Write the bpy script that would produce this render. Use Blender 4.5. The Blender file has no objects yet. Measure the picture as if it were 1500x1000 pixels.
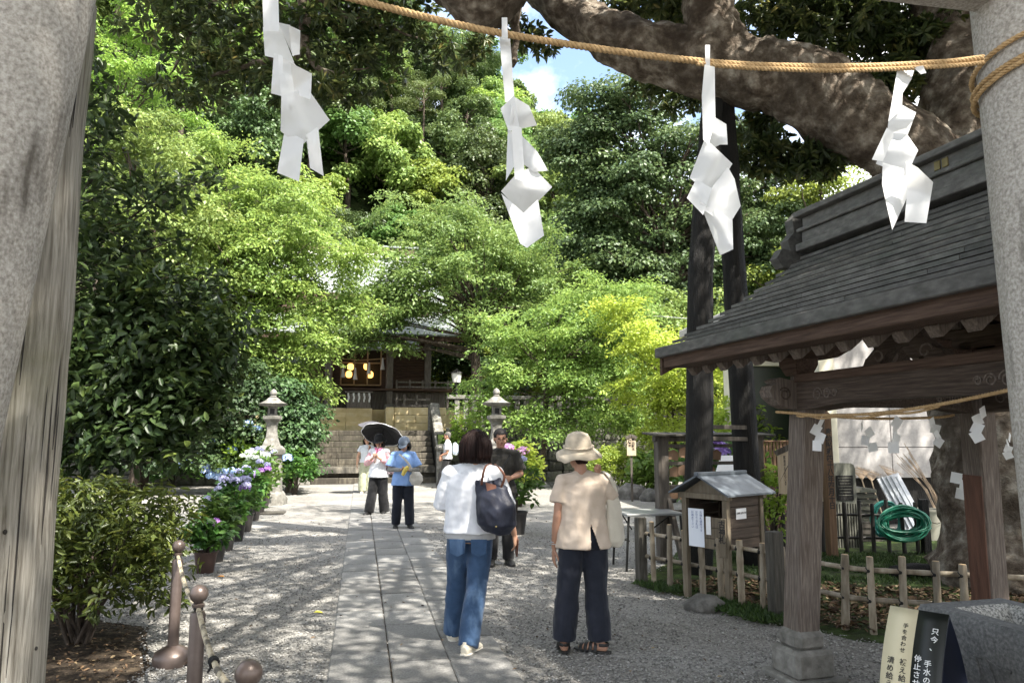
import bpy, bmesh, math, random
import numpy as np
from mathutils import Vector, Matrix, noise
R = math.radians
SC = bpy.context.scene
COL = SC.collection
random.seed(7)
RNG = np.random.default_rng(11)

# ------------------------------------------------------------------ camera
F, CH, PITCH = 1083.0, 1.55, math.atan(140 / 1083.0)
ST, CT = math.sin(PITCH), math.cos(PITCH)
cam = bpy.data.cameras.new('camera')
cam.sensor_width = 36.0
cam.lens = F / 1500 * 36
cam.clip_start, cam.clip_end = 0.05, 2000
camo = bpy.data.objects.new('camera', cam)
camo.location = (0, 0, CH)
camo.rotation_euler = (R(90) + PITCH, 0, 0)
COL.objects.link(camo)
SC.camera = camo
# ------------------------------------------------------------------ sky and sun
SUN = Vector((0.42, -0.38, 0.82)).normalized()
SUN_EL = math.asin(SUN.z)
SUN_ROT = math.atan2(SUN.x, SUN.y)
W = bpy.data.worlds.new('World')
SC.world = W
W.use_nodes = True
nt = W.node_tree
nt.nodes.clear()
sky = nt.nodes.new('ShaderNodeTexSky')
sky.sky_type = 'NISHITA'
sky.sun_disc = False
sky.sun_elevation = SUN_EL
sky.sun_rotation = SUN_ROT
sky.dust_density = 2.5
sky.ozone_density = 0.6
tc = nt.nodes.new('ShaderNodeTexCoord')
cn = nt.nodes.new('ShaderNodeTexNoise')
cn.inputs['Scale'].default_value = 3.2
cn.inputs['Detail'].default_value = 7
cn.inputs['Roughness'].default_value = 0.58
cr = nt.nodes.new('ShaderNodeValToRGB')
cr.color_ramp.elements[0].position = 0.42
cr.color_ramp.elements[1].position = 0.58
cm = nt.nodes.new('ShaderNodeMix')
cm.data_type = 'RGBA'
cm.inputs[7].default_value = (6.0, 6.1, 6.2, 1)
bg = nt.nodes.new('ShaderNodeBackground')
bg.inputs['Strength'].default_value = 0.135
wo = nt.nodes.new('ShaderNodeOutputWorld')
cmap = nt.nodes.new('ShaderNodeMapping')
cmap.inputs['Location'].default_value = (0.55, 0.2, 0.35)
nt.links.new(tc.outputs['Generated'], cmap.inputs['Vector'])
nt.links.new(cmap.outputs['Vector'], cn.inputs['Vector'])
nt.links.new(cn.outputs['Fac'], cr.inputs['Fac'])
nt.links.new(cr.outputs['Color'], cm.inputs[0])
nt.links.new(sky.outputs['Color'], cm.inputs[6])
nt.links.new(cm.outputs[2], bg.inputs['Color'])
nt.links.new(bg.outputs['Background'], wo.inputs['Surface'])
sl = bpy.data.lights.new('sun', 'SUN')
sl.energy = 5.0
sl.angle = R(0.53)
sl.color = (1.0, 0.95, 0.86)
so = bpy.data.objects.new('sun', sl)
so.rotation_euler = SUN.to_track_quat('Z', 'Y').to_euler()
so.location = (10, -6, 30)
COL.objects.link(so)
# ------------------------------------------------------------------ exposure and render settings
vs = SC.view_settings
vs.view_transform = 'Standard'
vs.look = 'None'
vs.gamma = 1
vs.use_curve_mapping = False
vs.exposure = 1.8
cy = SC.cycles
cy.use_denoising = True
cy.max_bounces = 5
cy.diffuse_bounces = 4
cy.glossy_bounces = 2
cy.transmission_bounces = 4
cy.transparent_max_bounces = 4
cy.use_adaptive_sampling = True
cy.adaptive_threshold = 0.02
cy.sample_clamp_indirect = 6

# ------------------------------------------------------------------ helpers
def P(px, py, Y):
    u = (px - 750) / F; v = (500 - py) / F
    fw = CT - v * ST; up = ST + v * CT
    return Vector((u / fw * Y, Y, CH + up / fw * Y))

def G(px, py, z=0.0):
    u = (px - 750) / F; v = (500 - py) / F
    fw = CT - v * ST; up = ST + v * CT
    Y = (z - CH) * fw / up
    return Vector((u / fw * Y, Y, z))

def tag(o, label=None, cat=None, group=None, kind=None):
    if label: o['label'] = label
    if cat: o['category'] = cat
    if group: o['group'] = group
    if kind: o['kind'] = kind
    return o

def empty(name, loc=(0, 0, 0), rz=0.0, label=None, cat=None, group=None):
    o = bpy.data.objects.new(name, None)
    o.empty_display_size = 0.2
    COL.objects.link(o)
    o.location = loc
    o.rotation_euler = (0, 0, rz)
    return tag(o, label, cat, group)

def link(name, me, mat=None, parent=None, loc=None, rot=None):
    o = bpy.data.objects.new(name, me)
    COL.objects.link(o)
    if mat is not None and not me.materials:
        me.materials.append(mat)
    if parent is not None: o.parent = parent
    if loc is not None: o.location = loc
    if rot is not None: o.rotation_euler = rot
    return o

def copy_tree(o, parent=None):
    c = o.copy()
    COL.objects.link(c)
    c.parent = parent
    for ch in [x for x in bpy.data.objects if x.parent == o]:
        copy_tree(ch, c)
    return c

def rotm(rx=0, ry=0, rz=0):
    return (Matrix.Rotation(rz, 3, 'Z') @ Matrix.Rotation(ry, 3, 'Y') @ Matrix.Rotation(rx, 3, 'X'))

TMP = bpy.data.scenes.new('workbench')
def evaluated_mesh(o):
    """mesh of a text or modified object, worked out in a scratch scene"""
    TMP.collection.objects.link(o)
    with bpy.context.temp_override(scene=TMP, view_layer=TMP.view_layers[0]):
        dg = bpy.context.evaluated_depsgraph_get(); dg.update()
        me = bpy.data.meshes.new_from_object(o.evaluated_get(dg))
    bpy.data.objects.remove(o)
    return me

class MB:
    """collects shapes for ONE mesh object"""
    def __init__(s): s.v, s.f = [], []
    def add(s, vs, fs):
        b = len(s.v)
        s.v += [tuple(x) for x in vs]
        s.f += [tuple(b + i for i in f) for f in fs]
        return s
    def box(s, c, d, rot=None, bev=0.0):
        hx, hy, hz = d[0] / 2, d[1] / 2, d[2] / 2
        c = Vector(c)
        if bev > 0:
            bm = bmesh.new()
            bmesh.ops.create_cube(bm, size=1)
            bmesh.ops.scale(bm, vec=(d[0], d[1], d[2]), verts=bm.verts)
            bmesh.ops.bevel(bm, geom=list(bm.edges), offset=min(bev, min(d) * .45), segments=1, affect='EDGES', profile=.5)
            bm.verts.ensure_lookup_table(); bm.verts.index_update()
            vs = [v.co.copy() for v in bm.verts]; fs = [[v.index for v in f.verts] for f in bm.faces]
            bm.free()
        else:
            vs = [Vector((x, y, z)) for z in (-hz, hz) for y in (-hy, hy) for x in (-hx, hx)]
            fs = [(0, 2, 3, 1), (4, 5, 7, 6), (0, 1, 5, 4), (2, 6, 7, 3), (0, 4, 6, 2), (1, 3, 7, 5)]
        if rot is not None: vs = [rot @ v for v in vs]
        return s.add([v + c for v in vs], fs)
    def bar(s, a, b, w, h=None, up=(0, 0, 1), bev=0.0):
        a, b = Vector(a), Vector(b); h = h or w
        d = b - a; L = d.length; z = d.normalized()
        x = Vector(up).cross(z)
        if x.length < 1e-4: x = Vector((1, 0, 0)).cross(z)
        x.normalize(); y = z.cross(x)
        m = Matrix((x, y, z)).transposed()
        return s.box((a + b) / 2, (w, h, L), m, bev)
    def tube(s, pts, rad, seg=8, cap=True, ax=None, flat=1.0, wob=0.0):
        pts = [Vector(p) for p in pts]; n = len(pts)
        if not hasattr(rad, '__len__'): rad = [rad] * n
        rings = []
        prevx = None
        for i, p in enumerate(pts):
            t = (pts[min(i + 1, n - 1)] - pts[max(i - 1, 0)])
            t = t.normalized() if t.length > 1e-9 else Vector((0, 0, 1))
            if ax is not None: x = Vector(ax)
            elif prevx is not None: x = prevx
            else: x = Vector((1, 0, 0)) if abs(t.x) < .8 else Vector((0, 1, 0))
            x = (x - t * x.dot(t)); x.normalize(); prevx = x
            y = t.cross(x)
            r = rad[i]
            ra, rb = (r if hasattr(r, '__len__') else (r, r * flat))
            ring = []
            for k in range(seg):
                a = 2 * math.pi * k / seg
                w = 1.0
                if wob:
                    q = p * 2.3 + Vector((math.cos(a), math.sin(a), 0)) * 1.3
                    w = 1 + wob * noise.noise(q) + wob * .6 * noise.noise(q * 3.1)
                ring.append(p + x * (ra * w * math.cos(a)) + y * (rb * w * math.sin(a)))
            rings.append(ring)
        vs = [v for r in rings for v in r]
        fs = [(i * seg + k, i * seg + (k + 1) % seg, (i + 1) * seg + (k + 1) % seg, (i + 1) * seg + k)
              for i in range(n - 1) for k in range(seg)]
        if cap:
            fs.append(tuple(range(seg - 1, -1, -1)))
            fs.append(tuple((n - 1) * seg + k for k in range(seg)))
        return s.add(vs, fs)
    def lathe(s, prof, seg=16, c=(0, 0, 0), sq=0.0, rz=0.0):
        """profile of (radius, z); sq>0 squares the plan"""
        c = Vector(c); vs = []
        for r, z in prof:
            for k in range(seg):
                a = 2 * math.pi * k / seg + rz
                m = 1.0
                if sq: m = 1 / max(abs(math.cos(a - rz)), abs(math.sin(a - rz))) ** sq
                vs.append(c + Vector((r * m * math.cos(a), r * m * math.sin(a), z)))
        n = len(prof)
        fs = [(i * seg + k, i * seg + (k + 1) % seg, (i + 1) * seg + (k + 1) % seg, (i + 1) * seg + k)
              for i in range(n - 1) for k in range(seg)]
        fs.append(tuple(range(seg - 1, -1, -1)))
        fs.append(tuple((n - 1) * seg + k for k in range(seg)))
        return s.add(vs, fs)
    def prism(s, poly, a, b):
        """poly: list of 3D points (planar); extruded along vector b-a"""
        d = Vector(b) - Vector(a); n = len(poly)
        vs = [Vector(p) for p in poly] + [Vector(p) + d for p in poly]
        fs = [tuple(range(n - 1, -1, -1)), tuple(range(n, 2 * n))]
        fs += [(i, (i + 1) % n, n + (i + 1) % n, n + i) for i in range(n)]
        return s.add(vs, fs)
    def ball(s, c, r, seg=12, rings=8, sc=(1, 1, 1), rot=None):
        c = Vector(c); vs = []; fs = []
        for i in range(1, rings):
            th = math.pi * i / rings
            for k in range(seg):
                a = 2 * math.pi * k / seg
                q = Vector((math.sin(th) * math.cos(a) * r * sc[0], math.sin(th) * math.sin(a) * r * sc[1], math.cos(th) * r * sc[2]))
                vs.append(c + (rot @ q if rot is not None else q))
        q = Vector((0, 0, r * sc[2])); q = rot @ q if rot is not None else q
        top = len(vs); vs.append(c + q); vs.append(c - q)
        for i in range(rings - 2):
            for k in range(seg):
                fs.append((i * seg + k, (i + 1) * seg + k, (i + 1) * seg + (k + 1) % seg, i * seg + (k + 1) % seg))
        for k in range(seg):
            fs.append((top, k, (k + 1) % seg))
            b = (rings - 2) * seg
            fs.append((top + 1, b + (k + 1) % seg, b + k))
        return s.add(vs, fs)
    def mesh(s, name, smooth=False, mat=None, jit=0.0):
        me = bpy.data.meshes.new(name)
        vs = s.v
        if jit: vs = [tuple(c + random.uniform(-jit, jit) for c in v) for v in vs]
        me.from_pydata(vs, [], s.f)
        me.update()
        bm = bmesh.new(); bm.from_mesh(me)
        bmesh.ops.recalc_face_normals(bm, faces=bm.faces)
        bm.to_mesh(me); bm.free()
        if smooth:
            me.polygons.foreach_set('use_smooth', [True] * len(me.polygons))
            if smooth is not True: me.set_sharp_from_angle(angle=R(smooth))
        if mat is not None: me.materials.append(mat)
        return me
    def build(s, name, mat, parent=None, smooth=False, loc=None, rot=None, jit=0.0):
        return link(name, s.mesh(name, smooth, mat, jit), None, parent, loc, rot)

# ------------------------------------------------------------------ materials
def nodes(name):
    m = bpy.data.materials.new(name); m.use_nodes = True
    t = m.node_tree; b = t.nodes['Principled BSDF']
    return m, t, b, t.nodes['Material Output']

def ramp(t, src, stops):
    r = t.nodes.new('ShaderNodeValToRGB')
    e = r.color_ramp.elements
    while len(e) < len(stops): e.new(0.5)
    for k, (p, c) in enumerate(stops):
        e[k].position = p
        e[k].color = (c[0], c[1], c[2], 1) if hasattr(c, '__len__') else (c, c, c, 1)
    t.links.new(src, r.inputs['Fac'])
    return r.outputs['Color']

def nz(t, vec, scale, detail=4, rough=.55, stretch=None, dist=0.0):
    if stretch:
        mp = t.nodes.new('ShaderNodeMapping'); mp.inputs['Scale'].default_value = stretch
        t.links.new(vec, mp.inputs['Vector']); vec = mp.outputs['Vector']
    n = t.nodes.new('ShaderNodeTexNoise')
    n.inputs['Scale'].default_value = scale; n.inputs['Detail'].default_value = detail
    n.inputs['Roughness'].default_value = rough; n.inputs['Distortion'].default_value = dist
    t.links.new(vec, n.inputs['Vector'])
    return n.outputs['Fac']

def mixc(t, a, b, fac, mode='MIX'):
    m = t.nodes.new('ShaderNodeMix'); m.data_type = 'RGBA'; m.blend_type = mode
    for sock, v in ((0, fac), (6, a), (7, b)):
        if isinstance(v, (int, float)): m.inputs[sock].default_value = v
        elif isinstance(v, tuple): m.inputs[sock].default_value = (v[0], v[1], v[2], 1)
        else: t.links.new(v, m.inputs[sock])
    return m.outputs[2]

def bumpn(t, b, h, strength, dist=0.01, prev=None):
    n = t.nodes.new('ShaderNodeBump')
    n.inputs['Strength'].default_value = strength; n.inputs['Distance'].default_value = dist
    t.links.new(h, n.inputs['Height'])
    if prev is not None: t.links.new(prev, n.inputs['Normal'])
    t.links.new(n.outputs['Normal'], b.inputs['Normal'])
    return n.outputs['Normal']

def mat(name, stops, scale=6, stretch=None, rough=.7, bump=.3, bscale=None, bdist=.01, detail=5, big=None, spec=.4, metal=0.0, jitter=0.0, dist=0.0, spots=None):
    """procedural surface: noise ramp colour, a larger stain layer, relief"""
    m, t, b, o = nodes(name)
    tcn = t.nodes.new('ShaderNodeTexCoord'); vec = tcn.outputs['Object']
    n1 = nz(t, vec, scale, detail, .6, stretch, dist)
    col = ramp(t, n1, stops)
    if big:   # (scale, colour, amount, low, high)
        n2 = nz(t, vec, big[0], 5, .6, big[5] if len(big) > 5 else None)
        f = ramp(t, n2, [(big[3], 0.0), (big[4], big[2])])
        col = mixc(t, col, big[1], f)
    if spots:
        n3 = nz(t, vec, spots[0], 5, .6, spots[5] if len(spots) > 5 else None)
        f = ramp(t, n3, [(spots[3], 0.0), (spots[4], spots[2])])
        col = mixc(t, col, spots[1], f)
    if jitter:
        oi = t.nodes.new('ShaderNodeObjectInfo')
        hs = t.nodes.new('ShaderNodeHueSaturation')
        mr = t.nodes.new('ShaderNodeMapRange')
        mr.inputs['To Min'].default_value = 1 - jitter; mr.inputs['To Max'].default_value = 1 + jitter
        t.links.new(oi.outputs['Random'], mr.inputs['Value'])
        t.links.new(mr.outputs['Result'], hs.inputs['Value'])
        t.links.new(col, hs.inputs['Color']); col = hs.outputs['Color']
    t.links.new(col, b.inputs['Base Color'])
    b.inputs['Roughness'].default_value = rough
    b.inputs['Specular IOR Level'].default_value = spec
    b.inputs['Metallic'].default_value = metal
    if bump:
        h = nz(t, vec, bscale or scale * 3, 6, .65, stretch)
        bumpn(t, b, h, bump, bdist)
    return m

def leafmat(name, stops, trans=.35, rough=.45, spec=.35, hj=.02, vj=.18):
    """leaf colour by a random value stored per leaf, plus a per-tree shift"""
    m, t, b, o = nodes(name)
    a = t.nodes.new('ShaderNodeAttribute'); a.attribute_name = 'rnd'
    col = ramp(t, a.outputs['Fac'], stops)
    oi = t.nodes.new('ShaderNodeObjectInfo')
    hs = t.nodes.new('ShaderNodeHueSaturation')
    for inp, lo, hi in (('Hue', .5 - hj, .5 + hj), ('Value', 1 - vj, 1 + vj)):
        mr = t.nodes.new('ShaderNodeMapRange')
        mr.inputs['To Min'].default_value = lo; mr.inputs['To Max'].default_value = hi
        if inp == 'Hue':
            fr = t.nodes.new('ShaderNodeMath'); fr.operation = 'FRACT'
            ml = t.nodes.new('ShaderNodeMath'); ml.operation = 'MULTIPLY'; ml.inputs[1].default_value = 7.31
            t.links.new(oi.outputs['Random'], ml.inputs[0]); t.links.new(ml.outputs[0], fr.inputs[0])
            t.links.new(fr.outputs[0], mr.inputs['Value'])
        else: t.links.new(oi.outputs['Random'], mr.inputs['Value'])
        t.links.new(mr.outputs['Result'], hs.inputs[inp])
    t.links.new(col, hs.inputs['Color']); col = hs.outputs['Color']
    t.links.new(col, b.inputs['Base Color'])
    b.inputs['Roughness'].default_value = rough
    b.inputs['Specular IOR Level'].default_value = spec
    if trans > 0:
        tr = t.nodes.new('ShaderNodeBsdfTranslucent')
        br = mixc(t, col, (1.0, 1.0, .55), .25, 'SCREEN') if False else col
        g = t.nodes.new('ShaderNodeHueSaturation'); g.inputs['Value'].default_value = 1.5; g.inputs['Hue'].default_value = .48
        t.links.new(br, g.inputs['Color'])
        t.links.new(g.outputs['Color'], tr.inputs['Color'])
        mx = t.nodes.new('ShaderNodeMixShader'); mx.inputs[0].default_value = trans
        t.links.new(b.outputs[0], mx.inputs[1]); t.links.new(tr.outputs[0], mx.inputs[2])
        t.links.new(mx.outputs[0], o.inputs['Surface'])
    return m

# ------------------------------------------------------------------ foliage
T_DIAMOND = (np.array([[0, 0, 0], [.45, .5, .10], [1, 0, -.06], [.45, -.5, .10]]), [(0, 3, 2), (0, 2, 1)])
T_LEAF = (np.array([[0, 0, 0], [.28, .42, .10], [.68, .40, .07], [1, 0, -.12], [.68, -.40, .07], [.28, -.42, .10]]),
          [(0, 2, 1), (0, 3, 2), (0, 4, 3), (0, 5, 4)])
T_SPRIG = None

def unit(a):
    return a / np.maximum(np.linalg.norm(a, axis=1, keepdims=True), 1e-9)

def leafmesh(name, pos, nrm, dr, size, aspect=.5, tmpl=T_DIAMOND, rnd=None):
    T, faces = tmpl
    pos = np.asarray(pos, float); N = len(pos)
    nrm = unit(np.asarray(nrm, float)); dr = np.asarray(dr, float)
    dr = unit(dr - nrm * np.sum(dr * nrm, 1, keepdims=True))
    sd = np.cross(nrm, dr)
    size = np.broadcast_to(np.asarray(size, float), (N,))
    k = len(T)
    V = (pos[:, None, :] + size[:, None, None] * (T[None, :, 0, None] * dr[:, None, :]
         + aspect * T[None, :, 1, None] * sd[:, None, :] + T[None, :, 2, None] * nrm[:, None, :]))
    fa = np.array(faces); nf, m = fa.shape
    idx = (np.arange(N)[:, None, None] * k + fa[None]).reshape(-1)
    me = bpy.data.meshes.new(name)
    me.vertices.add(N * k); me.vertices.foreach_set('co', V.reshape(-1).astype(np.float32))
    me.loops.add(N * nf * m); me.loops.foreach_set('vertex_index', idx.astype(np.int32))
    me.polygons.add(N * nf)
    me.polygons.foreach_set('loop_start', (np.arange(N * nf) * m).astype(np.int32))
    me.update(calc_edges=True)
    if rnd is None: rnd = RNG.random(N)
    at = me.attributes.new('rnd', 'FLOAT', 'POINT')
    at.data.foreach_set('value', np.repeat(rnd, k).astype(np.float32))
    return me

def clump_leaves(centers, radii, n, flat=.6, up=.7, out=.6, jit=.5, droop=.3, lower=-.4, shell=.55, seedv=None):
    """n leaves in each ellipsoidal clump, most of them near its upper shell"""
    C = np.repeat(np.asarray(centers, float), n, 0)
    Rr = np.repeat(np.asarray(radii, float), n)
    N = len(C)
    d = unit(RNG.normal(size=(N, 3)))
    bad = d[:, 2] < lower
    d[bad, 2] = np.abs(d[bad, 2]); d = unit(d)
    r = shell + (1 - shell) * RNG.random(N) ** .7
    r *= .82 + .36 * RNG.random(N)
    pos = C + d * (r * Rr)[:, None] * np.array([1, 1, flat])
    nrm = d * out + np.array([0, 0, up]) + RNG.normal(size=(N, 3)) * jit
    dr = d * np.array([1, 1, .3]) + RNG.normal(size=(N, 3)) * .6 + np.array([0, 0, -droop])
    crnd = np.repeat(RNG.random(len(centers)), n)
    rnd = np.clip(.55 * RNG.random(N) + .45 * crnd, 0, 1)
    return pos, nrm, dr, rnd

def crown_points(n, rad, zc, h, inner=.45, zlow=-.75, lump=.35, seed=0):
    """clump centres spread through an uneven ellipsoid"""
    out = []
    s = Vector((seed * 3.7, seed * 1.3, seed * .7))
    while len(out) < n:
        d = Vector(RNG.normal(size=3)).normalized()
        if d.z < zlow: continue
        r = (inner + (1 - inner) * random.random() ** .6) * (1 + lump * noise.noise(d * 1.7 + s))
        out.append((d.x * rad * r, d.y * rad * r, zc + d.z * h * r))
    return out

def limbs(mb, base, centers, frac, r0, zstart, zend, seg=5, sag=.15, every=1):
    """branches from points on the trunk axis to the clumps"""
    for i, c in enumerate(centers):
        if i % every: continue
        c = Vector(c)
        f = random.uniform(0, 1)
        a = Vector(base(zstart + (zend - zstart) * min(1, max(0, (c.z - zstart) / (zend - zstart + 1e-6) * random.uniform(.65, .98)))))
        L = (c - a).length
        mid = a.lerp(c, .5) + Vector((random.uniform(-.1, .1) * L, random.uniform(-.1, .1) * L, sag * L * random.uniform(.2, 1)))
        mid2 = a.lerp(c, .78) + Vector((random.uniform(-.06, .06) * L, random.uniform(-.06, .06) * L, sag * .7 * L))
        r = r0 * random.uniform(.6, 1)
        mb.tube([a, mid, mid2, c], [r, r * .62, r * .38, r * .15], seg, cap=False)
# ------------------------------------------------------------------ ground materials
def gravel_mat(name, light, dark, scale=80, soil=None, spots=True):
    m, t, b, o = nodes(name)
    tcn = t.nodes.new('ShaderNodeTexCoord'); vec = tcn.outputs['Object']
    vo = t.nodes.new('ShaderNodeTexVoronoi'); vo.inputs['Scale'].default_value = scale
    t.links.new(vec, vo.inputs['Vector'])
    bw = t.nodes.new('ShaderNodeRGBToBW'); t.links.new(vo.outputs['Color'], bw.inputs[0])
    col = ramp(t, bw.outputs[0], [(.2, dark), (.5, tuple((a + c) / 2 for a, c in zip(dark, light))), (.75, light)])
    n2 = nz(t, vec, .7, 7, .7)
    col = mixc(t, col, (.50, .48, .45), ramp(t, n2, [(.38, 0.0), (.68, .75)]), 'MULTIPLY')
    n4 = nz(t, vec, 14, 4, .6)
    col = mixc(t, col, (.35, .33, .30), ramp(t, n4, [(.56, 0.0), (.74, .5)]), 'MIX')
    if soil:
        n3 = nz(t, vec, .5, 6, .7)
        col = mixc(t, col, soil, ramp(t, n3, [(.5, 0.0), (.72, .75)]))
    t.links.new(col, b.inputs['Base Color'])
    b.inputs['Roughness'].default_value = .85
    b.inputs['Specular IOR Level'].default_value = .25
    h = t.nodes.new('ShaderNodeMath'); h.operation = 'MULTIPLY_ADD'
    t.links.new(vo.outputs['Distance'], h.inputs[0]); h.inputs[1].default_value = -1.0; h.inputs[2].default_value = 1.0
    p = bumpn(t, b, h.outputs[0], .75, .010)
    bumpn(t, b, nz(t, vec, 7, 4), .25, .03, p)
    return m

def grid_sheet(name, x0, x1, y0, y1, nx, ny, zf, mat):
    vs = []; fs = []
    for j in range(ny + 1):
        for i in range(nx + 1):
            x = x0 + (x1 - x0) * i / nx; y = y0 + (y1 - y0) * j / ny
            vs.append((x, y, zf(x, y)))
    for j in range(ny):
        for i in range(nx):
            a = j * (nx + 1) + i
            fs.append((a, a + 1, a + nx + 2, a + nx + 1))
    me = bpy.data.meshes.new(name); me.from_pydata(vs, [], fs); me.update()
    me.polygons.foreach_set('use_smooth', [True] * len(fs))
    return tag(link(name, me, mat), kind='structure')

M_GRAVEL = gravel_mat('gravel', (.33, .318, .295), (.16, .154, .143))
M_SOIL = mat('dark_soil', [(.3, (.018, .013, .009)), (.5, (.045, .033, .023)), (.62, (.10, .075, .05)), (.8, (.028, .03, .014))], scale=16, bump=1.0, bscale=40, bdist=.03, rough=.95, spec=.2)
M_MOSS = mat('moss_soil', [(.3, (.02, .018, .01)), (.48, (.035, .05, .014)), (.65, (.055, .09, .02)), (.8, (.06, .05, .03))], scale=9, bump=1.0, bscale=60, bdist=.02, rough=.95, spec=.2)

grid_sheet('ground', -160, 160, -30, 260, 40, 40, lambda x, y: 0.0, M_GRAVEL)

# path frame -----------------------------------------------------------
ANG = R(11.5)
PT = Vector((math.cos(ANG), math.sin(ANG), 0)); PN = Vector((-math.sin(ANG), math.cos(ANG), 0))
PATH0 = G(575, 1000) - PN * 2.4        # on the joint between the first two columns
M_SLAB = mat('granite_slab', [(.25, (.12, .117, .11)), (.5, (.20, .195, .184)), (.75, (.29, .283, .268))], scale=70, detail=3, bump=.55, bscale=110, bdist=.006, rough=.8, big=(1.6, (.10, .097, .09), .6, .45, .75), jitter=.2)
path = empty('path', PATH0, ANG); tag(path, kind='structure')
MB().box((.204, 13, .0015), (1.205, 30, .003)).build('path_bed', M_SOIL, path)
slabmeshes = []
for wd in (.412,):
    for ln in (.50, .58, .66, .74):
        for q in range(2):
            slabmeshes.append((ln, MB().box((0, 0, .0), (wd - .009, ln - .020, .05), None, .009).mesh('paving_slab', False, M_SLAB)))
for c, x in enumerate((-.206, .206, .618 - .004)):
    y = -.3 + random.uniform(0, .4)
    while y < 23.6:
        ln, me = random.choice(slabmeshes)
        o = link('paving_slab', me, None, path, (x + random.uniform(-.002, .002), y + ln / 2, -.006 + random.uniform(-.003, .004)),
                 (random.uniform(-.004, .004), random.uniform(-.004, .004), random.uniform(-.006, .006)))
        y += ln

# loose pebbles lying on the gravel near the camera (uncountable)
def pebbles(name, n, xf, yf, s0, s1, matr, label, zf=0.0):
    ico = bmesh.new(); bmesh.ops.create_icosphere(ico, subdivisions=1, radius=1)
    ico.verts.ensure_lookup_table()
    T = np.array([v.co[:] for v in ico.verts]); Fc = np.array([[v.index for v in f.verts] for f in ico.faces]); ico.free()
    k = len(T)
    pos = np.zeros((n, 3)); pos[:, 1] = yf(n); pos[:, 0] = xf(n, pos[:, 1]); pos[:, 2] = zf
    s = RNG.uniform(s0, s1, n) ; ax = RNG.uniform(.6, 1.25, (n, 3)); ax[:, 2] *= .6
    a = RNG.uniform(0, 6.28, n)
    V = T[None] * ax[:, None, :] * s[:, None, None]
    x = V[:, :, 0] * np.cos(a)[:, None] - V[:, :, 1] * np.sin(a)[:, None]
    y = V[:, :, 0] * np.sin(a)[:, None] + V[:, :, 1] * np.cos(a)[:, None]
    V = np.stack([x, y, V[:, :, 2]], 2) + pos[:, None, :]
    me = bpy.data.meshes.new(name)
    idx = (np.arange(n)[:, None, None] * k + Fc[None]).reshape(-1)
    me.vertices.add(n * k); me.vertices.foreach_set('co', V.reshape(-1).astype(np.float32))
    me.loops.add(len(idx)); me.loops.foreach_set('vertex_index', idx.astype(np.int32))
    me.polygons.add(len(idx) // 3); me.polygons.foreach_set('loop_start', (np.arange(len(idx) // 3) * 3).astype(np.int32))
    me.update(calc_edges=True)
    at = me.attributes.new('rnd', 'FLOAT', 'POINT'); at.data.foreach_set('value', np.repeat(RNG.random(n), k).astype(np.float32))
    o = link(name, me, matr)
    return tag(o, label, 'gravel', kind='stuff')

def rndmat(name, stops, rough=.85, spec=.3):
    m, t, b, o = nodes(name)
    a = t.nodes.new('ShaderNodeAttribute'); a.attribute_name = 'rnd'
    t.links.new(ramp(t, a.outputs['Fac'], stops), b.inputs['Base Color'])
    b.inputs['Roughness'].default_value = rough; b.inputs['Specular IOR Level'].default_value = spec
    return m
M_PEB = rndmat('pebble', [(0, (.10, .096, .09)), (.35, (.19, .184, .17)), (.7, (.29, .28, .26)), (1, (.40, .39, .365))])
def _peb_y(n): return 3.6 + 9.5 * RNG.random(n) ** 1.7
def _peb_x(n, y):
    x = RNG.uniform(-1, 1, n) * (y * .78)
    # keep most off the paving
    off = (x - (PATH0.x - (y - PATH0.y) * math.tan(ANG)))
    on = (off > -.44) & (off < .86)
    mv = RNG.random(on.sum()); x[on] += np.where(mv < .46, -1.4, np.where(mv < .92, 1.45, 0))
    return x
pebbles('loose_gravel', 60000, _peb_x, _peb_y, .0045, .011, M_PEB, 'pale grey loose gravel spread over the shrine forecourt', .003)
# stray stones on the slabs sit a little higher
_lg = bpy.data.objects['loose_gravel']; _lg.location.z = .004

# ------------------------------------------------------------------ hill
def hmax(x):
    pts = [(-60, 44), (-15, 41), (-5, 37), (0, 33.5), (5, 27), (10, 22), (20, 17), (35, 13), (80, 10)]
    for (a, b), (c, d) in zip(pts, pts[1:]):
        if a <= x <= c: return b + (d - b) * (x - a) / (c - a)
    return pts[0][1] if x < pts[0][0] else pts[-1][1]
def hill_z(x, y):
    y0 = 41 + max(0, min(1, (-x - 8) / 14)) * -15
    t = max(0.0, (y - y0) / 44)
    z = hmax(x) * (1 - math.exp(-1.9 * t)) / .85 if t < 1 else hmax(x)
    z = min(z, hmax(x))
    return z - .3 + 1.2 * noise.noise(Vector((x * .11, y * .11, 0))) * min(1, t * 4)
M_HILL = mat('forest_floor', [(.3, (.012, .018, .008)), (.55, (.03, .045, .014)), (.75, (.05, .05, .025))], scale=1.2, bump=.8, bscale=3, bdist=.2, rough=.95, spec=.1)
grid_sheet('hill', -80, 90, 24, 130, 70, 60, hill_z, M_HILL)

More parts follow.
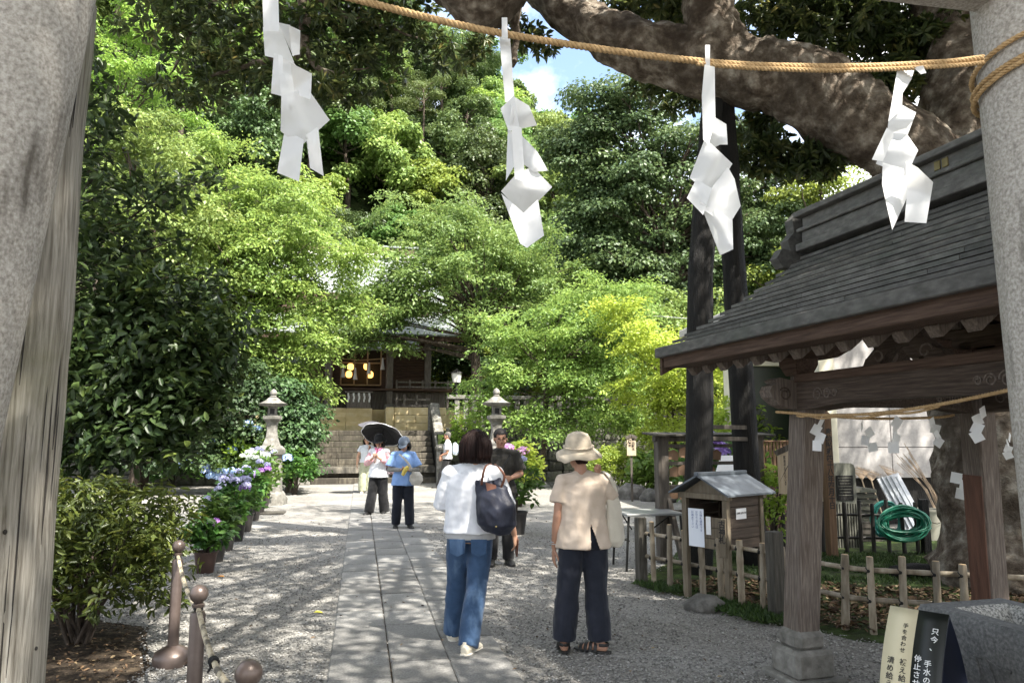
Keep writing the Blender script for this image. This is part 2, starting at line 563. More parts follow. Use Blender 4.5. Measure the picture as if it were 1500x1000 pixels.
# ------------------------------------------------------------------ stairs, terrace, retaining wall, stone fence
M_DSTONE = mat('stained_stone', [(.3, (.05, .046, .04)), (.5, (.13, .12, .10)), (.7, (.30, .27, .22))], scale=3.0, stretch=(2.2, 1, .8), bump=.6, bscale=22, bdist=.02, rough=.9, big=(1.4, (.035, .033, .028), .85, .35, .6), jitter=.25)
M_TREAD = mat('worn_step_stone', [(.3, (.035, .03, .024)), (.5, (.075, .065, .05)), (.7, (.16, .142, .108))], scale=4, stretch=(3, 1, .6), bump=.5, bscale=25, bdist=.015, rough=.9, big=(1.7, (.05, .045, .035), .9, .42, .62), jitter=.2)
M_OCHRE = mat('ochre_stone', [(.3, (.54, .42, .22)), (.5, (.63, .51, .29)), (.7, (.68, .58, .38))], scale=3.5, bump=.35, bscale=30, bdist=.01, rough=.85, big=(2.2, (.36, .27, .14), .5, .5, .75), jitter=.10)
M_WALL = mat('mossy_wall_stone', [(.3, (.05, .05, .042)), (.5, (.11, .105, .09)), (.72, (.20, .19, .155))], scale=4, bump=.9, bscale=14, bdist=.04, rough=.95, big=(1.5, (.035, .042, .02), .7, .45, .65), jitter=.35)
M_LICHEN = mat('lichen_granite', [(.3, (.095, .09, .078)), (.5, (.19, .18, .16)), (.7, (.31, .30, .27))], scale=9, bump=.6, bscale=40, bdist=.012, rough=.9, big=(2.4, (.08, .078, .065), .8, .48, .66), jitter=.08)

SY = 25.2
S0 = G(548, 709); S0 = Vector((S0.x * SY / S0.y, SY, 0))
def SL(x, y, z): return S0 + PT * x + PN * y + Vector((0, 0, z))
TZ = 1.8
NST, RISE, RUN = 9, .2, .30
terr = MB()
for x0, x1 in ((-40, -2.16), (2.16, 34)):
    terr.box(((x0 + x1) / 2, 10.3, TZ / 2 - .08), (x1 - x0, 20, TZ - .16 - .01))
terr.box((0, 10.3 + NST * RUN / 2 + .1, TZ / 2 - .1), (4.32, 20 - NST * RUN - .2, TZ - .2))
tag(terr.build('terrace', M_MOSS, None, loc=S0, rot=(0, 0, ANG)), kind='structure')

stairs = empty('stone_staircase', S0, ANG, 'broad flight of dark stained stone steps up to the shrine terrace', 'staircase')
for i in range(NST):
    w = 4.14; n = 4; x = -w / 2
    cuts = sorted([random.uniform(.16, .34) for _ in range(n)]); tot = sum(cuts)
    for c in cuts:
        L = w * c / tot
        MB().box((x + L / 2, i * RUN + RUN / 2 + .04, RISE * (i + .5)), (L - .008, RUN + .10, RISE - .012), None, .012).build(
            'step_stone', M_TREAD, stairs)
        x += L
MB().box((0, NST * RUN / 2 + .12, TZ * .25), (4.1, NST * RUN - .05, .2)).build('core', M_DSTONE, stairs)
for s in (-1, 1):      # sloping balustrade walls with cap stones and a newel post each
    y0, y1 = .15, NST * RUN + .35
    h0, h1 = 1.02, 2.75
    poly = [(s * 2.14, y0, 0), (s * 2.14, y1, 0), (s * 2.14, y1, h1), (s * 2.14, y0, h0)]
    MB().prism(poly, (0, 0, 0), (s * .26, 0, 0)).build('side_wall', M_DSTONE, stairs)
    n = 7
    for k in range(n):
        f0, f1 = k / n, (k + 1) / n
        a = Vector((s * 2.27, y0 + (y1 - y0) * f0, h0 + (h1 - h0) * f0 + .06)); b = Vector((s * 2.27, y0 + (y1 - y0) * f1, h0 + (h1 - h0) * f1 + .06))
        d = (b - a).normalized() * .012
        MB().bar(a + d, b - d, .34, .16, (0, 0, 1), .04).build('cap_stone', M_LICHEN, stairs)
    nw = MB()
    nw.box((s * 2.28, 0, .57), (.40, .34, 1.14), None, .02)
    nw.lathe([(.24, 1.14), (.25, 1.2), (.2, 1.26), (.12, 1.3), (.02, 1.32)], 12, (s * 2.28, 0, 0), .9)
    nn = nw.build('newel_post', M_LICHEN, stairs)
    MB().box((s * 2.27, y1 + .14, 1.4), (.42, .36, 2.8), None, .03).build('rear_post', M_LICHEN, stairs)

# ochre upper flight and block wall beside it
UZ = 2.72
uy = 3.9
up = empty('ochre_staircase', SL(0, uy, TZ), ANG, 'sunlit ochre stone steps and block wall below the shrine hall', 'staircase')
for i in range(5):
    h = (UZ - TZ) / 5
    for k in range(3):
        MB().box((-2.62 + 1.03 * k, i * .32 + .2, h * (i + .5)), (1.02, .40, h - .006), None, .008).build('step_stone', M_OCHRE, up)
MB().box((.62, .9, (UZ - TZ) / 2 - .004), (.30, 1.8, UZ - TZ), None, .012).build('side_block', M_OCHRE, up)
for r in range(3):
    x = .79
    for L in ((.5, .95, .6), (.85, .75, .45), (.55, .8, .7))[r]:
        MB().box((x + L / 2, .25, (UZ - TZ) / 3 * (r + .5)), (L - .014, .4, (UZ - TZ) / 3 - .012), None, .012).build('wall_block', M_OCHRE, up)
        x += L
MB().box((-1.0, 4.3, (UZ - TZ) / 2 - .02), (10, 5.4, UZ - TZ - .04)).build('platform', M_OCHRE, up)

# retaining wall of squared stones, right and left of the stairs
for s, lab, xs in ((1, 'dark mossy retaining wall of squared stones right of the steps under the maple', 26), (-1, 'dark mossy retaining wall of squared stones left of the steps behind hydrangeas', 22)):
    rw = empty('retaining_wall', SL(s * 2.45, .25, 0), ANG, lab, 'stone wall')
    shapes = [MB().box((0, 0, 0), (L, .3, .345), None, .035).mesh('wall_stone', False, M_WALL, .012) for L in (.42, .5, .58, .68) for q in range(2)]
    lens = [L for L in (.42, .5, .58, .68) for q in range(2)]
    for r in range(5):
        x = .05 + .2 * (r % 2)
        lim = 13 if s > 0 else 8
        while x < lim:
            k = random.randrange(8); L = lens[k]
            link('wall_stone', shapes[k], None, rw, (s * (x + L / 2), random.uniform(-.02, .02), .18 + r * .36), (0, random.uniform(-.02, .02), random.uniform(-.03, .03)))
            x += L + .02
    MB().box((s * xs / 2, .15, .86), (xs, .22, 1.72)).build('wall_core', M_WALL, rw)
    MB().box((s * xs / 2, .05, 1.80), (xs, .5, .14), None, .02).build('coping', M_WALL, rw)

fence = empty('stone_fence', SL(2.45, .3, 1.87), ANG, 'weathered stone post fence on the wall right of the steps', 'fence')
pm = MB().box((0, 0, .5), (.17, .17, 1.0), None, .02).mesh('fence_post', False, M_LICHEN)
for k in range(34):
    link('fence_post', pm, None, fence, (.35 + k * .31, 0, 0), (0, random.uniform(-.01, .01), random.uniform(-.08, .08)))
MB().box((5.6, 0, 1.07), (11.2, .24, .14), None, .02).build('fence_rail', M_LICHEN, fence)
fence2 = empty('stone_fence', SL(-2.45, .3, 1.87), ANG, 'weathered stone post fence on the wall left of the steps', 'fence')
for k in range(20):
    link('fence_post', pm, None, fence2, (-.35 - k * .31, 0, 0), (0, 0, random.uniform(-.08, .08)))
MB().box((-3.3, 0, 1.07), (6.6, .24, .14), None, .02).build('fence_rail', M_LICHEN, fence2)

# ------------------------------------------------------------------ shrine hall
M_DWOOD = mat('dark_shrine_wood', [(.3, (.035, .02, .014)), (.55, (.075, .042, .028)), (.75, (.12, .07, .045))], scale=5, stretch=(.6, 3, 6), bump=.4, bscale=20, rough=.7)
M_GWOOD = mat('grey_shrine_wood', [(.3, (.10, .085, .075)), (.55, (.17, .15, .135)), (.75, (.26, .235, .21))], scale=5, stretch=(4, 4, .6), bump=.4, bscale=20, rough=.8)
M_PALEW = mat('pale_wood', [(.3, (.36, .24, .13)), (.7, (.50, .36, .2))], scale=5, bump=.2, rough=.6)
M_COPPER = mat('patina_copper', [(.3, (.15, .17, .16)), (.55, (.21, .235, .22)), (.75, (.28, .30, .285))], scale=2, stretch=(6, .7, 1), bump=.2, rough=.55, spec=.5)
M_PLASTER = mat('white_plaster', [(.3, (.62, .60, .56)), (.7, (.75, .74, .70))], scale=4, bump=.15, rough=.8)
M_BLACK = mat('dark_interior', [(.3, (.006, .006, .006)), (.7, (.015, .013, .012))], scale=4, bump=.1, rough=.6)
M_PAPER = mat('white_paper', [(.3, (.74, .74, .75)), (.7, (.82, .82, .82))], scale=7, bump=.25, bscale=9, bdist=.01, rough=.75)
def emis(name, col, st):
    m, t, b, o = nodes(name)
    b.inputs['Base Color'].default_value = (*col, 1); b.inputs['Emission Color'].default_value = (*col, 1); b.inputs['Emission Strength'].default_value = st
    return m
M_LAMP = emis('lantern_glow', (1.0, .52, .12), 1.1)

hall = empty('shrine_hall', SL(0, 6.4, UZ), ANG, 'dark wooden shrine hall with copper roof behind the leafy trees', 'building')
HZ = UZ
def hx(px): return (px - 540) / 33.6
def hz_(py): return P(750, py, 31.6).z - HZ
floor_z = hz_(572)
sid = MB().box((-1.35, .0, floor_z / 2), (8.6, .08, floor_z - .02)).build('plinth_wall', M_GWOOD, hall)
for k in range(46):
    link('siding_board', MB().box((0, 0, floor_z / 2 - .01), (.12, .035, floor_z - .05)).mesh('siding_board', False, M_GWOOD) if k == 0 else bpy.data.meshes['siding_board'], None, hall, (-3.6 + k * .15, -.055, 0))
MB().box((-1.2, -.35, floor_z), (9.1, .95, .10), None, .01).build('veranda_floor', M_DWOOD, hall)
for px in (478, 562, 617, 420, 380):
    MB().box((hx(px), .05, 1.9), (.28, .28, 3.9), None, .02).build('post', M_GWOOD, hall)
    if px in (478, 562): MB().box((hx(px), -.55, 1.75), (.26, .26, 3.6), None, .02).build('porch_post', M_GWOOD, hall); MB().box((hx(px), -.55, .1), (.42, .42, .2), None, .03).build('post_shoe', M_LICHEN, hall)
# doorway with glazed doors
dz0, dz1 = hz_(564), hz_(497)
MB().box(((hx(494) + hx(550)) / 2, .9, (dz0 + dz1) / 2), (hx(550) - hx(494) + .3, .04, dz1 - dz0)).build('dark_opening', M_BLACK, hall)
for px in (494, 512.5, 531, 550):
    MB().box((hx(px), .12, (dz0 + dz1) / 2), (.06, .06, dz1 - dz0), None, .005).build('door_mullion', M_PALEW, hall)
for pz in (dz0, dz0 + (dz1 - dz0) * .48, dz1):
    MB().box(((hx(494) + hx(550)) / 2, .115, pz), (hx(550) - hx(494), .05, .06), None, .005).build('door_rail', M_PALEW, hall)
for a, b in ((480, 493), (551, 562), (563, 617), (380, 420), (420, 478)):
    MB().box(((hx(a) + hx(b)) / 2, .12, 1.95), (hx(b) - hx(a) - .02, .1, 3.2)).build('wall_panel', M_DWOOD, hall)
lv = MB().box((0, 0, 0), (hx(615) - hx(572), .05, .055)).mesh('louvre', False, M_DWOOD)
for k in range(13):
    link('louvre', lv, None, hall, (hx(593.5), .04, hz_(552) + k * .115), (R(35), 0, 0))
MB().box((hx(540), .12, 3.72), (9.0, .16, .5)).build('lintel', M_DWOOD, hall)
# railing right of the porch
for z in (floor_z + .12, floor_z + .32):
    MB().bar((hx(570), -.75, z), (hx(650), -.75, z), .06, .06).build('rail', M_GWOOD, hall)
for px in (572, 590, 608, 626, 644):
    MB().box((hx(px), -.75, floor_z + .2), (.07, .07, .42)).build('rail_post', M_GWOOD, hall)
for z in (.12, .38):
    MB().bar((hx(568), -1.0, z), (hx(618), -1.0, z), .06, .06).build('lower_rail', M_GWOOD, hall)
for px in (572, 582, 600):
    MB().box((hx(px), -1.0, .28), (.1, .1, .62)).build('lower_post', M_GWOOD, hall)
# roof: a concave curve from eave to ridge on both sides
ridge_y, ridge_z = 4.6, P(750, 378, 36).z - HZ
eave_y, eave_z = -2.0, P(750, 492, 29.9).z - HZ
RXC = -1.0
def roof_pt(f):      # f 0 eave .. 1 ridge
    return eave_y + (ridge_y - eave_y) * f, eave_z + (ridge_z - eave_z) * (f ** 1.35 * .75 + f * .25)
def roof_strip(f0, f1, hw0, hw1, mir=False, th=.07):
    y0, z0 = roof_pt(f0); y1, z1 = roof_pt(f1)
    if mir: y0, y1 = 2 * ridge_y - y0, 2 * ridge_y - y1
    return MB().prism([(RXC - hw0, y0, z0), (RXC + hw0, y0, z0), (RXC + hw1, y1, z1), (RXC - hw1, y1, z1)], (0, 0, 0), (0, 0, th))
rf = MB()
for mir in (False, True):
    for k in range(16):
        f0, f1 = k / 16, (k + 1) / 16
        q = roof_strip(f0, f1 + .01, 4.7 - 1.1 * f0, 4.7 - 1.1 * f1, mir); b = len(rf.v); rf.v += q.v; rf.f += [tuple(b + i for i in f) for f in q.f]
roof = rf.build('roof', M_COPPER, hall)
MB().box((RXC, ridge_y, ridge_z + .22), (7.3, .5, .5), None, .05).build('ridge', M_DWOOD, hall)
MB().box((RXC, ridge_y - .28, ridge_z + .05), (7.2, .08, .16)).build('ridge_plaster', M_PLASTER, hall)
MB().box((RXC, ridge_y, ridge_z + .53), (7.6, .62, .1), None, .02).build('ridge_cap', M_COPPER, hall)
MB().box((RXC, eave_y + .12, eave_z - .10), (9.2, .14, .2)).build('eave_board', M_DWOOD, hall)
MB().box((-1.3, 2.6, 4.2), (7.2, 5.4, 1.5)).build('upper_wall', M_DWOOD, hall)
MB().box((-1.3, 4.4, 1.7), (7.0, 6.4, 3.4)).build('rear_room', M_DWOOD, hall)
rft = MB().box((0, 0, 0), (.09, 1.9, .09)).mesh('rafter', False, M_DWOOD)
for k in range(23):
    link('rafter', rft, None, hall, (-5.4 + k * .4, -1.0, eave_z + .12), (R(20), 0, 0))
# porch roof over the entrance
pr = MB()
for k in range(8):
    f0, f1 = k / 8, (k + 1) / 8
    z0, z1 = eave_z - .8 + .9 * f0 ** 1.3, eave_z - .8 + .9 * f1 ** 1.3
    pr.prism([(-3, -3.4 + 2 * f0, z0), (1.7, -3.4 + 2 * f0, z0), (1.7, -3.4 + 2 * f1 + .02, z1), (-3, -3.4 + 2 * f1 + .02, z1)], (0, 0, 0), (0, 0, .07))
pr.build('porch_roof', M_COPPER, hall)
# sacred rope with paper over the door: lies on the hall front
for px, top in ((497, 533), (514, 536), (533, 528), (552, 521)):
    z = hz_(top + 4)
    t_ = MB().tube([(0, 0, 0), (0, 0, -.22), (0, 0, -.5)], [.03, .05, .10], 7)
    tag(t_.build('rope_tassel', M_PAPER, None, loc=SL(hx(px), 6.2, HZ + z), rot=(0, 0, ANG)), 'white paper tassel hanging over the shrine hall doorway', 'tassel', 'paper tassels over the hall doorway')
tag(MB().tube([(hx(488), 0, 0), (hx(520), 0, -.06), (hx(556), 0, .04)], .025, 6).build('hall_rope', M_PALEW, None, loc=SL(0, 6.22, HZ + hz_(527)), rot=(0, 0, ANG)), 'straw rope strung above the shrine hall doorway', 'rope')
for px, py in ((507, 537), (505, 548), (535, 548), (530, 536)):
    l_ = empty('hanging_lantern', SL(hx(px), 6.75, HZ + hz_(py) - .14), ANG, 'small lit amber lantern hanging inside the shrine hall doorway', 'lantern', 'amber lanterns in the hall doorway')
    MB().lathe([(.07, 0), (.125, .05), (.135, .14), (.125, .23), (.07, .28)], 10).build('shade', M_LAMP, l_, True)
    MB().lathe([(.08, .28), (.09, .30), (.03, .35)], 10).build('cap', M_BLACK, l_)
    MB().tube([(0, 0, .33), (0, 0, .9)], .008, 4).build('hanger', M_BLACK, l_)
# offertory box
ob = empty('offertory_box', SL(hx(520), 5.5, UZ), ANG, 'grey wooden offertory box with white paper streamers on the hall steps', 'offertory box')
MB().box((0, 0, .3), (.95, .5, .6), None, .02).build('box', M_GWOOD, ob)
MB().box((0, 0, .66), (1.1, .6, .07), None, .01).build('lid', M_GWOOD, ob)
for k in range(5):
    MB().box((-.42 + .21 * k, -.27, .56), (.07, .008, .14)).box((-.40 + .21 * k, -.275, .43), (.07, .008, .14)).box((-.42 + .21 * k, -.28, .31), (.06, .008, .12)).build('paper_streamer', M_PAPER, ob)
# ------------------------------------------------------------------ bark and leaves
M_BARK = mat('bark', [(.3, (.03, .024, .018)), (.5, (.07, .055, .042)), (.7, (.15, .125, .10))], scale=5, stretch=(2, 2, .5), bump=.9, bscale=14, bdist=.04, rough=.95, spec=.15, jitter=.15)
M_GBARK = mat('giant_bark', [(.3, (.045, .032, .022)), (.46, (.135, .108, .083)), (.58, (.255, .218, .175)), (.72, (.43, .395, .335))], scale=7, detail=10, bump=1.0, bscale=16, bdist=.06, rough=.95, spec=.12, big=(2.3, (.05, .038, .028), .7, .45, .6))
L_MAPLE = leafmat('maple_leaf', [(0, (0.1, 0.165, 0.04)), (0.5, (0.175, 0.26, 0.06)), (1, (0.27, 0.36, 0.09))], .42)
L_CHERRY = leafmat('cherry_leaf', [(0, (0.09, 0.15, 0.042)), (0.5, (0.155, 0.235, 0.062)), (1, (0.245, 0.335, 0.095))], .4)
L_LIME = leafmat('lime_leaf', [(0, (0.15, 0.23, 0.035)), (0.5, (0.235, 0.335, 0.05)), (1, (0.34, 0.44, 0.085))], .45)
L_GINKGO = leafmat('ginkgo_leaf', [(0, (0.036, 0.068, 0.028)), (0.5, (0.064, 0.112, 0.042)), (1, (0.115, 0.175, 0.062))], .3)
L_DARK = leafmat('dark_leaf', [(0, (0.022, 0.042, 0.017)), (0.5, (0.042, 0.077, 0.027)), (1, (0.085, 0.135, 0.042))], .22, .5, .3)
L_CAMEL = leafmat('camellia_leaf', [(0, (0.016, 0.028, 0.01)), (0.5, (0.032, 0.05, 0.015)), (0.88, (0.062, 0.086, 0.022)), (1, (0.15, 0.18, 0.04))], .2, .42, .3)
L_AZAL = leafmat('azalea_leaf', [(0, (.03, .05, .012)), (.5, (.06, .095, .018)), (.85, (.11, .15, .028)), (1, (.17, .20, .045))], .3, .4, .4)
L_HYD = leafmat('hydrangea_leaf', [(0, (.035, .08, .018)), (.5, (.06, .13, .025)), (1, (.12, .21, .04))], .32)
L_OVER = leafmat('evergreen_leaf', [(0, (.022, .036, .014)), (.5, (.055, .075, .022)), (.85, (.12, .13, .04)), (1, (.24, .19, .06))], .42, .4, .4)
L_H1 = leafmat('hill_leaf_mid', [(0, (0.075, 0.135, 0.035)), (0.5, (0.125, 0.205, 0.052)), (1, (0.2, 0.29, 0.08))], .3, vj=.3, hj=.025)
L_H2 = leafmat('hill_leaf_dark', [(0, (0.042, 0.072, 0.024)), (0.5, (0.075, 0.117, 0.036)), (1, (0.125, 0.175, 0.054))], .25, vj=.3, hj=.02)
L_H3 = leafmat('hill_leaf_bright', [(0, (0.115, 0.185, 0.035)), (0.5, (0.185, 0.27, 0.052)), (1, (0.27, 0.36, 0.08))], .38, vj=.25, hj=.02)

# ------------------------------------------------------------------ hillside trees
def proto_hill(kind, lm, rad, zc, h, ncl, cr, per, leaf, flat, seed, asp=.75, sh=.5):
    pts = crown_points(ncl, rad, zc, h, .4, -.6, .5, seed)
    rr = [cr * random.uniform(.7, 1.3) for _ in pts]
    pos, nr, dr, rn = clump_leaves(pts, rr, per, flat, .55, .75, .45, .3, -.35, sh)
    me = leafmesh('crown', pos, nr, dr, RNG.uniform(.7, 1.3, len(pos)) * leaf, asp, T_DIAMOND, rn)
    me.materials.append(lm)
    tb = MB()
    base = lambda z: (0.12 * math.sin(z), 0.1 * math.cos(z * .8), z)
    tb.tube([base(z) for z in np.linspace(-1, zc + h * .3, 6)], list(np.linspace(.2, .07, 6)), 6, wob=.15)
    limbs(tb, base, pts, 1, .07, zc - h * .9, zc + h * .3, 4, every=2)
    tm = tb.mesh('trunk', True, M_BARK)
    return me, tm
protos = [proto_hill('a', L_H1, 2.5, 4.6, 2.6, 42, .80, 300, .21, .75, 1),
          proto_hill('b', L_H2, 2.7, 5.0, 3.0, 46, .85, 300, .20, .7, 2),
          proto_hill('c', L_H3, 2.2, 4.3, 2.4, 38, .75, 300, .20, .7, 3),
          proto_hill('d', L_H1, 3.0, 4.8, 2.3, 54, .75, 290, .20, .55, 4),
          proto_hill('e', L_H2, 2.2, 6.0, 3.9, 50, .72, 300, .19, .8, 5),
          proto_hill('f', L_H2, 2.6, 6.6, 2.2, 26, .85, 330, .17, .45, 6, .4)]
HL = ['rounded mid green broadleaf tree on the wooded hillside', 'dense dark green evergreen tree on the wooded hillside', 'fresh bright green tree among the wooded hillside',
      'wide spreading mid green tree on the wooded hillside', 'tall narrow dark green tree on the wooded hillside', 'open feathery pine with bare trunk on the wooded hillside']
HG = ['rounded hillside trees', 'dark hillside evergreens', 'bright hillside trees', 'spreading hillside trees', 'tall dark hillside trees', 'hillside pines']
def put_tree(kind, x, y, z, s, rz=None, label=None, group=None, sq=1.0):
    cme, tme = protos[kind]
    e = empty('hillside_tree', (x, y, z), random.uniform(0, 6.28) if rz is None else rz, label or HL[kind], 'tree', group or HG[kind])
    e.scale = (s, s * random.uniform(.9, 1.1), s * sq * random.uniform(.9, 1.15))
    link('crown', cme, None, e); link('trunk', tme, None, e)
    return e
random.seed(21)
nh = 0
y = 41.0
row = 0
while y < 88:
    step = 3.5 + (y - 41) * .035
    x = -.66 * y - 2 + (row % 2) * step * .5
    while x < .52 * y:
        xx = x + random.uniform(-.9, .9); yy = y + random.uniform(-1.2, 1.2)
        z = hill_z(xx, yy)
        # outside the frame to the right the ginkgo and the limbs cover everything
        px = 750 + F * xx / yy
        vis_top = (z + 8 - CH) / yy
        if -140 < px < 1250 and vis_top > .12 and (z - CH) / yy < .66 and not (px > 840 and z > 24.0) and not (px > 800 and z > 27):
            ke = random.choices(range(6), (5, 4, 4, 3, 2.2, 1.0))[0]
            if px > 775 and yy > 60: ke = random.choice((0, 2, 3))
            s = random.uniform(.75, 1.25) * (1 + (yy - 41) * .004)
            zone = ('above the hall roof' if -260 < px - 560 < 120 else 'left of the hall') if px < 690 else ('beside the sky gap' if px < 860 else 'behind the ginkgo')
            lvl = 'foot' if z < 9 else ('middle' if z < 21 else 'top')
            put_tree(ke, xx, yy, z - .3, s, None, HL[ke].replace(' on the wooded hillside', '').replace(' among the wooded hillside', '') + ', %s of the hillside, %s' % (lvl, zone), HG[ke] + ', %s, %s' % (lvl, zone))
            nh += 1
        x += step * random.uniform(.85, 1.2)
    y += step * .84; row += 1
print('hill trees', nh)
# low growth between the hillside trees (uncountable)
n = 26000
ux = RNG.uniform(-1, 1, n); uy_ = 36 + 50 * RNG.random(n)
ux = np.where(ux < 0, ux * .68 * uy_, ux * .5 * uy_)
uz = np.array([hill_z(a, b) for a, b in zip(ux, uy_)]) + RNG.random(n) * .9
up_ = np.stack([ux, uy_, uz], 1)
me = leafmesh('undergrowth', up_, RNG.normal(size=(n, 3)) * .5 + np.array([0, -.5, .6]), RNG.normal(size=(n, 3)), RNG.uniform(.25, .6, n), .7)
tag(link('undergrowth', me, L_H2), 'dark undergrowth between the trees on the hillside', 'undergrowth', kind='stuff')

# ------------------------------------------------------------------ layered trees in front of the hall
def spray_tree(name, label, px, Y, base_z, crown, lm, leaf, per, group=None, trunk_r=.16, asp=.5, flat=.30, lean=(0, 0), spr=.75, droop=.35, trunk_top=None, cat='tree', tmpl=T_DIAMOND, every=1, tb_col=None, nsub=1):
    """crown: list of (px, py, dY, radius_m) spray groups; each group is a stack of flat leafy layers"""
    b = P(px, 640, Y); b.z = base_z
    root = empty(name, b, 0, label, cat, group)
    cs, rr = [], []
    for cx, cyy, dY, rad, cnt in crown:
        c = P(cx, cyy, Y + dY) - b
        for k in range(int(cnt * 1.3)):
            d = Vector(RNG.normal(size=3)).normalized() * rad * 1.08 * random.random() ** .5
            q = c + Vector((d.x, d.y, d.z * .62))
            cs.append(q); rr.append(spr * random.uniform(.6, 1.25))
    pos, nr, dr, rn = clump_leaves(cs, rr, per, flat, .8, .35, .6, droop, -.7, .15)
    # droop the spray edges
    C = np.repeat(np.array([c[:] for c in cs]), per, 0)
    rad2 = ((pos[:, :2] - C[:, :2]) ** 2).sum(1)
    D = pos - C
    tl = np.repeat(RNG.normal(size=(len(cs), 2)) * .26, per, 0)
    ctr = np.mean(np.array([c[:] for c in cs]), 0); ow = C[:, :2] - ctr[:2]; ow = ow / np.maximum(1e-6, np.linalg.norm(ow, axis=1, keepdims=True))
    pos[:, 2] += (D[:, :2] * tl).sum(1) - .22 * (D[:, :2] * ow).sum(1)
    pos[:, 2] -= rad2 * .20
    nr = nr - np.concatenate([tl - .22 * ow, np.zeros((len(pos), 1))], 1) * .9
    me = leafmesh('crown', pos, nr, dr, RNG.uniform(.65, 1.3, len(pos)) * leaf, asp, tmpl, rn)
    link('crown', me, lm, root)
    tb = MB()
    zt = trunk_top if trunk_top is not None else min(c.z for c in cs) + .6 * (max(c.z for c in cs) - min(c.z for c in cs))
    base = lambda z: Vector((lean[0] * z / zt + .10 * math.sin(z * 1.3), lean[1] * z / zt + .08 * math.cos(z), z))
    tb.tube([base(z) for z in np.linspace(-.1, zt, 8)], list(np.linspace(trunk_r, trunk_r * .35, 8)), 9, wob=.2)
    limbs(tb, base, cs, 1, trunk_r * .24, .35 * zt, zt, 5, .06, 6)
    tb.build('trunk', tb_col or M_BARK, root, True)
    return root
random.seed(5)
# crowns as (px, py, depth offset, spread m, sprays)
spray_tree('cherry_tree', 'large layered green cherry tree spreading in front of the hall roof', 690, 28.0, TZ,
  [(620, 330, 1, 2.0, 22), (690, 330, 0, 2.0, 24), (760, 370, 0, 1.8, 22), (600, 400, -.3, 1.8, 22), (680, 400, -.5, 2.0, 26), (760, 430, 0, 1.8, 22), (830, 420, 1, 1.6, 16), (560, 440, -.5, 1.5, 18), (540, 480, -.7, 1.3, 16), (470, 470, -.7, 1.4, 15), (610, 450, -.3, 1.4, 16), (700, 470, -.3, 1.4, 12), (580, 505, -.8, .8, 5), (500, 505, -.8, .8, 6)],
  L_CHERRY, .145, 165, trunk_r=.30, lean=(.3, .2), trunk_top=4.4, spr=.82)
spray_tree('cherry_tree', 'leafy bright green cherry tree arching over the left of the stone steps', 330, 23.0, 0,
  [(330, 300, 0, 1.8, 24), (400, 290, 0, 1.7, 22), (290, 360, 0, 1.8, 24), (370, 370, 0, 1.9, 26), (450, 350, 0, 1.7, 22), (500, 390, .5, 1.5, 16), (350, 430, 0, 1.7, 24), (430, 430, 0, 1.7, 24), (280, 440, 0, 1.5, 16), (500, 450, .6, 1.2, 10), (380, 495, 0, 1.4, 18), (450, 500, .4, 1.0, 10), (320, 500, 0, 1.4, 14), (420, 545, .4, .8, 8), (455, 570, .8, .55, 7), (350, 545, 0, 1.0, 8), (300, 230, .5, 1.6, 14), (240, 300, .5, 1.8, 16)],
  L_MAPLE, .135, 165, trunk_r=.22, lean=(.8, .4), trunk_top=5.5)
spray_tree('maple_tree', 'fresh yellow green maple in front of the mossy retaining wall', 786, 23.6, 0,
  [(760, 500, 0, 1.5, 20), (830, 490, .4, 1.5, 22), (890, 480, .5, 1.4, 20), (740, 560, 0, 1.2, 16), (810, 560, 0, 1.4, 20), (880, 550, .3, 1.4, 18), (930, 540, .4, 1.3, 16), (800, 615, -.2, 1.0, 12), (870, 610, 0, 1.1, 13), (930, 610, .3, 1.0, 11), (715, 600, .2, .7, 8), (850, 440, .8, 1.4, 14), (920, 440, 1, 1.3, 12)],
  L_MAPLE, .125, 165, trunk_r=.11, lean=(.4, 0), trunk_top=3.6, spr=.7)
spray_tree('young_maple', 'slender maple with pale lime leaves behind the ema rack', 985, 21.5, 0,
  [(940, 500, 0, 1.0, 12), (985, 520, 0, 1.0, 12), (1040, 560, 0, 1.0, 12), (950, 570, 0, 1.0, 12), (1000, 590, 0, .9, 12), (1050, 610, 0, .8, 10), (960, 630, 0, .8, 9), (910, 455, .5, .8, 8), (1065, 520, 0, .9, 8)],
  L_LIME, .12, 165, trunk_r=.07, lean=(0, 0), trunk_top=3.2, spr=.6)

# big dense tree on the right and its neighbours
def dense_tree(name, label, px, Y, base_z, crown, lm, leaf, per, trunk_r, cl=.9, flat=.55, asp=.7, up=.6, out=.7, group=None, trunk_top=None, lean=(0, 0), seg=8, droop=.5, every=1):
    b = P(px, 640, Y); b.z = base_z
    root = empty(name, b, 0, label, 'tree', group)
    cs, rr = [], []
    for cx, cyy, dY, rad, cnt in crown:
        c = P(cx, cyy, Y + dY) - b
        for k in range(cnt):
            d = Vector(RNG.normal(size=3)).normalized() * rad * random.random() ** .4
            cs.append(c + d); rr.append(cl * random.uniform(.65, 1.25))
    pos, nr, dr, rn = clump_leaves(cs, rr, per, flat, up, out, .4, droop, -.35, .5)
    me = leafmesh('crown', pos, nr, dr, RNG.uniform(.7, 1.25, len(pos)) * leaf, asp, T_DIAMOND, rn)
    link('crown', me, lm, root)
    tb = MB()
    zt = trunk_top or max(c.z for c in cs) * .7
    base = lambda z: Vector((lean[0] * z / zt + .10 * math.sin(z * .7), lean[1] * z / zt, z))
    tb.tube([base(z) for z in np.linspace(-.2, zt, 9)], list(np.linspace(trunk_r, trunk_r * .3, 9)), seg, wob=.15)
    limbs(tb, base, cs, 1, trunk_r * .3, zt * .25, zt, 5, .05, 3)
    tb.build('trunk', M_BARK, root, True)
    return root
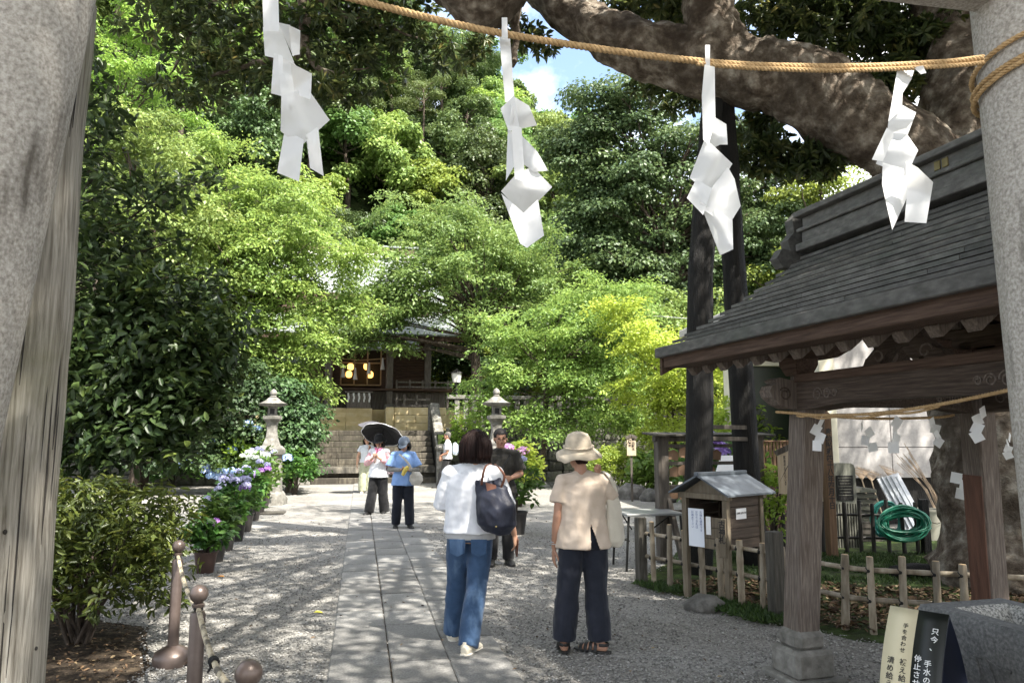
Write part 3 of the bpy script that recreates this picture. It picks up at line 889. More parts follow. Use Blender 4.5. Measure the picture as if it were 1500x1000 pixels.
dense_tree('ginkgo_tree', 'huge dense blue green ginkgo tree rising above the maple', 985, 31, .2,
  [(880, 170, 0, 1.6, 16), (950, 160, 0, 1.9, 20), (850, 230, 0, 1.6, 18), (920, 230, -.5, 2.0, 24), (1000, 220, 0, 2.0, 22), (1060, 240, 0, 2.0, 18), (850, 310, 0, 1.6, 20), (920, 310, -1, 1.9, 18), (1010, 300, 0, 2.0, 16), (1090, 310, 0, 2.0, 18), (860, 380, 0, 1.5, 18), (930, 380, -1, 1.7, 18), (1010, 390, -.5, 1.8, 18), (1080, 390, 0, 1.8, 18), (890, 440, 0, 1.2, 12), (960, 450, -.5, 1.3, 12), (1040, 450, 0, 1.4, 14), (1140, 350, 0, 1.8, 14), (1130, 270, .5, 1.8, 14)],
  L_GINKGO, .16, 270, .45, 1.0, .45, .8, .6, .7, trunk_top=12, droop=.8)
dense_tree('broadleaf_tree', 'bright green tree in sun behind the pavilion roof', 1210, 30, .2,
  [(1180, 300, 0, 1.8, 14), (1230, 270, 0, 1.5, 10), (1190, 370, 0, 1.8, 14), (1240, 340, 0, 1.8, 12), (1140, 420, 0, 1.5, 12), (1200, 440, 0, 1.6, 12), (1270, 400, 0, 1.8, 10)],
  L_H3, .15, 260, .3, .95)
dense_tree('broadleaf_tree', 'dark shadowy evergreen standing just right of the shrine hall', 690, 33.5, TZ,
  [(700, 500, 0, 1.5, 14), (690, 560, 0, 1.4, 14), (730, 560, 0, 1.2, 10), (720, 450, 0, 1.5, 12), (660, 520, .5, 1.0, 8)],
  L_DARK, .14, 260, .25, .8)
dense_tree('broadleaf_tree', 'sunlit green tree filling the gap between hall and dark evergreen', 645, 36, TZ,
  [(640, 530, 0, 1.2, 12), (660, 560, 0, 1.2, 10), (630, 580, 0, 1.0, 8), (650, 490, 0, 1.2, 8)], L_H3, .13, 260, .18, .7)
dense_tree('broadleaf_tree', 'leafy green tree rising right of the hall roof', 720, 35, TZ,
  [(690, 400, 0, 1.4, 12), (750, 400, 0, 1.5, 12), (780, 450, 0, 1.4, 12), (740, 470, 0, 1.3, 10), (690, 460, .5, 1.2, 10), (820, 400, 0, 1.4, 10)], L_H1, .13, 250, .2, .8)
dense_tree('broadleaf_tree', 'shaded evergreen tree behind the lime maple and ema rack', 1000, 27, .1,
  [(940, 470, 0, 1.3, 10), (1000, 480, 0, 1.5, 14), (1060, 490, 0, 1.5, 12), (960, 540, 0, 1.3, 10), (1030, 550, 0, 1.4, 12), (1090, 550, 0, 1.3, 10), (1100, 470, 0, 1.3, 8)],
  L_H1, .13, 250, .22, .8)
# trees closing the view on the left, behind the camellia
for lab, px, Y, lm, cr in (
   ('mid green broadleaf tree left of the cherry, behind the camellia', 210, 21, L_H1, [(170, 240, 0, 1.6, 14), (240, 220, 0, 1.6, 14), (200, 320, 0, 1.7, 14), (270, 330, 0, 1.5, 12), (190, 400, 0, 1.6, 14), (270, 420, 0, 1.4, 12), (210, 480, 0, 1.5, 12), (150, 330, 0, 1.5, 10), (290, 500, 0, 1.2, 8)]),
   ('tall green tree behind the camellia at the forest edge', 130, 26, L_H3, [(150, 80, 0, 1.8, 14), (200, 120, 0, 1.8, 14), (130, 160, 0, 1.8, 14), (250, 170, 0, 1.8, 12), (160, 20, 0, 1.8, 12), (230, 50, 0, 1.8, 12), (110, 240, 0, 1.8, 10)]),
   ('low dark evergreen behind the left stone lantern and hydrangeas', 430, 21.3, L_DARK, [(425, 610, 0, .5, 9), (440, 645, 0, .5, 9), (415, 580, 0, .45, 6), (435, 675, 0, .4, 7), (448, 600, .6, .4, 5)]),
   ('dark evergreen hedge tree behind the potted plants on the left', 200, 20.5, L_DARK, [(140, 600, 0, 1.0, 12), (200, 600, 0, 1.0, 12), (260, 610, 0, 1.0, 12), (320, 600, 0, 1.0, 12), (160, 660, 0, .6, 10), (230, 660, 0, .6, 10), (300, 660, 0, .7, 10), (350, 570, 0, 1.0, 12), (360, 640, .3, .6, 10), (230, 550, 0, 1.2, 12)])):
    dense_tree('broadleaf_tree', lab, px, Y, 0, cr, lm, .12, 250, .2, .7)
# ------------------------------------------------------------------ giant leaning evergreen with propped limbs
random.seed(9)
TB = Vector((5.3, 8.0, 0))
giant = empty('giant_tree', TB, 0, 'huge old evergreen with thick gnarled limb stretching over the pavilion', 'tree')
def g(px, py, Y): return P(px, py, Y) - TB
def smooth_path(pts, rad, n=5):
    """Catmull-Rom through the points"""
    out, ro = [], []
    for i in range(len(pts) - 1):
        p0 = pts[max(i - 1, 0)]; p1 = pts[i]; p2 = pts[i + 1]; p3 = pts[min(i + 2, len(pts) - 1)]
        for k in range(n):
            t = k / n
            out.append(.5 * ((2 * p1) + (p2 - p0) * t + (2 * p0 - 5 * p1 + 4 * p2 - p3) * t * t + (3 * p1 - p0 - 3 * p2 + p3) * t ** 3))
            ro.append(rad[i] + (rad[i + 1] - rad[i]) * t)
    out.append(pts[-1]); ro.append(rad[-1])
    return out, ro
gt = MB()
def glimb(pts, rad, seg=30, wob=.22, n=12):
    a, r = smooth_path([Vector(p) for p in pts], rad, n); gt.tube(a, r, seg, wob=wob)
glimb([(0, 0, -.2), (-.05, .05, .7), (-.12, .1, 2.2), (-.35, .2, 3.4), g(1345, 240, 8.3), g(1240, 170, 8.5), g(1150, 115, 8.6), g(1060, 100, 8.8), g(960, 78, 9.0), g(880, 45, 9.2), g(800, -10, 9.5), g(720, -110, 9.8), g(610, -190, 10)],
      [.85, .64, .58, .54, .48, .45, .44, .42, .34, .30, .26, .22, .16])
glimb([g(1080, 105, 8.75), g(1050, 50, 8.7), g(1040, -10, 8.6), g(1045, -120, 8.3)], [.36, .33, .30, .24])
glimb([(-.1, .2, 2.6), (.1, .5, 4.2), g(1410, 150, 8.7), g(1400, 40, 8.9), g(1330, -90, 9)], [.5, .44, .42, .34, .26])
glimb([g(1050, -120, 8.3), g(850, -90, 8.2), g(750, -30, 8.2), g(697, 4, 8.2), g(645, -40, 8.3), g(560, -110, 8.4), g(470, -150, 8.6)], [.24, .27, .30, .30, .28, .20, .13])
glimb([g(470, -150, 8.6), g(445, -30, 8.6), g(443, 40, 8.6), g(430, 85, 8.6), g(370, 92, 8.7), g(310, 115, 8.8)], [.11, .085, .07, .05, .03, .012], 10, .1)
glimb([g(443, 40, 8.6), g(455, 95, 8.6), g(485, 110, 8.7), g(540, 100, 8.8)], [.05, .04, .025, .01], 8, .1)
glimb([g(445, -20, 8.6), g(500, 20, 8.7), g(570, 40, 8.9), g(620, 60, 9)], [.05, .035, .02, .01], 8, .1)
glimb([g(750, -60, 8.3), g(755, 60, 9), g(752, 100, 9)], [.10, .06, .03], 8, .1)
glimb([g(445, -100, 8.6), g(360, -40, 8.8), g(290, 30, 9), g(250, 110, 9.1)], [.06, .045, .03, .01], 8, .1)
def _rough(v):
    v = Vector(v)
    return Vector((noise.noise(v * 2.2), noise.noise(v * 2.2 + Vector((5, 1, 3))), noise.noise(v * 2.2 + Vector((9, 4, 7))))) * .055 + Vector((noise.noise(v * 7), noise.noise(v * 7 + Vector((2, 6, 1))), noise.noise(v * 7 + Vector((3, 8, 5))))) * .028
gt.v = [tuple(Vector(v) + _rough(v)) for v in gt.v]
trunk = gt.build('trunk', M_GBARK, giant, True)
# leaf rosettes: long leaves radiating from twig ends
def rosettes(centers, nl, leaf, asp, spread=.9, up=.3):
    C = np.repeat(np.asarray(centers, float), nl, 0); N = len(C)
    ax = np.repeat(unit(RNG.normal(size=(len(centers), 3)) * .6 + np.array([0, 0, up])), nl, 0)
    d = unit(RNG.normal(size=(N, 3)) + ax * .6 + np.array([0, 0, -.25]))
    nrm = ax + RNG.normal(size=(N, 3)) * .35 + np.array([0, 0, .3])
    rn = np.clip(.5 * RNG.random(N) + .5 * np.repeat(RNG.random(len(centers)), nl), 0, 1)
    pos = C + d * .02
    return pos, nrm, d, rn
def blobs(specs):
    out = []
    for px, py, Y, sx, sz, sy, n in specs:
        c = P(px, py, Y)
        for _ in range(n):
            d = Vector(RNG.normal(size=3)).normalized() * random.random() ** .4
            out.append((c.x + d.x * sx, c.y + d.y * sy, c.z + d.z * sz))
    return out
# seen foliage: hanging branch upper left, leaves round and below the limb, upper right
seen = blobs([(300, 60, 8.9, .8, .5, .6, 49), (270, 130, 9, .5, .4, .5, 30), (350, 100, 8.8, .7, .35, .6, 45), (420, 50, 8.7, .6, .55, .6, 49), (440, 120, 8.7, .6, .35, .5, 38), (500, 60, 8.8, .7, .5, .6, 49),
   (520, 120, 8.9, .5, .35, .5, 26), (580, 60, 9, .6, .45, .6, 42), (610, 20, 9.1, .6, .4, .6, 34), (240, 20, 9, .7, .5, .6, 38), (540, 10, 8.8, .8, .35, .6, 45), (650, 90, 9.2, .35, .25, .4, 10), (390, 10, 8.8, .7, .4, .6, 42), (310, -10, 8.9, .8, .4, .6, 34),
   (1130, 225, 9.2, .45, .22, .5, 75), (1190, 235, 9.0, .5, .25, .5, 90), (1110, 190, 9.5, .4, .2, .5, 50), (1225, 215, 9.1, .35, .25, .4, 60), (1000, 145, 10, .4, .15, .5, 28), (960, 125, 10, .4, .15, .5, 22),
   (1150, 20, 9.4, .8, .35, .6, 150), (1240, 45, 9.3, .7, .4, .6, 150), (1330, 90, 9.2, .6, .5, .6, 150), (1390, 60, 9.1, .7, .5, .6, 150), (1300, 20, 9.5, .9, .4, .7, 170), (1410, 130, 9.4, .4, .4, .5, 80), (1200, 0, 9.6, .8, .3, .6, 110), (960, 0, 9.6, .6, .22, .5, 80), (900, 15, 9.8, .4, .15, .5, 40), (980, 30, 9.9, .35, .2, .4, 45),
   (730, 30, 9.6, .35, .25, .3, 26), (770, 55, 9.6, .35, .18, .3, 22), (700, 70, 9.5, .25, .2, .3, 14), (800, 75, 9.7, .2, .1, .3, 8), (1300, 130, 9.0, .35, .25, .3, 50), (1450, 60, 9.2, .6, .6, .6, 90)])
pos, nr, dr, rn = rosettes(np.array(seen) - np.array(TB[:]), 15, .17, .3)
l1 = leafmesh('crown', pos, nr, dr, RNG.uniform(.085, .16, len(pos)), .34, T_LEAF, rn)
link('crown', l1, L_OVER, giant)
# the canopy overhead that shades the forecourt
can = []
CR = random.Random(4)
for _ in range(7600):
    x = CR.uniform(-5.5, 13); yy = CR.uniform(-8.5, 12.0)
    dens = .70 + .75 * noise.noise(Vector((x * .40, yy * .40, 3.1))) + .6 * noise.noise(Vector((x * 1.0, yy * 1.0, 8)))
    if x > 4: dens += .3
    if yy > 8.5: dens -= (yy - 8.5) * .2
    if x < -3: dens -= .1
    dens -= .45 * math.exp(-((x - .6) ** 2 + (yy - 2.0) ** 2) / 3.0)
    if CR.random() > dens: continue
    z = max(7.0, 3.2 + .66 * yy) + CR.random() ** 1.5 * 2.6
    can.append((x - TB.x, yy - TB.y, z))
print('canopy clumps', len(can))
pos, nr, dr, rn = clump_leaves(can, [.5] * len(can), 30, .5, .6, .3, .6, .3, -.8, .2)
l2 = leafmesh('canopy', pos, nr, dr, RNG.uniform(.12, .2, len(pos)), .42, T_DIAMOND, rn)
link('canopy', l2, L_OVER, giant)
cb = MB()
CRc = sorted(can, key=lambda c: CR.random())[:40]
hub = [g(1045, -120, 8.3), g(720, -110, 9.8), g(1330, -90, 9)]
for c in CRc:
    a = min(hub, key=lambda h: (h - Vector(c)).length); c = Vector(c)
    m1 = a.lerp(c, .5) + Vector((0, 0, .5))
    cb.tube([a, m1, c], [.07, .035, .012], 5, cap=False)
cb.build('branch', M_GBARK, giant, True)

# two blackened props under the limb
M_CHAR = mat('charred_log', [(.3, (.003, .0026, .0022)), (.55, (.007, .006, .005)), (.72, (.02, .017, .014))], scale=6, stretch=(4, 4, .5), bump=1.0, bscale=18, bdist=.03, rough=.8, big=(2.5, (.05, .045, .038), .45, .6, .78))
def prop(pts, r0, r1, label):
    b = Vector(pts[0]); tb = MB()
    P0 = [Vector(p) - b for p in pts]
    n = 14
    path = []
    for i in range(n + 1):
        f = i / n * (len(P0) - 1); k = min(int(f), len(P0) - 2)
        path.append(P0[k].lerp(P0[k + 1], f - k))
    tb.tube(path, [r0 + (r1 - r0) * i / n for i in range(n + 1)], 14, wob=.10)
    o = tb.build('prop_log', M_CHAR, None, True, loc=b)
    tag(o, label, 'prop log'); return o
pb = P(1016, 640, 8.6); pb.z = -.05
prop([pb, P(1026, 400, 8.6), P(1044, 150, 8.75)], .165, .13, 'blackened prop log behind the letter box, nearer the ema rack')
pb = P(1096, 640, 9.2); pb.z = -.05
prop([pb, P(1075, 400, 9.1), P(1060, 130, 8.9)], .165, .12, 'blackened prop log leaning in front of the purple hydrangea')

# ------------------------------------------------------------------ camellia at the left
random.seed(13)
cb0 = Vector((-5.3, 7.6, 0))
cam_t = empty('camellia_tree', cb0, 0, 'dark glossy camellia tree beside the weathered wooden post', 'tree')
specs = [(100, 190, 7.0, .4, .5, .5, 30), (140, 260, 7.2, .45, .4, .5, 26), (110, 330, 6.9, .5, .5, .6, 45), (190, 350, 7.1, .5, .22, .5, 26), (250, 285, 7.4, .4, .10, .4, 14), (140, 420, 6.8, .55, .45, .6, 62), (220, 440, 7, .45, .35, .5, 40),
   (110, 500, 6.6, .6, .5, .6, 80), (190, 510, 6.8, .6, .5, .6, 90), (270, 500, 7, .45, .4, .5, 60), (310, 540, 7.1, .3, .3, .4, 35), (130, 590, 6.5, .6, .45, .6, 80), (210, 590, 6.6, .6, .4, .5, 85), (262, 585, 6.9, .38, .4, .5, 50), (312, 585, 6.9, .16, .25, .3, 16),
   (110, 650, 6.4, .5, .3, .5, 50), (180, 640, 6.4, .5, .25, .5, 45), (232, 640, 6.6, .36, .22, .4, 30), (125, 110, 7.2, .3, .45, .5, 14), (100, 60, 7.2, .3, .5, .5, 14), (250, 560, 7.0, .5, .4, .5, 50), (330, 480, 7.2, .3, .2, .3, 20), (300, 420, 7.2, .3, .25, .3, 16), (280, 260, 7.5, .35, .08, .3, 9), (170, 170, 7.5, .3, .2, .3, 8)]
cc = blobs(specs)
pos, nr, dr, rn = rosettes(np.array(cc) - np.array(cb0[:]), 11, .1, .5)
pos = pos + RNG.normal(size=pos.shape) * .07
# shiny leaves hang a little
me = leafmesh('crown', pos, nr + np.array([0, -.25, .35]), dr + np.array([0, 0, -.3]), RNG.uniform(.075, .135, len(pos)), .52, T_LEAF, rn)
link('crown', me, L_CAMEL, cam_t)
tb = MB()
base = lambda z: Vector((.05 * math.sin(z * 2), .05 * math.cos(z * 2), z))
for q in range(4):
    a = random.uniform(0, 6.28)
    tb.tube([(math.cos(a) * .12 * (1 + z), math.sin(a) * .12 * (1 + z), z) for z in np.linspace(-.05, 3.4, 7)], list(np.linspace(.07, .03, 7)), 7, wob=.2)
limbs(tb, base, [Vector(c) - cb0 for c in cc], 1, .03, .4, 3.4, 4, .02, 7)
tb.build('trunk', M_BARK, cam_t, True)

# ------------------------------------------------------------------ azalea bush in the left foreground
M_TWIG = mat('twig', [(.3, (.03, .022, .016)), (.7, (.08, .06, .045))], scale=9, bump=.5, rough=.9)
def bush(name, label, loc, rad, h, zc, nro, nl, leaf, asp, lm, tmpl=T_LEAF, cat='bush', group=None, lump=.35, up=.8, seed=1, trunks=9, inner=.35, hvar=None):
    root = empty(name, loc, 0, label, cat, group)
    pts = crown_points(nro, rad, zc, h, inner, -.8, lump, seed)
    pts = [(p[0], p[1], max(.06, p[2])) for p in pts]
    pos, nr, dr, rn = rosettes(pts, nl, leaf, asp, up=up)
    pos = pos + RNG.normal(size=pos.shape) * leaf * .25
    me = leafmesh('foliage', pos, nr, dr, RNG.uniform(.65, 1.25, len(pos)) * leaf, asp, tmpl, rn)
    link('foliage', me, lm, root)
    tb = MB()
    for k in range(trunks):
        a = random.uniform(0, 6.28); r = random.uniform(.3, .9) * rad
        tb.tube([(random.uniform(-.06, .06), random.uniform(-.06, .06), -.02), (math.cos(a) * r * .45, math.sin(a) * r * .45, zc * .6), (math.cos(a) * r, math.sin(a) * r, zc + h * .4)], [.016, .011, .004], 5, cap=False)
    tb.build('stems', M_TWIG, root, True)
    return root
az = Vector((-3.22, 5.75, 0))
bush('azalea_bush', 'rounded azalea bush with small olive leaves beside the barrier posts', az, .80, .52, .72, 1150, 9, .068, .36, L_AZAL, lump=.3, seed=4, trunks=26)
bush('azalea_bush', 'dense azalea bush half hidden behind the weathered wooden post', az + Vector((-1.0, .5, 0)), .8, .6, .72, 600, 9, .07, .36, L_AZAL, lump=.3, seed=6, trunks=14)
# soil bed under it
grid = []
def bed(name, pts, z, matr, kind='structure'):
    me = bpy.data.meshes.new(name)
    n = len(pts); c = Vector((sum(p[0] for p in pts) / n, sum(p[1] for p in pts) / n, z + .035))
    ring = [(p[0], p[1], z) for p in pts]; mid = [(c.x + (p[0] - c.x) * .8, c.y + (p[1] - c.y) * .8, z + .03) for p in pts]
    me.from_pydata(ring + mid + [tuple(c)], [], [(i, (i + 1) % n, n + (i + 1) % n, n + i) for i in range(n)] + [(n + i, n + (i + 1) % n, 2 * n) for i in range(n)])
    me.update(); me.polygons.foreach_set('use_smooth', [True] * len(me.polygons))
    return tag(link(name, me, matr), kind=kind)
def wob_ring(pts, per=6, amp=.06):
    out = []
    for i in range(len(pts)):
        a, b = Vector(pts[i]), Vector(pts[(i + 1) % len(pts)])
        for k in range(per):
            q = a.lerp(b, k / per); s = amp * noise.noise(Vector((q.x * 2.1, q.y * 2.1, 1.7)))
            out.append((q.x + s, q.y + s))
    return out
bed('soil_bed', wob_ring([(-6.5, 3.0), (-2.2, 3.3), (-2.35, 4.4), (-2.45, 5.2), (-3.0, 6.3), (-4.2, 6.9), (-6.5, 7.6)]), .004, M_SOIL)
M_LITTER = rndmat('leaf_litter', [(0, (.035, .02, .012)), (.4, (.09, .055, .03)), (.75, (.17, .11, .06)), (1, (.28, .22, .13))])
def litter(name, n, poly, label, s0=.03, s1=.08, z=.03):
    xs = [p[0] for p in poly]; ys = [p[1] for p in poly]; out = []
    while len(out) < n:
        x, y = random.uniform(min(xs), max(xs)), random.uniform(min(ys), max(ys))
        ins = False; j = len(poly) - 1
        for i in range(len(poly)):
            if (poly[i][1] > y) != (poly[j][1] > y) and x < (poly[j][0] - poly[i][0]) * (y - poly[i][1]) / (poly[j][1] - poly[i][1]) + poly[i][0]: ins = not ins
            j = i
        if ins: out.append((x, y, z + random.random() * .03))
    me = leafmesh(name, out, RNG.normal(size=(n, 3)) * .3 + np.array([0, 0, 1]), RNG.normal(size=(n, 3)), RNG.uniform(s0, s1, n), .5, T_LEAF)
    return tag(link(name, me, M_LITTER), label, 'leaf litter', kind='stuff')
litter('fallen_leaves', 420, [(-3.2, 3.6), (3, 3.6), (5, 14), (-6, 16)], 'small dry leaves scattered over the gravel', .02, .045, .008)
litter('leaf_litter', 2600, [(-6, 3.1), (-2.4, 3.4), (-2.5, 5.2), (-3.1, 6.2), (-6, 7.3)], 'brown fallen leaves under the azalea bushes', .02, .05)
# big hosta leaves at the very bottom of the view
L_HOSTA = leafmat('hosta_leaf', [(0, (.03, .09, .03)), (.5, (.05, .14, .045)), (1, (.08, .19, .06))], .3, .4, .4)
hp = Vector((-2.05, 3.6, 0))
hr = empty('broad_leaf_plant', hp, 0, 'low plant with broad fresh green leaves beside the wooden post', 'plant')
T_BIG = (np.array([[0, 0, 0], [.2, .34, .10], [.5, .46, .12], [.8, .26, .04], [1, 0, -.08], [.8, -.26, .04], [.5, -.46, .12], [.2, -.34, .10], [.3, 0, .03], [.7, 0, .03]]),
         [(0, 8, 1), (1, 8, 2), (8, 9, 2), (2, 9, 3), (3, 9, 4), (4, 9, 5), (5, 9, 6), (6, 9, 8), (6, 8, 7), (7, 8, 0)])
k = 12
az_ = np.linspace(0, 6.1, k) + RNG.random(k) * .3
d = np.stack([np.cos(az_), np.sin(az_), .35 + RNG.random(k) * .5], 1)
me = leafmesh('leaves', d * np.array([.08, .08, .1]) + np.array([0, 0, .12]), np.stack([-d[:, 0] * .3, -d[:, 1] * .3, np.ones(k)], 1), d, RNG.uniform(.2, .3, k), .55, T_BIG)
link('leaves', me, L_HOSTA, hr)
tb = MB()
for q in d: tb.tube([(0, 0, 0), (q[0] * .05, q[1] * .05, .08), (q[0] * .09, q[1] * .09, .16)], .008, 5)
tb.build('stems', L_HOSTA, hr)

# ------------------------------------------------------------------ hydrangeas
def fl_mat(name, a, b_, c): return leafmat(name, [(0, a), (.5, b_), (1, c)], .25, .6, .2, .01, .12)
F_PURPLE = fl_mat('purple_petal', (.20, .11, .38), (.32, .20, .52), (.46, .34, .64))
F_VIOLET = fl_mat('violet_petal', (.34, .13, .48), (.48, .22, .60), (.62, .40, .70))
F_BLUE = fl_mat('pale_blue_petal', (.25, .36, .62), (.38, .50, .74), (.55, .64, .82))
F_LAV = fl_mat('lavender_petal', (.30, .30, .50), (.42, .42, .60), (.55, .55, .70))
F_WHITE = fl_mat('white_petal', (.50, .58, .48), (.62, .68, .60), (.75, .78, .74))
F_PINK = fl_mat('pink_petal', (.48, .22, .46), (.60, .34, .58), (.72, .50, .68))
def flower_head(parent, c, r, matr, n=110, flat=.75):
    d = unit(RNG.normal(size=(n, 3))); d[:, 2] = np.where(d[:, 2] < -.3, -d[:, 2], d[:, 2])
    pos = np.array(c)[None] + d * r * np.array([1, 1, flat])
    me = leafmesh('flower_head', pos, d + RNG.normal(size=(n, 3)) * .25, RNG.normal(size=(n, 3)), r * RNG.uniform(.4, .6, n), .9)
    return link('flower_head', me, matr, parent)
M_POT = mat('brown_plastic_pot', [(.3, (.055, .03, .024)), (.7, (.085, .048, .038))], scale=5, bump=.1, rough=.5, jitter=.2)
M_POTD = mat('black_plastic_pot', [(.3, (.022, .02, .019)), (.7, (.045, .04, .038))], scale=5, bump=.1, rough=.5, jitter=.2)
def potted(label, loc, potr, poth, fr, fh, heads, fmat, leaf=.11, nl=60, potm=M_POT, group=None, hr=.07, lm=L_HYD, asp=.62):
    root = empty('potted_hydrangea', loc, random.uniform(0, 6), label, 'potted plant', group)
    MB().lathe([(potr * .72, 0), (potr * .98, poth * .92), (potr * 1.05, poth * .93), (potr * 1.05, poth), (potr * .95, poth), (potr * .9, poth * .9), (.001, poth * .9)], 18).build('pot', potm, root, 40)
    pts = crown_points(nl, fr, poth + fh * .55, fh * .55, .45, -.8, .25, random.random() * 9)
    pos, nr, dr, rn = rosettes(pts, 6, leaf, asp, up=1.0)
    me = leafmesh('foliage', pos, nr, dr, RNG.uniform(.7, 1.25, len(pos)) * leaf, asp, T_LEAF, rn)
    link('foliage', me, lm, root)
    tb = MB()
    for k in range(7):
        a = random.uniform(0, 6.28)
        tb.tube([(0, 0, poth * .88), (math.cos(a) * fr * .3, math.sin(a) * fr * .3, poth + fh * .4), (math.cos(a) * fr * .6, math.sin(a) * fr * .6, poth + fh * .85)], [.012, .009, .005], 5)
    tb.build('stems', M_TWIG, root)
    for k in range(heads):
        a = random.uniform(0, 6.28); rr = fr * random.uniform(.2, .85)
        flower_head(root, (math.cos(a) * rr, math.sin(a) * rr, poth + fh * random.uniform(.95, 1.15) - rr * .35), hr * random.uniform(.8, 1.15), fmat if not isinstance(fmat, list) else random.choice(fmat))
    return root
random.seed(17)
prow = [((300, 838), M_POT, .13, .24, .24, .30, 1, F_VIOLET, 'potted hydrangea in brown pot with a single violet head, beside the barrier post'),
        ((316, 822), M_POTD, .12, .24, .24, .50, 2, F_LAV, 'potted hydrangea, second of the row from the barrier post'),
        ((330, 806), M_POTD, .13, .28, .28, .62, 6, [F_PURPLE, F_LAV], 'potted hydrangea with purple heads, third of the row from the barrier post'),
        ((345, 792), M_POTD, .14, .30, .32, .62, 7, [F_PURPLE, F_LAV, F_BLUE], 'potted hydrangea with purple and blue heads, fourth of the row from the barrier post'),
        ((358, 778), M_POTD, .14, .30, .34, .66, 7, [F_LAV, F_PURPLE], 'potted hydrangea with lavender heads, fifth of the row from the barrier post'),
        ((370, 762), M_POTD, .15, .32, .38, .72, 6, [F_VIOLET, F_LAV], 'potted hydrangea with one tall violet head, sixth of the row from the barrier post'),
        ((378, 752), M_POTD, .15, .32, .42, .85, 14, [F_WHITE], 'potted white lacecap hydrangea standing just before the left stone lantern'),
        ((385, 744), M_POTD, .15, .32, .45, .95, 12, [F_WHITE, F_LAV], 'potted hydrangea with greenish white heads touching the left stone lantern')]
for (px, py), pm_, pr_, ph, fr, fh, nh_, fm, lab in prow:
    potted(lab, G(px, py), pr_, ph, fr, fh, nh_, fm, potm=pm_, nl=70, hr=.065)
# hydrangea beside the man
potted('tall potted pink hydrangea in dark pot beside the man in black', G(757, 782), .17, .36, .36, .75, 3, F_LAV, potm=M_POTD, nl=90, hr=.08)
hb = bush('hydrangea_bush', 'lime leaved hydrangea bush with pink heads behind the man in black', G(762, 742), .5, .55, .95, 200, 6, .13, .62, L_LIME, seed=3, trunks=10)
for px, py in ((745, 657), (766, 661), (735, 668)):
    q = P(px, py, hb.location.y - .3) - hb.location
    flower_head(hb, q, .13, F_PINK, 130)
hb = bush('hydrangea_bush', 'lime green hydrangea bush with blue heads left of the stone lantern', G(356, 722), .95, .85, 1.05, 420, 6, .15, .62, L_LIME, seed=8, trunks=14)
for px, py in ((363, 621), (376, 629), (313, 647), (300, 682), (310, 697), (325, 690), (302, 690), (340, 660), (322, 699), (338, 690)):
    flower_head(hb, P(px, py, hb.location.y - .75) - hb.location, .13, F_BLUE, 120)
hb = bush('hydrangea_bush', 'dark leaved hydrangea with one blue head beside the left newel post', G(432, 724), .6, .5, .7, 200, 6, .14, .6, L_HYD, seed=9)
flower_head(hb, P(421, 671, hb.location.y - .5) - hb.location, .13, F_BLUE, 120)
hb = bush('hydrangea_bush', 'dark hydrangea thicket with pale blue heads behind the camellia', G(255, 712), 1.3, .75, .8, 420, 6, .14, .6, L_HYD, seed=10)
for px, py in ((277, 676), (262, 682), (290, 668)): flower_head(hb, P(px, py, hb.location.y - 1) - hb.location, .12, F_BLUE, 120)
hb = bush('hydrangea_bush', 'hydrangea bush with deep violet blue heads behind the prop logs', P(1050, 690, 12.5) * 1, .8, .75, .9, 240, 6, .12, .6, L_HYD, seed=11); hb.location.z = 0
for px, py in ((1046, 646), (1054, 655), (1060, 663), (1042, 640)): flower_head(hb, P(px, py, hb.location.y - .6) - hb.location, .11, F_PURPLE, 120)
# yellow green shrub, broad leaved shrub and rocks on the right of the forecourt
bush('golden_shrub', 'golden green dome shaped shrub beside the small notice stake', G(905, 722), 1.0, .62, .72, 520, 9, .10, .42, L_LIME, seed=12, trunks=14)
bush('broad_leaf_shrub', 'broad leaved light green shrub between golden shrub and ema rack', G(955, 728), .62, .5, .65, 170, 6, .17, .7, L_H3, seed=13)
bush('golden_shrub', 'lime shrub seen between the two prop logs', P(1070, 640, 14.5) - Vector((0, 0, 1.55)), .9, 1.0, 1.3, 420, 7, .12, .5, L_LIME, seed=14)
bush('golden_shrub', 'small lime shrub at the foot of the garden building door', P(1130, 640, 13.2) - Vector((0, 0, 1.55)), .8, .55, .75, 300, 7, .11, .5, L_LIME, seed=15)
bush('golden_shrub', 'tiny yellow flowered shrub behind the letter box', P(1128, 690, 9.8) - Vector((0, 0, P(1128, 690, 9.8).z)), .3, .5, .75, 90, 7, .09, .5, L_LIME, seed=16)
bush('young_shrub', 'small yellow leaved sapling on the terrace beside the lamp', SL(3.0, -.3, 0) + Vector((0, 0, 0)), .6, .9, 1.5, 170, 6, .14, .5, L_LIME, seed=18)
M_ROCK = mat('garden_rock', [(.3, (.06, .057, .05)), (.5, (.13, .125, .115)), (.7, (.24, .23, .21))], scale=4, bump=.9, bscale=12, bdist=.04, rough=.95, jitter=.2)
def rock(label, loc, r, sc, seed=0):
    b = MB().ball((0, 0, 0), r, 16, 10, sc)
    b.v = [tuple(Vector(v) * (1 + .28 * noise.noise(Vector(v) * (1.6 / r) + Vector((seed, 0, 0))))) for v in b.v]
    return tag(b.build('rock', M_ROCK, None, True, loc=loc), label, 'rock')
for i, (px, py, r, lab) in enumerate(((868, 722, .32, 'grey boulder under the left edge of the golden shrub'), (893, 728, .30, 'low boulder in front of the golden shrub'), (925, 730, .36, 'wide boulder between golden shrub and broad leaved shrub'), (955, 733, .26, 'boulder at the foot of the broad leaved shrub'), (975, 735, .22, 'small boulder nearest the ema rack'))):
    rock(lab, G(px, py) + Vector((0, -.1, .1)), r, (1.2, .9, .8), i * 3)
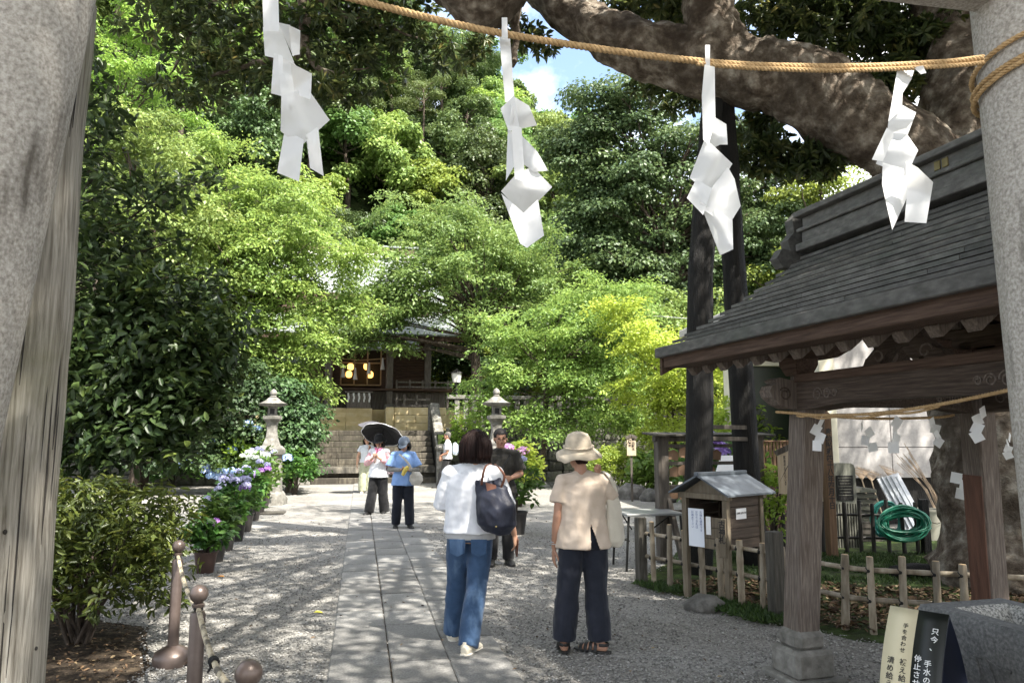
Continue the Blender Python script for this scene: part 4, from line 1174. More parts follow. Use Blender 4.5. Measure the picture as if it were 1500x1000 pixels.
rock('round flat stone lying at the foot of the bamboo fence', G(1032, 893) + Vector((0, 0, .05)), .17, (1.05, .8, .55), 40)
for i, (px, py) in enumerate(((806, 712), (820, 714), (795, 713))):
    rock(('pale rock under the maple by the retaining wall', 'lump of rock beside the maple trunk', 'small rock against the maple trunk')[i], G(px, py), .22, (1.2, .8, .7), 50 + i * 4)
# ------------------------------------------------------------------ torii
M_TSTONE = mat('torii_granite', [(.3, (.22, .20, .175)), (.5, (.36, .335, .30)), (.7, (.50, .475, .435))], scale=90, detail=3, bump=.5, bscale=130, bdist=.004, rough=.85, spec=.3, big=(1.1, (.22, .20, .175), .55, .5, .7, (3.5, 3.5, .6)), spots=(4.5, (.055, .045, .034), .8, .58, .70, (1.6, 1.6, .28)))
M_OLDWOOD = mat('silvered_wood', [(.28, (.10, .085, .065)), (.45, (.24, .22, .185)), (.6, (.36, .335, .29)), (.75, (.47, .45, .40))], scale=18, detail=9, stretch=(5, 5, .22), bump=.9, bscale=26, bdist=.01, rough=.9, spec=.2, big=(1.3, (.15, .15, .055), .65, .5, .7), dist=.4)
KS = .80
def _tk(x, y, z): return Vector((x * KS, y * KS, CH + (z - CH) * KS))
def _ext(a, b):      # run the pillar axis from the ground to its top
    f = (0 - a.z) / (b.z - a.z); return a.lerp(b, f), b
TL0, TL1 = Vector((-1.665, 1.82, 0)), Vector((-1.235, 1.865, 3.43))
TR0, TR1 = Vector((1.89, 2.456, 0)), Vector((1.815, 2.448, 3.43))
TT = TL1.z
def tz(z): return (CH + (z - CH) * KS) / TT
tor = empty('torii_gate', (TL0 + TR0) / 2, 0, 'pale granite torii gate framing the path with straw rope', 'torii')
o0 = (TL0 + TR0) / 2
td = (TR0 - TL0).normalized()
for a, b in ((TL0, TL1), (TR0, TR1)):
    n = 14
    MB().tube([a.lerp(b, i / n) - o0 for i in range(n + 1)], [.182 - .016 * i / n for i in range(n + 1)], 40).build('pillar', M_TSTONE, tor, 40)
    MB().lathe([(.30, -.02), (.30, .10), (.25, .14), (.19, .15)], 28, a - o0).build('pillar_base', M_TSTONE, tor, 40)
nz_ = tz(3.60) * TT
MB().bar(TL0.lerp(TL1, nz_ / TT) - o0 - td * .55, TR0.lerp(TR1, nz_ / TT) - o0 + td * .55, .15, .27, (0, 0, 1), .02).build('tie_beam', M_TSTONE, tor)
MB().bar(TL1 - o0 - td * 1.0, TR1 - o0 + td * 1.0, .36, .30, (0, 0, 1), .03).build('lintel', M_TSTONE, tor)
kb = MB()
A_, B_ = TL1 - o0 - td * 1.4 + Vector((0, 0, .30)), TR1 - o0 + td * 1.4 + Vector((0, 0, .30))
pts = [A_.lerp(B_, i / 12) + Vector((0, 0, .22 * (2 * i / 12 - 1) ** 4)) for i in range(13)]
kb.tube(pts, [(.24, .17)] * 13, 4, ax=(-td.y, td.x, 0))
kb.build('top_lintel', M_TSTONE, tor)

wp = MB()
wr = .135
path_w = [(0, 0, z) for z in np.linspace(-.05, 2.9, 22)]
wp.tube(path_w, [wr * (1 + .02 * math.sin(i)) for i in range(22)], 26, wob=.05)
wpost = empty('wooden_post', (-1.735 * KS - .05, 2.66 * KS, 0), 0, 'weathered silver grey wooden post with cracks behind the stone pillar', 'post')
wp.build('shaft', M_OLDWOOD, wpost, 50)
M_CRACK = mat('crack_dark', [(.3, (.012, .01, .008)), (.7, (.03, .025, .02))], scale=9, bump=.2)
RC = random.Random(3)
for k in range(30):        # drying cracks and bore holes
    a = RC.uniform(-2.6, .1); z = RC.uniform(.5, 2.5); L = RC.uniform(.12, .8); w = RC.uniform(.0012, .0035)
    pts = [(math.cos(a + .01 * math.sin(j)) * (wr * 1.0), math.sin(a + .01 * math.sin(j)) * (wr * 1.0), z + L * j / 5) for j in range(6)]
    MB().tube(pts, [w * .3, w, w * 1.3, w, w * .8, w * .2], 4).build('crack', M_CRACK, wpost)
for k in range(16):
    a = RC.uniform(-2.4, .0); z = RC.uniform(.6, 2.1); r = RC.uniform(.002, .007)
    MB().ball((math.cos(a) * wr * 1.0, math.sin(a) * wr * 1.0, z), r, 8, 6, (1, 1, 1.3)).build('bore_hole', M_CRACK, wpost)

# ------------------------------------------------------------------ straw ropes
def rope_mat(name, a, b):
    return mat(name, [(.3, a), (.5, tuple((x + y) / 2 for x, y in zip(a, b))), (.7, b)], scale=60, stretch=(1, 1, 1), bump=.5, bscale=160, bdist=.003, rough=.85, spec=.2)
M_ROPE = rope_mat('straw_rope', (.30, .19, .085), (.52, .36, .19))
def rope_strands(mb, pts, r, pitch=.07, strands=3, seg=6, dens=None):
    """laid rope: strands twisted round the path"""
    P_ = [Vector(p) for p in pts]
    Ls = [0]
    for a, b in zip(P_, P_[1:]): Ls.append(Ls[-1] + (b - a).length)
    tot = Ls[-1]; n = max(8, int(tot / (pitch / 7)))
    def at(s):
        for i in range(len(P_) - 1):
            if s <= Ls[i + 1] or i == len(P_) - 2:
                return P_[i].lerp(P_[i + 1], (s - Ls[i]) / max(1e-9, Ls[i + 1] - Ls[i]))
    cen = [at(tot * i / n) for i in range(n + 1)]
    for k in range(strands):
        path = []
        for i, c in enumerate(cen):
            t = (cen[min(i + 1, n)] - cen[max(i - 1, 0)]).normalized()
            x = Vector((0, 0, 1)) if abs(t.z) < .9 else Vector((1, 0, 0))
            x = (x - t * x.dot(t)).normalized(); y = t.cross(x)
            a = 2 * math.pi * (k / strands + tot * i / n / pitch)
            path.append(c + x * (r * .52 * math.cos(a)) + y * (r * .52 * math.sin(a)))
        mb.tube(path, r * .56, seg)
def catmull(pts, n=10):
    return smooth_path([Vector(p) for p in pts], [1] * len(pts), n)[0]
def tline(px, py):
    u = (px - 750) / F; v = (500 - py) / F; fw = CT - v * ST
    k = u / fw
    Y = (2.60 * KS) / (1 - .184 * k)
    return P(px, py, Y)
rope_pts = [TL0.lerp(TL1, tz(3.32)) + Vector((.17, -.02, 0)), tline(300, -62), tline(520, -1), tline(740, 50), tline(1035, 91), tline(1240, 98), tline(1380, 92), tline(1440, 85)]
rp = catmull(rope_pts, 12)
rb = MB()
o_r = tline(740, 50)
rope_strands(rb, [p - o_r for p in rp], .011, .045)
rp2 = [P((1035 + k * 40), 0, 1) for k in range(0)]
second = catmull([tline(1020, 93), tline(1110, 100), tline(1240, 103), tline(1380, 97), tline(1438, 92)], 10)
rope_strands(rb, [p + Vector((0, -.010, -.006)) - o_r for p in second], .0078, .04)
# turns round the right pillar
zc_ = 3.13
for q, dz in enumerate((0, -.035, .04)):
    cpt = TR0.lerp(TR1, tz(zc_))
    ring = [cpt + Vector((math.cos(a) * .186, math.sin(a) * .186, dz + .10 * math.sin(a + 2.2 + .35 * q) * .5)) for a in np.linspace(0, 2 * math.pi, 30)]
    rope_strands(rb, [p - o_r for p in ring], .009, .045)
tag(rb.build('straw_rope', M_ROPE, None, True, loc=o_r), 'twisted straw rope strung across the torii above the path', 'rope')

# ------------------------------------------------------------------ folded paper streamers on the rope
def paper_panel(name, pts, Y, parent, org, dz=0.0, tilt=(0, 0), curl=.02, seed=0):
    """one folded panel: a real sheet with its own tilt, bow and thickness"""
    c2 = (sum(p[0] for p in pts) / len(pts), sum(p[1] for p in pts) / len(pts))
    bm = bmesh.new()
    vs = [bm.verts.new((p[0], p[1], 0)) for p in pts]
    bm.faces.new(vs)
    bmesh.ops.triangulate(bm, faces=bm.faces[:])
    bmesh.ops.subdivide_edges(bm, edges=bm.edges[:], cuts=5, use_grid_fill=True)
    w = max(20, max(p[0] for p in pts) - min(p[0] for p in pts))
    for v in bm.verts:
        px, py = v.co.x, v.co.y
        dx, dy = (px - c2[0]) / 100, (py - c2[1]) / 100
        n = noise.noise(Vector((px * .022 + seed, py * .022, seed * 2.0)))
        ang = seed * 1.7; fd = dx * math.cos(ang) + dy * math.sin(ang)
        d = dz + .13 * abs(fd) * (1 if seed % 3 else -1) + tilt[0] * dx + tilt[1] * dy + curl * (dx * dx) * 6 * (1 if seed % 2 else -1) + .016 * n + .006 * noise.noise(Vector((px * .06, py * .06, seed + 9)))
        q = P(px, py, Y + d) - org
        v.co = q
    me = bpy.data.meshes.new(name); bm.to_mesh(me); bm.free()
    me.polygons.foreach_set('use_smooth', [True] * len(me.polygons))
    o = link(name, me, M_SHIDE, parent)
    return o
def shide_mat():
    m, t, b, o = nodes('streamer_paper')
    tcn = t.nodes.new('ShaderNodeTexCoord')
    n = nz(t, tcn.outputs['Object'], 5, 4)
    t.links.new(ramp(t, n, [(.3, (.76, .76, .77)), (.7, (.84, .84, .84))]), b.inputs['Base Color'])
    b.inputs['Roughness'].default_value = .6
    bumpn(t, b, nz(t, tcn.outputs['Object'], 18, 3, .5, None, 1.0), .18, .01)
    tr = t.nodes.new('ShaderNodeBsdfTranslucent'); tr.inputs['Color'].default_value = (.85, .84, .80, 1)
    mx = t.nodes.new('ShaderNodeMixShader'); mx.inputs[0].default_value = .35
    t.links.new(b.outputs[0], mx.inputs[1]); t.links.new(tr.outputs[0], mx.inputs[2]); t.links.new(mx.outputs[0], o.inputs['Surface'])
    return m
M_SHIDE = shide_mat()
SH = {
 'long folded white paper streamer on the rope, first from the weathered wooden post': [
  [(382, -75), (406, -75), (409, 46), (386, 46)], [(385, 40), (409, 34), (431, 92), (388, 82)], [(407, 33), (425, 37), (434, 62), (430, 84)], [(423, 37), (440, 45), (439, 80), (428, 82)], [(401, 78), (414, 82), (416, 142), (397, 137)],
  [(406, 80), (430, 92), (453, 118), (438, 170), (411, 136)], [(425, 92), (457, 108), (455, 146), (432, 138)], [(412, 140), (451, 130), (483, 176), (439, 216), (411, 192)], [(417, 190), (445, 205), (438, 266), (406, 253)], [(448, 198), (466, 186), (474, 258), (454, 246), (460, 220)]],
 'white paper streamer with curled upper folds on the rope, second from the wooden post': [
  [(735, 26), (743, 26), (744, 56), (735, 56)], [(731, 52), (747, 52), (754, 150), (740, 150)], [(733, 159), (753, 140), (762, 192), (744, 190)], [(750, 140), (775, 155), (787, 184), (746, 192)], [(744, 184), (761, 213), (754, 242), (741, 265)], [(749, 184), (764, 187), (769, 266), (754, 262)],
  [(760, 194), (787, 222), (803, 250), (782, 252), (766, 240)], [(734, 280), (755, 256), (780, 244), (809, 274), (767, 317)], [(734, 283), (767, 312), (788, 292), (797, 345), (772, 363), (762, 357)]],
 'white paper streamer hanging before the blackened prop logs': [
  [(1033, 66), (1040, 66), (1040, 100), (1033, 100)], [(1032, 95), (1047, 98), (1048, 178), (1038, 212), (1030, 205), (1028, 140)], [(1041, 168), (1064, 182), (1066, 212), (1055, 212), (1038, 220)], [(1033, 202), (1073, 240), (1045, 286), (1010, 261)],
  [(1020, 262), (1043, 276), (1030, 315), (1006, 290)], [(1066, 244), (1076, 262), (1085, 302), (1067, 331), (1025, 304), (1042, 276)], [(1024, 294), (1073, 322), (1074, 365), (1055, 374)]],
 'white paper streamer with split tail hanging before the pavilion roof': [
  [(1338, 99), (1352, 96), (1357, 107), (1349, 109)], [(1315, 98), (1341, 97), (1335, 117), (1322, 137), (1321, 160), (1301, 178), (1308, 140)], [(1318, 152), (1342, 165), (1328, 202), (1299, 199), (1302, 172)], [(1299, 187), (1310, 197), (1293, 237), (1277, 234)],
  [(1303, 192), (1328, 196), (1345, 220), (1328, 258), (1283, 240)], [(1293, 238), (1332, 250), (1333, 280), (1307, 337), (1292, 270)], [(1327, 236), (1345, 246), (1367, 267), (1357, 327), (1325, 325), (1329, 278)]]}
for si, (lab, pans) in enumerate(SH.items()):
    org = tline(pans[0][1][0], 60 if si else 0)
    e = empty('paper_streamer', org, 0, lab, 'paper streamer')
    for i, pts in enumerate(pans):
        rr_ = random.Random(si * 20 + i)
        paper_panel('paper_fold', pts, org.y - .03, e, org, -.009 * i if i > 1 else -.004 * i, (rr_.uniform(.04, .13) * (1 if i % 2 else -1), rr_.uniform(.02, .10) * (1 if (i // 2) % 2 else -1)), .035, si * 7 + i)
# ------------------------------------------------------------------ water pavilion
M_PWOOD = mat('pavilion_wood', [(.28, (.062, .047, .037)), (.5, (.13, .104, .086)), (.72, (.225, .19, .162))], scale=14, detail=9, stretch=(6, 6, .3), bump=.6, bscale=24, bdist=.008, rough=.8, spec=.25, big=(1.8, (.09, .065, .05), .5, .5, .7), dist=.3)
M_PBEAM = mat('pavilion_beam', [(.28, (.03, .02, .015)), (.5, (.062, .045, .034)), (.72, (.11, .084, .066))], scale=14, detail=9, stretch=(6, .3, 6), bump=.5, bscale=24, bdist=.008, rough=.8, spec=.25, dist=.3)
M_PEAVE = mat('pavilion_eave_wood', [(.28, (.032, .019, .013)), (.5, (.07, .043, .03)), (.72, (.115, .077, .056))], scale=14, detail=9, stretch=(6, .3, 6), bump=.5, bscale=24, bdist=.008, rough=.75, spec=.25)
M_SHINGLE = mat('weathered_roof_board', [(.28, (.06, .058, .053)), (.5, (.10, .097, .09)), (.72, (.15, .146, .135))], scale=9, detail=5, stretch=(3, 1.2, 3), bump=.4, bscale=22, bdist=.006, rough=.75, spec=.35, jitter=.28, big=(2.6, (.075, .085, .07), .5, .5, .7))
M_REDWOOD = mat('repair_wood', [(.3, (.07, .03, .018)), (.7, (.14, .065, .04))], scale=6, stretch=(6, 6, .5), bump=.4, rough=.7)
PA = R(16)
pt_, pn_ = Vector((math.cos(PA), math.sin(PA), 0)), Vector((-math.sin(PA), math.cos(PA), 0))
FL = G(1174, 985); FL = Vector((1.945, 5.0, 0))
PWd, PLn = 1.5, 1.86
pav = empty('water_pavilion', FL, PA, 'open wooden water pavilion with dark shingled gable roof', 'pavilion')
# local axes: x to the back, y along the ridge away from the camera
BZ = P(1188, 601, 4.98).z      # underside of the tie beam
BH = .185
inw = .045
corners = {(0, 0): (0, 0), (1, 0): (PWd, 0), (0, 1): (0, -PLn), (1, 1): (PWd, -PLn)}
for (i, j), (x, y) in corners.items():
    cx = 1 if i == 0 else -1; cyy = -1 if j == 0 else 1
    b = Vector((x - cx * inw, y - cyy * inw, .30)); t_ = Vector((x + cx * inw * .9, y + cyy * inw * .9, BZ + BH + .05))
    MB().bar(b, t_, .168, .168, (0, 1, 0), .012).build('post', M_PWOOD, pav)
    sb = MB()
    sb.box((b.x, b.y, .115), (.29, .29, .18), None, .025); sb.box((b.x, b.y, .255), (.225, .225, .13), None, .035)
    sb.build('base_stone', M_LICHEN, pav)
    MB().box((b.x, b.y, .015), (.38, .38, .05), None, .01).build('footing', M_LICHEN, pav)
if True:   # repair patch on the far back post
    x, y = corners[(1, 0)]
    MB().bar((x + .045 - .087, y + .045, .3), (x - .005 - .087, y - .005, 1.28), .012, .15, (0, 1, 0)).build('repair_patch', M_REDWOOD, pav)
def carved_beam(a, b, name='tie_beam'):
    a, b = Vector(a), Vector(b)
    bm_ = MB()
    L = (b - a).length; d = (b - a).normalized(); s = Vector((-d.y, d.x, 0))
    n = 16; prof = []
    for i in range(n + 1):      # gently arched underside
        f = i / n; arch = .035 * max(0, 1 - ((f - .5) / .42) ** 4)
        prof.append(a + d * (L * f) + Vector((0, 0, arch)))
    top = [a + d * L + Vector((0, 0, BH)), a + Vector((0, 0, BH))]
    bm_.prism([p - s * .07 for p in prof] + [p - s * .07 for p in top], (0, 0, 0), s * .14)
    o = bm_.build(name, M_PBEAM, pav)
    # scrolls carved in low relief near both ends and a bead along the lower edge
    for sgn in (-1, 1):
        for e, (f0, dr_) in enumerate(((.06, 1), (.94, -1))):
            for q, (ofs, rr) in enumerate(((.10, .045), (.19, .034), (.26, .024))):
                cpt = a + d * (L * f0 + dr_ * ofs) + Vector((0, 0, .095)) + s * sgn * .071
                pts = []
                for k in range(22):
                    an = k / 21 * 2 * math.pi * 1.35; r = rr * (1 - .6 * k / 21)
                    pts.append(cpt + d * (r * math.cos(an) * dr_) + Vector((0, 0, r * math.sin(an))))
                MB().tube(pts, .0055, 5).build('scroll', M_PWOOD, o)
        MB().tube([p + s * sgn * .071 + Vector((0, 0, .02)) for p in prof[1:-1]], .005, 5).build('bead', M_PBEAM, o)
    MB().prism([a - s * .085 + Vector((0, 0, BH - .004)), b - s * .085 + Vector((0, 0, BH - .004)), b - s * .085 + Vector((0, 0, BH + .05)), a - s * .085 + Vector((0, 0, BH + .05))], (0, 0, 0), s * .17).build('top_plate', M_PEAVE, pav)
    return o
for a, b in (((0, 0), (0, -PLn)), ((PWd, 0), (PWd, -PLn)), ((0, 0), (PWd, 0)), ((0, -PLn), (PWd, -PLn))):
    dz = .0 if a[0] == b[0] else -.006
    da = Vector((b[0] - a[0], b[1] - a[1], 0)).normalized() * .06
    carved_beam(Vector((*a, BZ + dz)) + da, Vector((*b, BZ + dz)) - da)
# carved noses sticking out of the posts toward the path and along the ridge
def nose(c, d):
    d = Vector(d); z = Vector((0, 0, 1)); s = Vector((-d.y, d.x, 0))
    prof = [(0, -.005), (.06, .0), (.13, .025), (.19, .075), (.205, .115), (.185, .15), (.14, .165), (.165, .185), (.12, .205), (.05, .19), (0, .19)]
    m = MB(); m.prism([c + d * (x + .07) + z * y - s * .06 for x, y in prof], (0, 0, 0), s * .12)
    o = m.build('beam_nose', M_PWOOD, pav)
    for sgn in (-1, 1):
        pts = []
        for k in range(20):
            an = k / 19 * 2 * math.pi * 1.3 + .6; r = .045 * (1 - .55 * k / 19)
            pts.append(c + d * (.16 + r * math.cos(an)) + z * (.095 + r * math.sin(an)) + s * sgn * .0605)
        MB().tube(pts, .006, 5).build('scroll', M_PBEAM, o)
for (x, y) in corners.values():
    nose(Vector((x, y, BZ + .01)), (-1, 0, 0) if x == 0 else (1, 0, 0))
    nose(Vector((x, y, BZ + .013)), (0, 1, 0) if y == 0 else (0, -1, 0))
# bracket blocks on each post
for (x, y) in corners.values():
    z0 = BZ + BH + .05
    MB().lathe([(.085, 0), (.125, .07), (.125, .13)], 4, (x, y, z0), 0, R(45)).build('bearing_block', M_PEAVE, pav)
    for d in ((1, 0), (0, 1)):
        d = Vector((*d, 0)); s = Vector((-d.y, d.x, 0)); z = Vector((0, 0, 1)); c = Vector((x, y, z0 + .115 + (.004 if d.x else 0)))
        prof = [(-.36, .10), (-.36, .05), (-.28, .01), (-.20, -.005), (.20, -.005), (.28, .01), (.36, .05), (.36, .10)]
        MB().prism([c + d * u + z * w - s * .055 for u, w in prof], (0, 0, 0), s * .11).build('bracket_arm', M_PEAVE, pav)
        for u in (-.30, 0, .30):
            MB().box(c + d * u + z * .135, (.13, .13, .07), None, .012).build('bracket_block', M_PEAVE, pav)
# frog-leg struts
def strut(c, d):
    d = Vector(d); s = Vector((-d.y, d.x, 0)); z = Vector((0, 0, 1))
    prof = [(-.30, 0), (-.27, .05), (-.20, .075), (-.15, .15), (-.09, .21), (-.10, .25), (.10, .25), (.09, .21), (.15, .15), (.20, .075), (.27, .05), (.30, 0), (.17, 0), (.11, .06), (.05, .10), (-.05, .10), (-.11, .06), (-.17, 0)]
    m = MB(); m.prism([c + d * x + z * y - s * .035 for x, y in prof], (0, 0, 0), s * .07)
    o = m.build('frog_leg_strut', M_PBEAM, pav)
    for sgn in (-1, 1):
        for q in (-1, 1):
            pts = [c + d * (q * (.17 + .05 * math.cos(a) * (1 - a / 9))) + z * (.05 + .045 * math.sin(a) * (1 - a / 9)) + s * sgn * .036 for a in np.linspace(0, 6.5, 18)]
            MB().tube(pts, .006, 5).build('scroll', M_PWOOD, o)
        MB().ball(c + z * .16 + s * sgn * .034, .05, 10, 8, (1, .5, 1)).build('boss', M_PWOOD, o)
for y in (0, -PLn): strut(Vector((PWd / 2, y, BZ + BH + .046)), (1, 0, 0))
for x in (0, PWd): strut(Vector((x, -PLn / 2, BZ + BH + .046)), (0, 1, 0))
# purlins along the ridge, rafters, roof
EZ = P(965, 517, 5.68).z          # lower roof edge
OV, GO = .62, .78                  # eave and gable overhang
RZ = 3.05
yA, yB = GO, -PLn - GO
zpl = BZ + BH + .05 + .25
for x in (0, PWd):
    MB().box((x, (yA + yB) / 2, zpl + .055), (.13, yA - yB - .16, .15), None, .008).build('purlin', M_PEAVE, pav)
MB().box((PWd / 2, (yA + yB) / 2, RZ - .16), (.14, yA - yB - .1, .17), None, .008).build('ridge_purlin', M_PEAVE, pav)
half = PWd / 2 + OV
def rz_(f):      # roof height: f = 0 at eave, 1 at ridge; concave sweep
    return EZ + (RZ - EZ) * (f * .80 + .20 * f ** 2)
def roofpt(f, side): # side -1 path side, +1 back
    return Vector((PWd / 2 + side * half * (1 - f), 0, rz_(f)))
def endlift(u): return .09 * abs(2 * u - 1) ** 3
NC = 13
for side in (-1, 1):
    sl = MB(); und = MB()
    rfl = None
    # under-boards follow the sweep
    for k in range(8):
        f0, f1 = k / 8, (k + 1) / 8
        a, b = roofpt(f0, side), roofpt(f1, side)
        und.prism([a + Vector((0, yA - .03, -.055)), b + Vector((0, yA - .03, -.055)), b + Vector((0, yA - .03, -.02)), a + Vector((0, yA - .03, -.02))], (0, 0, 0), (0, yB - yA + .06, 0))
    roofo = und.build('roof', M_PEAVE, pav)
    for k in range(NC):
        f0, f1 = k / NC, min(1, (k + 1.18) / NC)
        a, b = roofpt(f0, side), roofpt(f1, side)
        dn = (b - a).normalized(); nn_ = Vector((-dn.z * side * -1, 0, abs(dn.x)))
        # each course is split into long boards
        y = yA + .02
        n = 0
        while y > yB - .02:
            L = random.uniform(.8, 1.5); y2 = max(yB - .02, y - L)
            if y2 - yB < .4: y2 = yB - .02
            th0, th1 = .036, .002
            m = MB()
            u0, u1 = (yA - y) / (yA - yB), (yA - y2) / (yA - yB)
            vs = []
            for (yy, uu) in ((y, u0), (y2 + .004, u1)):
                for p, th in ((a, th0), (b, th1)):
                    base_ = p + Vector((0, yy, random.uniform(-.001, .001)))
                    vs += [base_ + Vector((0, 0, .013 if th == th0 else -.012)), base_ + Vector((0, 0, th))]
            m.add(vs, [(0, 1, 3, 2), (4, 6, 7, 5), (0, 4, 5, 1), (2, 3, 7, 6), (1, 5, 7, 3), (0, 2, 6, 4)])
            m.build('roof_board', M_SHINGLE, roofo)
            y = y2; n += 1
            if y2 <= yB + .01: break
    # thick eave board with its drip edge
    a = roofpt(0, side)
    MB().box((a.x + side * .012, (yA + yB) / 2, a.z - .012), (.06, yA - yB + .06, .075), None, .006).build('eave_edge', M_SHINGLE, roofo)
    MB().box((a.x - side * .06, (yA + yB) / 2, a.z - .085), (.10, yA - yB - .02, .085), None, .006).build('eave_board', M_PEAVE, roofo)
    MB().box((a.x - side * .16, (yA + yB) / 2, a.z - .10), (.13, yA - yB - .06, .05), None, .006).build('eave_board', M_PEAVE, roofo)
    # rafters, their square ends showing below the eave
    for k in range(17):
        y = yA - .10 - k * (yA - yB - .2) / 16
        p0 = roofpt(.02, side) + Vector((-side * .17, y, -.172)); p1 = roofpt(.85, side) + Vector((0, y, -.13))
        MB().bar(p0, p1, .066, .075, (0, 1, 0), .004).build('rafter', M_PWOOD, roofo)
    # barge boards at both gables
    for yy in (yA + .012, yB - .012):
        m = MB()
        up_, lo_ = [], []
        for i in range(13):
            f = i / 12; p = roofpt(f, side)
            up_.append(p + Vector((0, yy - .018, -.02))); lo_.append(p + Vector((0, yy - .018, -.15 - .03 * (1 - f))))
        m.prism(up_ + lo_[::-1], (0, 0, 0), (0, .036, 0))
        m.build('barge_board', M_PEAVE, roofo)
# box ridge with ornament ends
rd = MB()
for w, z0, h in ((.34, 0, .06), (.25, .06, .10), (.31, .16, .03), (.23, .19, .09), (.36, .28, .045)):
    rd.box((PWd / 2, (yA + yB) / 2, RZ + z0 + h / 2 - .01), (w, yA - yB - .10 - (.06 if w < .3 else 0), h), None, .006)
rdo = rd.build('ridge_box', M_SHINGLE, pav)
for yy, sg in ((yA - .02, 1), (yB + .02, -1)):
    prof = [(-.20, -.08), (-.24, -.02), (-.20, .05), (-.14, .04), (-.16, .11), (-.11, .17), (-.12, .26), (-.06, .33), (.06, .33), (.12, .26), (.11, .17), (.16, .11), (.14, .04), (.20, .05), (.24, -.02), (.20, -.08)]
    m = MB(); m.prism([Vector((PWd / 2 + x * 1.35, yy, RZ - .04 + z * 1.2)) for x, z in prof], (0, 0, 0), (0, sg * .10, 0))
    q = m.build('ridge_ornament', M_SHINGLE, pav)
    for s in (-1, 1):
        MB().tube([Vector((PWd / 2 + s * (.23 + .055 * math.cos(a) * (1 - a / 9)), yy + sg * .105, RZ - .04 + .045 * math.sin(a) * (1 - a / 9))) for a in np.linspace(0, 6.5, 16)], .012, 5).build('scroll', M_SHINGLE, q)
M_BRASS = mat('tarnished_brass', [(.3, (.16, .13, .05)), (.7, (.26, .21, .09))], scale=12, bump=.2, rough=.5, metal=.3)
for yy in (-PLn * .36,):
    for k in (-1, 1):
        MB().box((PWd / 2 - .118, yy + k * .03, RZ + .225), (.012, .045, .06), None, .003).build('ridge_crest', M_BRASS, rdo)

# rope and paper strips strung round the pavilion posts
rb2 = MB()
z_r = P(1180, 604, 4.9).z
A1, B1 = Vector((-.115, -.10, z_r - .005)), Vector((-.115, -PLn + .05, z_r + .08))
mid = [A1, Vector((-.12, -.35, z_r - .025)), Vector((-.12, -.8, z_r - .028)), Vector((-.12, -1.3, z_r + .01)), B1]
rope_strands(rb2, catmull(mid, 8), .010, .05)
rope_strands(rb2, [p + Vector((0.008, 0, -.014 - .006 * math.sin(i))) for i, p in enumerate(catmull(mid, 8))][:24], .007, .045)
rope_strands(rb2, catmull([A1, Vector((-.115, .10, z_r + .01)), Vector((.11, .115, z_r)), Vector((.6, .10, z_r - .03)), Vector((1.2, .1, z_r - .02)), Vector((PWd - .1, .1, z_r))], 8), .010, .05)
tag(rb2.build('straw_rope', M_ROPE, None, True, loc=FL, rot=(0, 0, PA)), 'thin straw rope tied round the pavilion posts under the beam', 'rope')
def small_shide(label, loc, s, yaw, seed, group=None):
    e = empty('paper_streamer', loc, yaw, label, 'paper streamer', group)
    r_ = random.Random(seed)
    x, z = 0, 0
    for k in range(4):
        w, h = .075 * s, .085 * s
        a = r_.uniform(-.7, .7)
        m = MB()
        n = 3
        vs = []; fs = []
        for i in range(n + 1):
            for j in range(n + 1):
                u, v = i / n - .5, j / n
                vs.append(Vector((u * w, .012 * s * math.sin(u * 3 + k) + r_.uniform(-.001, .001), -v * h)))
        for i in range(n):
            for j in range(n):
                q = i * (n + 1) + j; fs.append((q, q + 1, q + n + 2, q + n + 1))
        rot = rotm(r_.uniform(-.3, .3), a * .9, r_.uniform(-.8, .8))
        m.add([rot @ v + Vector((x, -.004 * k, z)) for v in vs], fs)
        o = m.build('paper_fold', M_SHIDE, e, True)
        x += (.045 if k % 2 == 0 else -.02) * s * (1 if seed % 2 else -1); z -= h * .72
    return e
def PL_(x, y, z): return FL + pt_ * x + pn_ * y + Vector((0, 0, z))
for i, (px, py, Y, s, lab) in enumerate(((1206, 612, 4.78, 1.0, 'crumpled white paper strip tied to the pavilion corner post'), (1262, 618, 5.2, 1.0, 'small grey paper streamer on the pavilion rope before the brooms'), (1318, 612, 4.25, .95, 'small bright paper streamer on the pavilion rope before the white wall'), (1364, 612, 5.3, 1.0, 'small paper streamer on the pavilion rope beside the giant trunk'),
                                        (1438, 596, 3.75, .85, 'small paper streamer on the rope near the carved beam nose'), (1402, 692, 5.6, 1.2, 'white zigzag paper streamer hanging low beside the repaired post'), (1480, 635, 5.5, .9, 'faint paper streamer in front of the giant trunk bark'))):
    small_shide(lab, P(px, py, Y), s * .78, random.uniform(-.6, .6), i)

# ------------------------------------------------------------------ stone water basin
M_BASIN = mat('basin_stone', [(.3, (.085, .086, .085)), (.5, (.15, .15, .146)), (.7, (.24, .238, .23))], scale=60, detail=4, bump=.5, bscale=90, bdist=.006, rough=.75, spec=.4, big=(2.2, (.07, .07, .066), .6, .45, .7))
M_BASIN_IN = mat('basin_speckled_granite', [(.35, (.10, .10, .095)), (.5, (.34, .33, .30)), (.65, (.58, .56, .51))], scale=75, detail=2, bump=.4, bscale=90, bdist=.005, rough=.8)
bas_c = Vector((2.27, 4.30, 0))
bas = empty('stone_water_basin', bas_c, PA, 'rough carved stone water basin with empty speckled trough under the pavilion', 'stone basin')
BWx, BLy, BH2 = .60, 1.30, .625
bb = MB()
